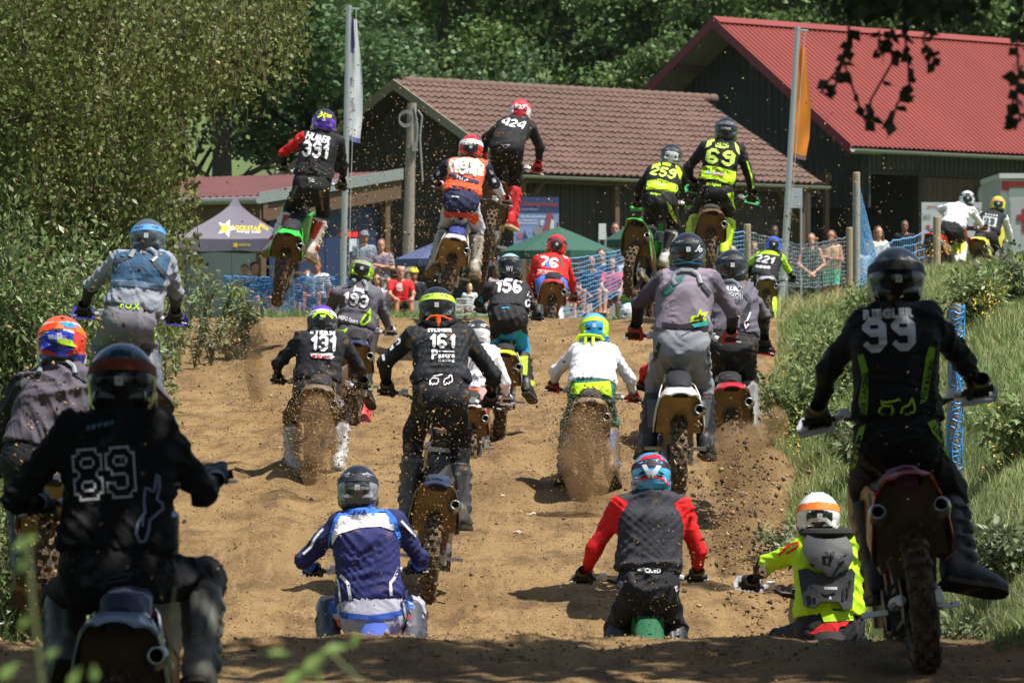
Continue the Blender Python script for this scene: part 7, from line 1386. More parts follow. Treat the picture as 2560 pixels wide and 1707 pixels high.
  dec=[('t', '33', 1420, 438, 46, 84, 4, W_, {'st': 'w'}), ('t', 'AUMA', 1410, 395, 26, 110, 4, W_, {'st': 'b', 'sl': .2}), ('b', [(1320, 370), (1345, 350), (1395, 348), (1425, 365), (1440, 395)], 30, '767e82'), ('s', [(1440, 390), (1510, 470)], 22, '484a52', {'n': 'brace_strap'}), ('p', [(1455, 560), (1500, 470), (1512, 480), (1500, 640), (1450, 620)], '34343a'), ('s', [(1510, 540), (1490, 590), (1472, 600), (1482, 640), (1498, 610)], 9, W_, {'ly': 1}), ('s', [(1320, 280), (1365, 272)], 6, 'b8282a', {'on': 'h'})]),
 dict(id='221', pitch=8, crop='c6', Y=82, head=(1650, 128), hw=100, N=(1632, 170), SL=(1565, 198), SR=(1695, 210), EL=(1510, 240), ER=(1742, 285), HL=(1500, 320), HR=(1768, 345), P=(1588, 350), KL=(1540, 440), KR=(1640, 440), AL=(1550, 560), AR=(1640, 540), axle=(1605, 520), yaw=0, hroll=6,
  jersey='2a2a2e', sleeve=('a8d820', 'a8d820'), fore=('222226', '222226'), pants='222226', boots=('c8f028', 'c8f028', '9ac020'), helm=('1c1c20', '2f5ae0', '1a1a1c', '3a62e0'), strap='202024', gloves=('202022', '202022'), mud=.2, blabel='grey fendered bike behind the shrubs at the upper right', label='small distant rider in black and lime with white 221', bike=dict(fender='a8a8b0', side='8a8a90', mud=.4),
  dec=[('t', '221', 1598, 215, 46, 125, 10, W_, {'sl': .2}), ('p', [(1560, 185), (1600, 160), (1660, 165), (1690, 195), (1660, 190), (1600, 182)], 'a8d820'), ('t', 'oooo', 1585, 258, 22, 95, 6, 'd8d8e0', {'st': 'o', 'gap': .0})]),
 dict(id='391', pitch=8, crop='c3', Y=57, head=(498, 272), hw=156, N=(478, 345), SL=(362, 380), SR=(590, 405), EL=(232, 478), ER=(622, 560), HL=(232, 578), HR=(612, 700), P=(415, 680), KL=(272, 850), KR=(495, 860), AL=(180, 1065), AR=(415, 1110), axle=(222, 1285), roll=11, yaw=0, hroll=10,
  jersey='1f1f22', sleeve=('d8221f', '1f1f22'), fore=('2a1a1c', '1f1f22'), pants='1d1e20', boots=('d8d2c4', '2a3040', 'b8342c', '8a7a5c'), helm=('1a1a20', '2a2038', '5a38a8', '6a42b8'), strap='1a1a20', gloves=('5a5030', '2a2a24'), mud=.2, hpitch=16, toeL=20, toeR=20, blabel='bright green bike hanging in the air at the left', label='airborne rider in black with white 391 and one red sleeve',
  bike=dict(fender='3ad84a', side='2fb83c', seat='1f1f22', frame='2a2a2c', mud=.3, under=MUDD, exhaust='6a625a'),
  dec=[('t', '391', 440, 455, 110, 175, 8, W_), ('t', 'HUBER', 462, 378, 46, 165, 14, W_, {'st': 'b', 'sl': .25}), ('s', [(450, 225), (480, 212), (520, 235), (545, 240)], 18, 'd8f02a', {'on': 'h'}), ('s', [(455, 245), (490, 228), (500, 248)], 12, 'd8f02a', {'on': 'h'}), ('s', [(395, 642), (433, 645)], 6, 'c8c8cc', {'on': 't'}), ('s', [(395, 652), (433, 655)], 6, 'c8c8cc', {'on': 't'}), ('s', [(395, 662), (433, 665)], 6, 'c8c8cc', {'on': 't'}), ('t', 'Fast House', 485, 790, 22, 130, 82, '8a8460', {'on': 't', 'st': 'r'}), ('t', 'Fast House', 295, 740, 22, 110, -68, '8a8460', {'on': 't', 'st': 'r'}), ('s', [(270, 870), (370, 875)], 24, '8a7a68', {'on': 'f'})]),
 dict(id='194', pitch=7, crop='c3', Y=57, head=(1457, 440), hw=155, N=(1440, 520), SL=(1315, 560), SR=(1550, 570), EL=(1212, 650), ER=(1622, 690), HL=(1250, 690), HR=(1685, 798), P=(1390, 790), KL=(1290, 960), KR=(1500, 965), AL=(1225, 1185), AR=(1480, 1220), axle=(1308, 1320), roll=10, yaw=0, hroll=6,
  jersey='e8603a', sleeve=('1f2742', '1f2742'), fore=('1c2238', 'c8c8d0'), pants='25294a', shin='c4c4d4', shinup=.5, boots=('b8b0a4', '2a2a2c', '8a8478', '6a5a44'), helm=('2a2c2a', 'c8262a', '26282a', 'd02a2c'), strap='e8e4e0', gloves=('b8a8a4', 'd83a2c'), mud=.25, hpitch=10, blabel='white and blue fendered bike in the air below the orange rider', label='airborne rider in orange and navy stripes with white 194',
  bike=dict(fender='dcdce0', side='d8d8d4', seat='26347a', frame='303034', mud=.3, exhaust='a8a49c', under=mat('ochre_mud', (.36, .235, .10), .6, var=.5, vscale=8, bump=.5)),
  dec=[('p', [(1300, 600), (1320, 520), (1400, 505), (1500, 515), (1545, 560), (1540, 630), (1400, 610)], 'e8d8cc'), ('t', '194', 1415, 580, 86, 176, 12, 'a06a4a', {'ly': 1, 'gap': .04}), ('t', '194', 1415, 579, 78, 166, 12, 'f4f2f0', {'ly': 2, 'gap': .06}), ('s', [(1285, 615), (1400, 640), (1510, 672)], 22, '2a3050'), ('s', [(1280, 695), (1380, 705), (1500, 735)], 24, '2a3050'), ('t', 'Liqui', 1412, 643, 20, 60, 8, W_, {'ly': 1}), ('p', [(1350, 618), (1376, 622), (1374, 645), (1350, 640)], 'c8ccd8', {'ly': 1}), ('p', [(1275, 860), (1500, 875), (1510, 910), (1480, 950), (1420, 900), (1330, 900), (1285, 900)], 'e04a20', {'on': 't'}), ('s', [(1330, 760), (1378, 765)], 8, 'c8c8c8', {'on': 't'}), ('p', [(1230, 610), (1248, 590), (1255, 610), (1236, 630)], 'd8dce8'), ('p', [(1195, 650), (1212, 632), (1214, 655)], 'd8dce8'), ('p', [(1575, 595), (1595, 590), (1605, 615), (1588, 620)], 'd8dce8'), ('p', [(1590, 645), (1612, 640), (1625, 672), (1602, 672)], 'd8dce8'), ('t', 'LEATT', 1460, 410, 22, 120, 0, 'e8e8e8', {'on': 'h'}), ('b', [(1405, 535), (1415, 560)], 18, '4a4e4c'), ('b', [(1450, 540), (1450, 570)], 18, '4a4e4c')]+[('s', [(1290, 735), (1330, 748), (1380, 742), (1440, 765)], 10, 'f0401c')]),
 dict(id='424', pitch=-14, crop='c3', Y=60, head=(1778, 205), hw=146, N=(1755, 260), SL=(1650, 310), SR=(1845, 310), EL=(1560, 380), ER=(1908, 440), HL=(1530, 520), HR=(1892, 585), P=(1690, 430), KL=(1620, 640), KR=(1752, 660), AL=(1620, 880), AR=(1722, 905), axle=(1575, 1000), roll=9, yaw=0, hroll=8, blouse=0,
  jersey='232325', pants='1d1d1f', boots=('d8262c', 'd8262c', 'a81c22', 'c8b890'), helm=('d83038', 'd8262c', 'd02a30', 'd8d8dc'), strap='d8383c', gloves=('c8262c', 'c8262c'), mud=.15, hpitch=24, toeR=20, blabel='brown muddy bike highest in the air over the centre', label='highest airborne rider in black with red boots and white 424',
  bike=dict(fender='6a4a28', side='5a4020', frame='b0381c', mud=.9, under=MUDD, exhaust='b0aca4'),
  dec=[('t', '424', 1735, 282, 54, 160, 12, W_, {'sl': .2}), ('p', [(1600, 385), (1620, 330), (1700, 365), (1690, 392), (1620, 390)], '5a3228', {'on': 'j'}), ('p', [(1650, 420), (1715, 422), (1683, 450)], 'b8b8ba', {'on': 't'}), ('p', [(1662, 426), (1704, 427), (1683, 443)], '1d1d1f', {'on': 't', 'ly': 1}), ('t', 'F27', 1780, 175, 26, 70, 8, 'e8dada', {'on': 'h'})]),
 dict(id='259', pitch=-16, crop='c10', Y=62, head=(396, 308), hw=120, N=(365, 360), SL=(290, 395), SR=(448, 405), EL=(215, 490), ER=(485, 490), HL=(208, 580), HR=(505, 570), P=(330, 555), KL=(275, 680), KR=(410, 690), AL=(260, 860), AR=(355, 880), axle=(185, 945), roll=6, yaw=-14, hroll=10,
  jersey='1d1e20', pants='1b1c1e', boots=('d8d8d4', '3a3a40', '3a3a3c', '5a4a34'), helm=('2a2c24', '1d2026', 'c4c8cc', '3a3e30'), strap='2a2c28', gloves=('222224', '222224'), mud=.25, blabel='green bike flying with its rear wheel turned to the side', label='airborne rider in black and neon with number 259, left of the pair',
  bike=dict(fender='3fc83a', side='3aa838', frame='2a2a2c', mud=.3, under=mat('olive_mud', (.17, .13, .045), .7, var=.4, vscale=9, bump=.5), exhaust='8a7a68', guard='50e060'),
  dec=[('p', [(283, 385), (300, 345), (335, 338), (320, 368)], NEON), ('p', [(415, 355), (440, 375), (456, 405), (450, 455), (438, 430)], NEON), ('p', [(345, 345), (395, 352), (390, 368), (345, 360)], NEON), ('p', [(255, 500), (262, 450), (330, 437), (420, 468), (445, 480), (415, 522), (330, 500)], NEON), ('t', '259', 352, 400, 56, 150, 12, 'd6f870', {'sl': .15, 'ly': 1}), ('t', 'Dirt Fighters', 338, 448, 15, 110, 12, '3a5a1c', {'ly': 1, 'st': 'r'}), ('t', 'ooooo', 330, 466, 12, 60, 6, 'b8c8d0', {'ly': 1}), ('t', 'Dirt Fighters', 310, 520, 11, 60, 6, NEON, {'on': 't'}), ('p', [(370, 560), (395, 590), (425, 660), (430, 690), (405, 660), (385, 620)], 'b4dc3a', {'on': 't'})]),
 dict(id='69', pitch=2, crop='c10', Y=60, head=(700, 165), hw=126, N=(690, 225), SL=(582, 265), SR=(778, 280), EL=(488, 375), ER=(830, 430), HL=(515, 490), HR=(845, 550), P=(640, 500), KL=(530, 635), KR=(722, 640), AL=(505, 800), AR=(690, 835), axle=(600, 870), roll=5, yaw=0, hroll=4,
  jersey='1d1f22', pants='1c1d1f', shin='26272a', boots=('c8e82a', 'd0ee3a', '8aa81c'), helm=('17191c', '1f2126', '16181a', '1c2a20'), strap='4a4a4e', gloves=('222224', '222224'), mud=.25, sticker=0, blabel='brown muddy bike in the air under the neon yellow boots', label='airborne rider in black and neon with big 69 and neon boots',
  bike=dict(fender='6a5030', side='5a4424', frame='2a2a2c', mud=.9, under=MUDD, exhaust='8a7a6a', guard='50d880'),
  dec=[('p', [(580, 270), (600, 225), (640, 215), (625, 245)], 'd4f86a'), ('p', [(745, 230), (772, 265), (775, 310), (755, 280)], 'd4f86a'), ('p', [(640, 245), (665, 235), (710, 240), (715, 262), (690, 270), (640, 262)], 'd4f86a'), ('t', 'ROEDL', 675, 245, 18, 110, 6, '2a3a1c', {'ly': 1}), ('t', '69', 668, 318, 86, 165, 8, 'd6f870', {'sl': .05, 'gap': .1}), ('p', [(545, 410), (560, 365), (640, 368), (755, 400), (752, 440), (735, 475), (640, 440), (550, 435)], NEON), ('t', 'Dirt Fighters', 640, 385, 20, 145, 8, '2a3c12', {'ly': 1, 'st': 'r'}), ('s', [(585, 400), (690, 415)], 11, 'a8c8dc', {'ly': 1}), ('s', [(625, 412), (685, 420)], 7, 'e05a2a', {'ly': 2}), ('t', 'Dirt Fighters', 630, 468, 16, 80, 5, NEON, {'on': 't'}), ('p', [(705, 520), (740, 510), (762, 570), (768, 620), (745, 600), (725, 560)], NEON, {'on': 't'}), ('t', 'PATRICK', 700, 158, 12, 58, 6, 'c8c8c8', {'on': 'h'}), ('s', [(480, 330), (500, 295), (520, 282)], 8, 'a8d82a'), ('s', [(815, 340), (840, 420), (850, 490)], 9, 'a8d82a')]),
 dict(id='whi', pitch=0, crop='c10', Y=87, head=(2036, 548), hw=84, N=(2005, 580), SL=(1935, 598), SR=(2065, 615), EL=(1885, 605), ER=(2098, 670), HL=(1960, 690), HR=(2130, 712), P=(1950, 720), KL=(1960, 790), KR=(2015, 785), AL=(1980, 900), AR=(2005, 890), axle=(1865, 920), roll=0, yaw=-24, hroll=8, sc=.98,
  jersey='e8e8ee', pants='202023', boots=('d8d8d8', '303030', 'c8d83a'), helm=('c8d0d0', 'e0e4e2', '26282a', 'c0c8c8'), strap='202224', gloves=('d03a3a', 'c8c8cc'), mud=.1, blabel='red fendered bike turning right far away', label='far rider in plain white jersey leaning over a red bike', bike=dict(fender='c82a22', side='8a2a1c', frame='c02a20', mud=.4, under=mat('rust_mud', (.16, .06, .03), .7), guard='c8c8cc')),
 dict(id='23', pitch=4, crop='c10', Y=89, head=(2206, 578), hw=86, N=(2185, 618), SL=(2122, 645), SR=(2245, 660), EL=(2085, 690), ER=(2268, 735), HL=(2105, 725), HR=(2288, 795), P=(2145, 755), KL=(2090, 830), KR=(2200, 830), AL=(2080, 925), AR=(2200, 930), axle=(2110, 935), roll=0, yaw=-18, hroll=4, sc=1.0,
  jersey='26262a', sleeve=('e0e0e8', 'e0e0e8'), pants='1c1c1e', boots=('26262a', '26262a', '3a3a3c'), helm=('2a6a5a', 'd8c82a', '30343a', 'd8d02a'), strap='d88a4a', gloves=('8ab8c8', 'c8d8e0'), mud=.1, blabel='bike with a pale yellow front fender turning right far away', label='far rider in black vest with white sleeves and yellow helmet', bike=dict(fender='e0d84a', side='d8d04a', frame='2a2a2c', mud=.3),
  dec=[('p', [(2125, 640), (2205, 655), (2195, 705), (2120, 690)], 'b8c0c4'), ('t', '23', 2160, 672, 34, 60, 6, '3a3e40', {'st': 'o', 'ly': 1}), ('t', 'xxxxx', 2172, 635, 12, 75, 8, 'd8d8dc')]),
 dict(id='grn', pitch=4, crop='c6', Y=66, head=(765, 545), hw=118, N=(765, 600), SL=(690, 630), SR=(840, 630), EL=(660, 680), ER=(880, 680), HL=(690, 640), HR=(840, 720), P=(765, 740), KL=(720, 820), KR=(810, 820), AL=(720, 900), AR=(810, 900), axle=(765, 900), yaw=0,
  jersey='6a6a5c', pants='4a4a44', boots=('3a3a3a', '3a3a3a', '4a4a4a'), helm=('c8d8dc', 'b8e0e4', 'c8d0d4', 'b8d8dc'), strap='d8e4e4', gloves=('b8e03a', 'b8e03a'), mud=.3, blabel='bike sunk below the crest left of the mauve grey rider', label='rider dropping behind the crest with a pale mint helmet', bike=dict(fender='5a8a3a', mud=.5, guard='b8e84a')),
]
for i, R in enumerate(RIDERS): build_rider(R, 100+i)
# ------------------------------------------------------------------ spectators
def eyes(): m = MB(); m.tube([(0, 0, 0), (0, -.006, 0)], .011, 8); return m.mesh('eye')
EYE = eyes(); EYEM = mat('eye_dark', (.02, .015, .012), .3); LIP = mat('lips', (.30, .11, .09), .5)
def spectator(px, py, Y, label, skin='c98f70', shirt='808080', low='303040', hair='3a2a20', pose='stand', hat=None, female=False, sc=1., sleeves=True, bare=False, arms='down', shoes='303030', yaw=0., shorts=True, beard=False, stripe=None):
    """px, py: middle of the face in the photograph"""
    hd = at(px, py, Y); H = {'stand': 1.60, 'sit': 1.02, 'kneel': .95}[pose]*sc; base = Vector((hd.x, Y, hd.z-H)); S = SDF((-.6, -.75, -.08), (.6, .45, H+.28), .02)
    SK = mat('skin_tone', srgb(skin), .55, var=.08); z = H; ns = .19*sc; sh = z-.20*sc; hipz = z-.72*sc; w = .17*sc*(.92 if female else 1.05)
    S.cone((0, 0, z+.03*sc), (0, -.005, z-.04*sc), .088*sc, .072*sc, .03, (1.08, .95, .9)); S.cone((0, -.055*sc, z-.065*sc), (0, -.05*sc, z-.07*sc), .045*sc, .045*sc, .03); S.cone((0, -.085*sc, z+.0), (0, -.102*sc, z-.025*sc), .012*sc, .017*sc, .012)
    for g in (-1, 1): S.cone((g*.082*sc, .01, z-.005), (g*.084*sc, .012, z-.03), .016*sc, .014*sc, .01)
    S.cone((0, .015, z-.08*sc), (0, .02, sh), .052*sc, .06*sc, .03); S.cone((-w, .02, sh-.02), (w, .02, sh-.02), .058*sc, .058*sc, .05)
    for g in (-1, 1): S.cone((g*.08*sc, .02, sh-.1*sc), (g*.075*sc, .02, hipz), .105*sc, .1*sc, .05)
    A = {}
    for g in (-1, 1):
        s0 = np.array((g*w*1.12, .02, sh-.03*sc))
        if arms == 'down': e = s0+np.array((g*.06, .0, -.29))*sc; h = e+np.array((-g*.02, -.08, -.25))*sc
        elif arms == 'front': e = s0+np.array((g*.10, -.04, -.28))*sc; h = np.array((g*.035, -.2, sh-.50*sc))
        elif arms == 'cross': e = s0+np.array((g*.07, -.06, -.27))*sc; h = np.array((-g*.10, -.19, sh-.25*sc+g*.02))
        else: e = s0+np.array((g*.06, -.16, -.24))*sc; h = e+np.array((-g*.06, -.22, -.08))*sc
        A[g] = (s0, e, h); S.cone(s0, e, .048*sc, .04*sc, .03); S.cone(e, h, .04*sc, .028*sc, .02); d = (h-e)/np.linalg.norm(h-e); S.cone(h, h+d*.07*sc, .03*sc, .034*sc, .02)
        for k in range(4): o = np.array((.018*(k-1.5), 0, 0))*sc; S.cone(h+d*.07*sc+o, h+d*(.13+.012*math.sin(k*1.2))*sc+o*1.3, .0125*sc, .0105*sc, .004)
        S.cone(h+d*.03*sc, h+d*.08*sc+np.array((-g*.045, -.01, 0))*sc, .014*sc, .011*sc, .01)
    L = {}
    for g in (-1, 1):
        I = np.array((g*.09*sc, .02, hipz))
        if pose == 'stand': K = np.array((g*.10*sc, .0, hipz-.44*sc)); F = np.array((g*.11*sc, .03, .06))
        elif pose == 'sit': K = np.array((g*.15*sc, -.42*sc, hipz+.10)); F = np.array((g*.17*sc, -.5*sc, hipz-.34*sc))
        else: K = np.array((g*.13*sc, -.36*sc, hipz-.14)); F = np.array((g*.12*sc, .06, hipz-.2))
        L[g] = (I, K, F); S.cone(I, K, .088*sc, .06*sc, .04); S.cone(K, F, .058*sc, .04*sc, .02); S.cone(F, F+np.array((g*.02, -.13*sc, -.02)), .04*sc, .035*sc, .02)
    V, Q = S.nets(); c, s_ = math.cos(math.radians(yaw)), math.sin(math.radians(yaw)); Rz = np.array(((c, -s_, 0), (s_, c, 0), (0, 0, 1))); root = obj('person', mesh_np('person', V, Q, True), [SK]); root.matrix_world = T(base) @ Matrix.Rotation(math.radians(yaw), 4, 'Z')
    tag(root, label, 'person', 'spectators behind the track')
    def shell(name, prims, m, cut=None):
        B = SDF((-.6, -.75, -.08), (.6, .45, H+.28), .02)
        for p in prims: B.cone(*p)
        for q in cut or (): B.half(*q)
        v, q = B.nets(); v = folds(v, q, .008, 30, int(px)); return obj(name, mesh_np(name, v, q, True), [m], root)
    r = 1.12; M1 = cloth(shirt, .0, 'shirt_cloth'); pr = []
    if not bare:
        pr = [((-w*.9, .02, sh-.02), (w*.9, .02, sh-.02), .068*sc, .068*sc, .05)]+[((g*.08*sc, .02, sh-.1*sc), (g*.08*sc, .02, hipz-.02), .12*sc, .118*sc, .05) for g in (-1, 1)]
        if sleeves: pr += [(A[g][0], A[g][0]+(A[g][1]-A[g][0])*.62, .066*sc, .062*sc, .03) for g in (-1, 1)]
        sht = shell('shirt', pr, M1, [((0, 0, sh+.035*sc), (0, -.3, 1))])
    else:
        shell('swim_top', [((g*.06*sc, -.07*sc, sh-.17*sc), (g*.03*sc, -.07*sc, sh-.17*sc), .055*sc, .055*sc, .02) for g in (-1, 1)]+[((-.1*sc, .02, sh-.19*sc), (.1*sc, .02, sh-.19*sc), .112*sc, .112*sc, .02, (1, 1, 5))], cloth(shirt, 0, 'shirt_cloth'))
    t = .62 if shorts else 1.0; pp = [((-.08*sc, .02, hipz), (.08*sc, .02, hipz), .118*sc, .118*sc, .04)]+[(L[g][0], L[g][0]+(L[g][1]-L[g][0])*(t if shorts else 1), .1*sc, .084*sc, .03) for g in (-1, 1)]
    if not shorts: pp += [(L[g][1], L[g][1]+(L[g][2]-L[g][1])*.88, .072*sc, .06*sc, .03) for g in (-1, 1)]
    shell('shorts' if shorts else 'trousers', pp, cloth(low, 0, 'trouser_cloth'))
    HR_ = mat('hair', srgb(hair), .6, var=.25, vscale=30)
    if hat: shell('cap', [((0, .012, z+.045*sc), (0, .012, z+.05*sc), .108*sc, .108*sc, 0, (1.0, .95, .92)), ((0, -.11*sc, z+.055*sc), (0, -.15*sc, z+.05*sc), .06*sc, .05*sc, .02, (1, 1, 4.5))], cloth(hat, 0, 'cap_cloth'), [((0, 0, z+.03*sc), (0, 0, -1))])
    if hair != 'none':
        hp = [((0, .028*sc, z+.052*sc), (0, .04*sc, z+.0*sc), .094*sc, .088*sc, 0, (1., .95, .92))]
        if female: hp += [((g*.085*sc, .02, z), (g*.105*sc, -.03, z-.28*sc), .045*sc, .036*sc, .03) for g in (-1, 1)]+[((0, .07*sc, z), (0, .08*sc, z-.25*sc), .07*sc, .06*sc, .03)]
        shell('hair', hp, HR_, None if female else [((0, -.03*sc, z+.03), (0, -1, -.7))])
    if beard: shell('beard', [((0, -.05*sc, z-.085*sc), (0, -.06*sc, z-.09*sc), .05*sc, .045*sc, 0)], HR_)
    for g in (-1, 1): obj('eye', EYE, [EYEM], root, T((g*.032*sc, -.083*sc, z+.012*sc)) @ Matrix.Scale(sc, 4))
    m = MB(); m.tube([(-.022*sc, -.087*sc, z-.058*sc), (0, -.094*sc, z-.06*sc), (.022*sc, -.087*sc, z-.058*sc)], .006*sc, 5); obj('mouth', m, [LIP], root)
    for g in (-1, 1): F = L[g][2]; q = MB(); q.loft([[(F[0]+x*sc, F[1]+y*sc, F[2]+zz*sc) for x, y in ((-.045, .06), (.045, .06), (.05, -.1), (.03, -.19), (-.03, -.19), (-.05, -.1))] for zz in (-.06, -.035, .01)], caps=True); obj('shoe', q, [mat('shoe', srgb(shoes), .6)], root)
    if stripe: bpy.context.view_layer.update(); lay(bvh_of(sht), *poly2d(star_pts(px-4, py+38, 11, 10, 0, 10), 6), 'shirt_print', cloth(stripe, 0, 'print_ink'), root, .006, Y)
    return root
spectator(911, 594, 113, 'standing man in a grey blue T shirt and cap behind the net', 'b57c5e', '8290a0', '3a4250', hat='7a8088', yaw=12)
spectator(953, 614, 112, 'man in a grey T shirt with crossed arms', 'c98d70', '85808c', 'e0ded6', hair='6a5444', arms='cross')
spectator(1002, 680, 110, 'seated grey bearded man in a bright red T shirt', 'c4846a', 'd8262c', '3c3a40', hair='b8b0a8', pose='sit', arms='knees', beard=True, stripe='e0b8b4', yaw=10)
spectator(942, 700, 110.4, 'woman in a brown top sitting left of the red shirted man', 'c08a6c', '6a5a48', '4a4438', hair='4a3424', pose='sit', female=True, arms='knees', sleeves=False, sc=.92)
spectator(971, 705, 110.2, 'child in white sitting beside the red shirted man', 'c48c70', 'd8d8dc', '9a9aa0', hair='5a4030', pose='sit', arms='knees', sc=.8)
spectator(793, 664, 108, 'man with sunglasses in a white T shirt behind the blue net', 'b87458', 'd0d4dc', '50586a', hair='2a201c', pose='sit', yaw=-14)
spectator(768, 690, 110, 'person with a reddish scarf beside the white T shirt man', 'b07a60', '6a3028', '30343a', hair='2a2422', pose='sit')
spectator(637, 672, 107, 'dark haired person in black behind the tall weeds', 'a86e5c', '26262c', '303036', hair='3a2024', pose='sit', yaw=30)
spectator(612, 678, 108, 'person holding up a white paper behind the tall weeds', 'c89880', '90a0b0', '5a6070', hair='8a6a50', pose='sit', arms='knees')
spectator(1034, 686, 111, 'person in dark clothes with a bright yellow cap', '9a6a54', '22262e', '26282e', hat='e8d030', pose='sit')
spectator(1174, 720, 108, 'small blond child near the low pale net', 'd8a888', 'e0e0e4', 'b83a3a', hair='d8b878', pose='stand', sc=.62)
spectator(1247, 676, 108, 'woman in a pale top under the blue parasol edge', 'c08a70', 'c8b8b0', '5a6070', hair='7a4a3a', pose='sit', female=True, sc=.95)
spectator(2028, 600, 108, 'bare shouldered young woman with long light brown hair', 'c98f72', '33443c', '3c4a44', hair='5a4032', female=True, arms='front', sleeves=False, shorts=False)
spectator(2078, 592, 109, 'long haired young woman in turquoise shorts', 'b87c60', 'd8b088', '4ec8a8', hair='5a3424', female=True, arms='cross', sleeves=False, yaw=-16)
spectator(2196, 582, 110, 'woman in a pale top right of the tall post', 'c8967a', 'cfc8b8', '4a5058', hair='4a3020', female=True, arms='front', yaw=20)
spectator(2168, 620, 109, 'person in a white shirt behind the bunched net', 'c0907a', 'dfe3ea', '3a4660', hair='4a3a30', sc=.85)
spectator(2262, 566, 122, 'dark clothed man in the shade by the dark barn opening', '8a5a4a', '1e1c1e', '26242a', hair='1e1a18', shorts=False)
spectator(1936, 580, 118, 'man in black with his back in the shade before the barn', '6a4a3c', '1a1a1c', '26262a', hair='17130f', shorts=False)
spectator(1538, 574, 108, 'man looking out between the two green parasols', 'b07a66', '5a4a44', '3a3a40', hair='3a2c26')
for i, (x, y, sh_, lo_, s_, lab) in enumerate(((1530, 660, 'c8586a', '50588a', .9, 'woman in pink seated behind the blue net'), (1478, 655, '2f4668', '3a4256', .95, 'person in navy seated behind the blue net'), (1452, 690, 'b8886c', '8a5a4c', .8, 'child in tan seated low behind the blue net'), (1503, 640, '2c4a78', '303a52', 1., 'man in dark blue standing behind the blue net'), (1556, 640, 'c8ccd8', '5a6080', .9, 'person in pale blue at the green bike wheel'), (1832, 628, 'b87a6a', '6a4a50', .8, 'person in dusty pink left of the short post'), (1886, 618, '7a8aa0', '5a5a70', .85, 'person in grey blue behind the net near the short post'), (1896, 652, 'a83a48', '5a4a58', .7, 'small child in crimson behind the net'))):
    spectator(x, y, 100+i*.8, lab, ['c89478', 'b07a60', 'd0a084'][i % 3], sh_, lo_, ['4a3426', '2e2420', '8a6a48'][i % 3], pose='sit' if i in (0, 1, 2, 7) else 'stand', female=i in (0, 5), sc=s_, arms=['knees', 'front', 'down'][i % 3])
# ------------------------------------------------------------------ warm dusty summer air
def haze():
    m = MB(); m.box((0, 149, 16.5), (330, 320, 41)); m_ = bpy.data.materials.new('air'); m_.use_nodes = True; nt = m_.node_tree; nt.nodes.remove(nt.nodes['Principled BSDF'])
    v = nt.nodes.new('ShaderNodeVolumePrincipled'); v.inputs['Color'].default_value = (.93, .95, 1, 1); v.inputs['Density'].default_value = .00004; v.inputs['Anisotropy'].default_value = .3
    nt.links.new(v.outputs[0], nt.nodes['Material Output'].inputs['Volume']); o = obj('haze', m, m_); stuff(o, 'thin summer haze over the track', 'haze')
haze()
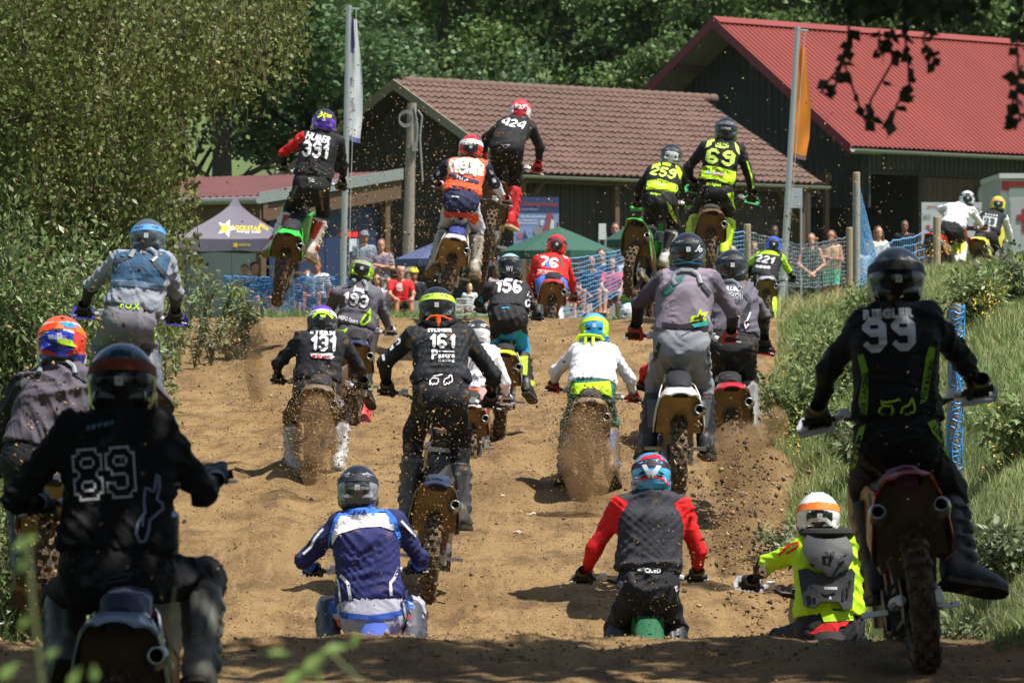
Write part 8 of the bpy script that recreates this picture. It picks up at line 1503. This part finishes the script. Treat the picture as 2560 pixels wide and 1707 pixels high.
# ------------------------------------------------------------------ earth thrown up by the wheels
def spray():
    r = np.random.default_rng(31); base = np.array([(1,0,0),(-1,0,0),(0,1,0),(0,-1,0),(0,0,1),(0,0,-1)], float); tri = np.array([(0,2,4),(2,1,4),(1,3,4),(3,0,4),(2,0,5),(1,2,5),(3,1,5),(0,3,5)])
    P = []; S = []
    def cloud(cx, cy, sx, sy, Y, sY, n, s0, s1, pw=3.): # px of the photograph
        n = int(n*1.7); s1 *= 1.1; x = cx+r.normal(size=n)*sx; y = cy+r.normal(size=n)*sy; Yv = Y+r.normal(size=n)*sY
        P.append(np.stack([(x-CX)/FPX*Yv, Yv, (CY-y)/FPX*Yv], 1)); S.append(s0+(s1-s0)*r.random(n)**pw)
    def jet(x0, y0, x1, y1, w0, w1, Y, n, s0, s1, pw=3.):
        t = r.random(n)**.8; x = x0+(x1-x0)*t+r.normal(size=n)*(w0+(w1-w0)*t); y = y0+(y1-y0)*t+r.normal(size=n)*w0*.8; Yv = Y-1.2*t+r.normal(size=n)*.35
        P.append(np.stack([(x-CX)/FPX*Yv, Yv, (CY-y)/FPX*Yv], 1)); S.append(s0+(s1-s0)*r.random(n)**pw)
    jet(1085, 1500, 1070, 950, 30, 90, 37, 1500, .0025, .010); jet(795, 1205, 790, 990, 38, 68, 44.2, 10000, .0015, .0055); jet(800, 1190, 790, 970, 35, 60, 44.2, 1800, .003, .011); jet(1475, 1255, 1468, 1030, 36, 70, 43.3, 13000, .0015, .0055); jet(1475, 1240, 1470, 980, 35, 60, 43.3, 2200, .003, .011)
    jet(1800, 1420, 1840, 1130, 25, 60, 34.5, 1200, .002, .011, 2.5); cloud(1850, 1250, 90, 130, 34.5, .8, 420, .004, .019, 2.2); cloud(1650, 1450, 60, 90, 33, .5, 300, .002, .008); cloud(1900, 1430, 60, 80, 33.5, .6, 160, .004, .016, 2)
    jet(640, 1050, 600, 830, 25, 35, 47, 4500, .0015, .006); jet(1840, 1400, 1880, 1080, 22, 60, 36, 5000, .0013, .005); jet(1825, 1220, 1825, 1080, 30, 42, 41.5, 6000, .0014, .005); cloud(560, 880, 60, 60, 46, .8, 240, .003, .014, 3)
    cloud(880, 1500, 110, 110, 31.5, .5, 320, .0015, .006); cloud(640, 1150, 170, 130, 40, 2.5, 360, .003, .010); cloud(1250, 1330, 260, 160, 38, 2, 420, .003, .009)
    cloud(900, 480, 150, 160, 56, 2, 1500, .003, .013, 3); cloud(1010, 620, 120, 110, 58, 2, 1100, .003, .011); cloud(1130, 500, 120, 140, 56.5, 2, 900, .003, .010); cloud(1270, 620, 70, 110, 59, 1.5, 420, .003, .010)
    cloud(1750, 480, 140, 130, 60, 2, 900, .003, .012, 3); cloud(2050, 520, 140, 110, 66, 4, 320, .004, .018, 3); cloud(1950, 350, 220, 140, 64, 4, 160, .003, .012); cloud(1300, 250, 500, 160, 62, 6, 300, .003, .010)
    cloud(150, 900, 120, 330, 27, 3, 340, .004, .015, 2); cloud(240, 350, 210, 250, 31, 4, 90, .004, .013, 2); cloud(130, 1350, 90, 200, 25, 1.5, 260, .004, .013, 2); cloud(330, 1400, 150, 220, 18.3, .5, 28, .006, .011, 1.5); cloud(2290, 1250, 60, 180, 22.6, .3, 26, .004, .009, 1.5)
    cloud(1400, 770, 200, 90, 50, 4, 260, .004, .011); cloud(700, 800, 140, 60, 52, 3, 160, .004, .010); cloud(1390, 980, 60, 120, 45, 2, 160, .004, .012)
    P = np.concatenate(P); S = np.concatenate(S); g = hf(P[:, 0], P[:, 1]); k = (P[:, 2] > g+.02) & (P[:, 1] > 17.5); P, S = P[k], S[k]; n = len(P)
    V = base[None]*S[:, None, None]*r.uniform(.3, 1.5, (n, 6, 1))*r.uniform(.45, 1.4, (n, 1, 3)); a = r.random(n)*6.28; c, s = np.cos(a)[:, None], np.sin(a)[:, None]
    V = np.stack([V[..., 0]*c-V[..., 2]*s, V[..., 1], V[..., 0]*s+V[..., 2]*c], -1)+P[:, None]
    dark = r.random(n) < np.where(P[:, 1] < 40, .62, .42); F = (tri[None]+6*np.arange(n)[:, None, None])
    for nm, mk, col, lab in (('flying_dirt', dark, (.085, .052, .026), 'dark clods of earth thrown up by the wheels'), ('flying_dust_grains', ~dark, (.33, .215, .10), 'pale brown grains of earth flying through the air')):
        q = F[mk].reshape(-1, 3); u, inv = np.unique(q, return_inverse=True); stuff(obj(nm, mesh_np(nm, V.reshape(-1, 3)[u], inv.reshape(-1, 3)), mat(nm, col, .95, var=.3, vscale=20, island=.45)), lab, 'dirt')
spray()
def plume(name, pts, Y, depth, dens, lab):
    """closed soft column of hanging dust: an ellipsoid row joined into one mesh with a noisy volume"""
    x0 = min(p[0]-p[2] for p in pts); x1 = max(p[0]+p[2] for p in pts); y0 = min(p[1]-p[2] for p in pts); y1 = max(p[1]+p[2] for p in pts)
    S = None; k = Y/FPX; a = at(x0, y1, Y); b = at(x1, y0, Y); S = SDF((a.x-.1, Y-depth, a.z-.1), (b.x+.1, Y+depth, b.z+.1), .03)
    for i in range(len(pts)-1):
        p, q = at(pts[i][0], pts[i][1], Y), at(pts[i+1][0], pts[i+1][1], Y); S.cone(p, q, pts[i][2]*k, pts[i+1][2]*k, .05)
    V, Q = S.nets(); m = bpy.data.materials.new('dust_'+name); m.use_nodes = True; nt = m.node_tree; nt.nodes.remove(nt.nodes['Principled BSDF']); v = nt.nodes.new('ShaderNodeVolumePrincipled'); v.inputs['Color'].default_value = (.62, .42, .22, 1); v.inputs['Anisotropy'].default_value = .2
    tc = nt.nodes.new('ShaderNodeTexCoord'); n = nt.nodes.new('ShaderNodeTexNoise'); n.inputs['Scale'].default_value = 4.5; n.inputs['Detail'].default_value = 3; r = nt.nodes.new('ShaderNodeMapRange'); r.inputs[1].default_value = .40; r.inputs[2].default_value = .75; r.inputs[4].default_value = dens
    nt.links.new(tc.outputs['Object'], n.inputs['Vector']); nt.links.new(n.outputs['Fac'], r.inputs[0]); nt.links.new(r.outputs[0], v.inputs['Density']); nt.links.new(v.outputs[0], nt.nodes['Material Output'].inputs['Volume'])
    stuff(obj('dust_plume', mesh_np('dust_plume', V, Q, True), m), lab, 'dust')
plume('a', [(1472, 1240, 50), (1468, 1150, 72), (1464, 1060, 45)], 42.6, .6, 7, 'brown dust hanging behind the lime waisted rider')
plume('b', [(1815, 1420, 30), (1850, 1260, 75), (1860, 1140, 95), (1920, 1060, 55)], 38.5, .7, 8, 'dust rising at the right edge of the track')
plume('c', [(650, 1060, 20), (640, 930, 30), (650, 830, 26)], 46.5, .4, 12, 'thin dust column on the left half of the track')
plume('d', [(797, 1200, 42), (792, 1110, 58), (790, 1020, 36)], 43.5, .5, 5, 'dust behind the purple helmet rider')
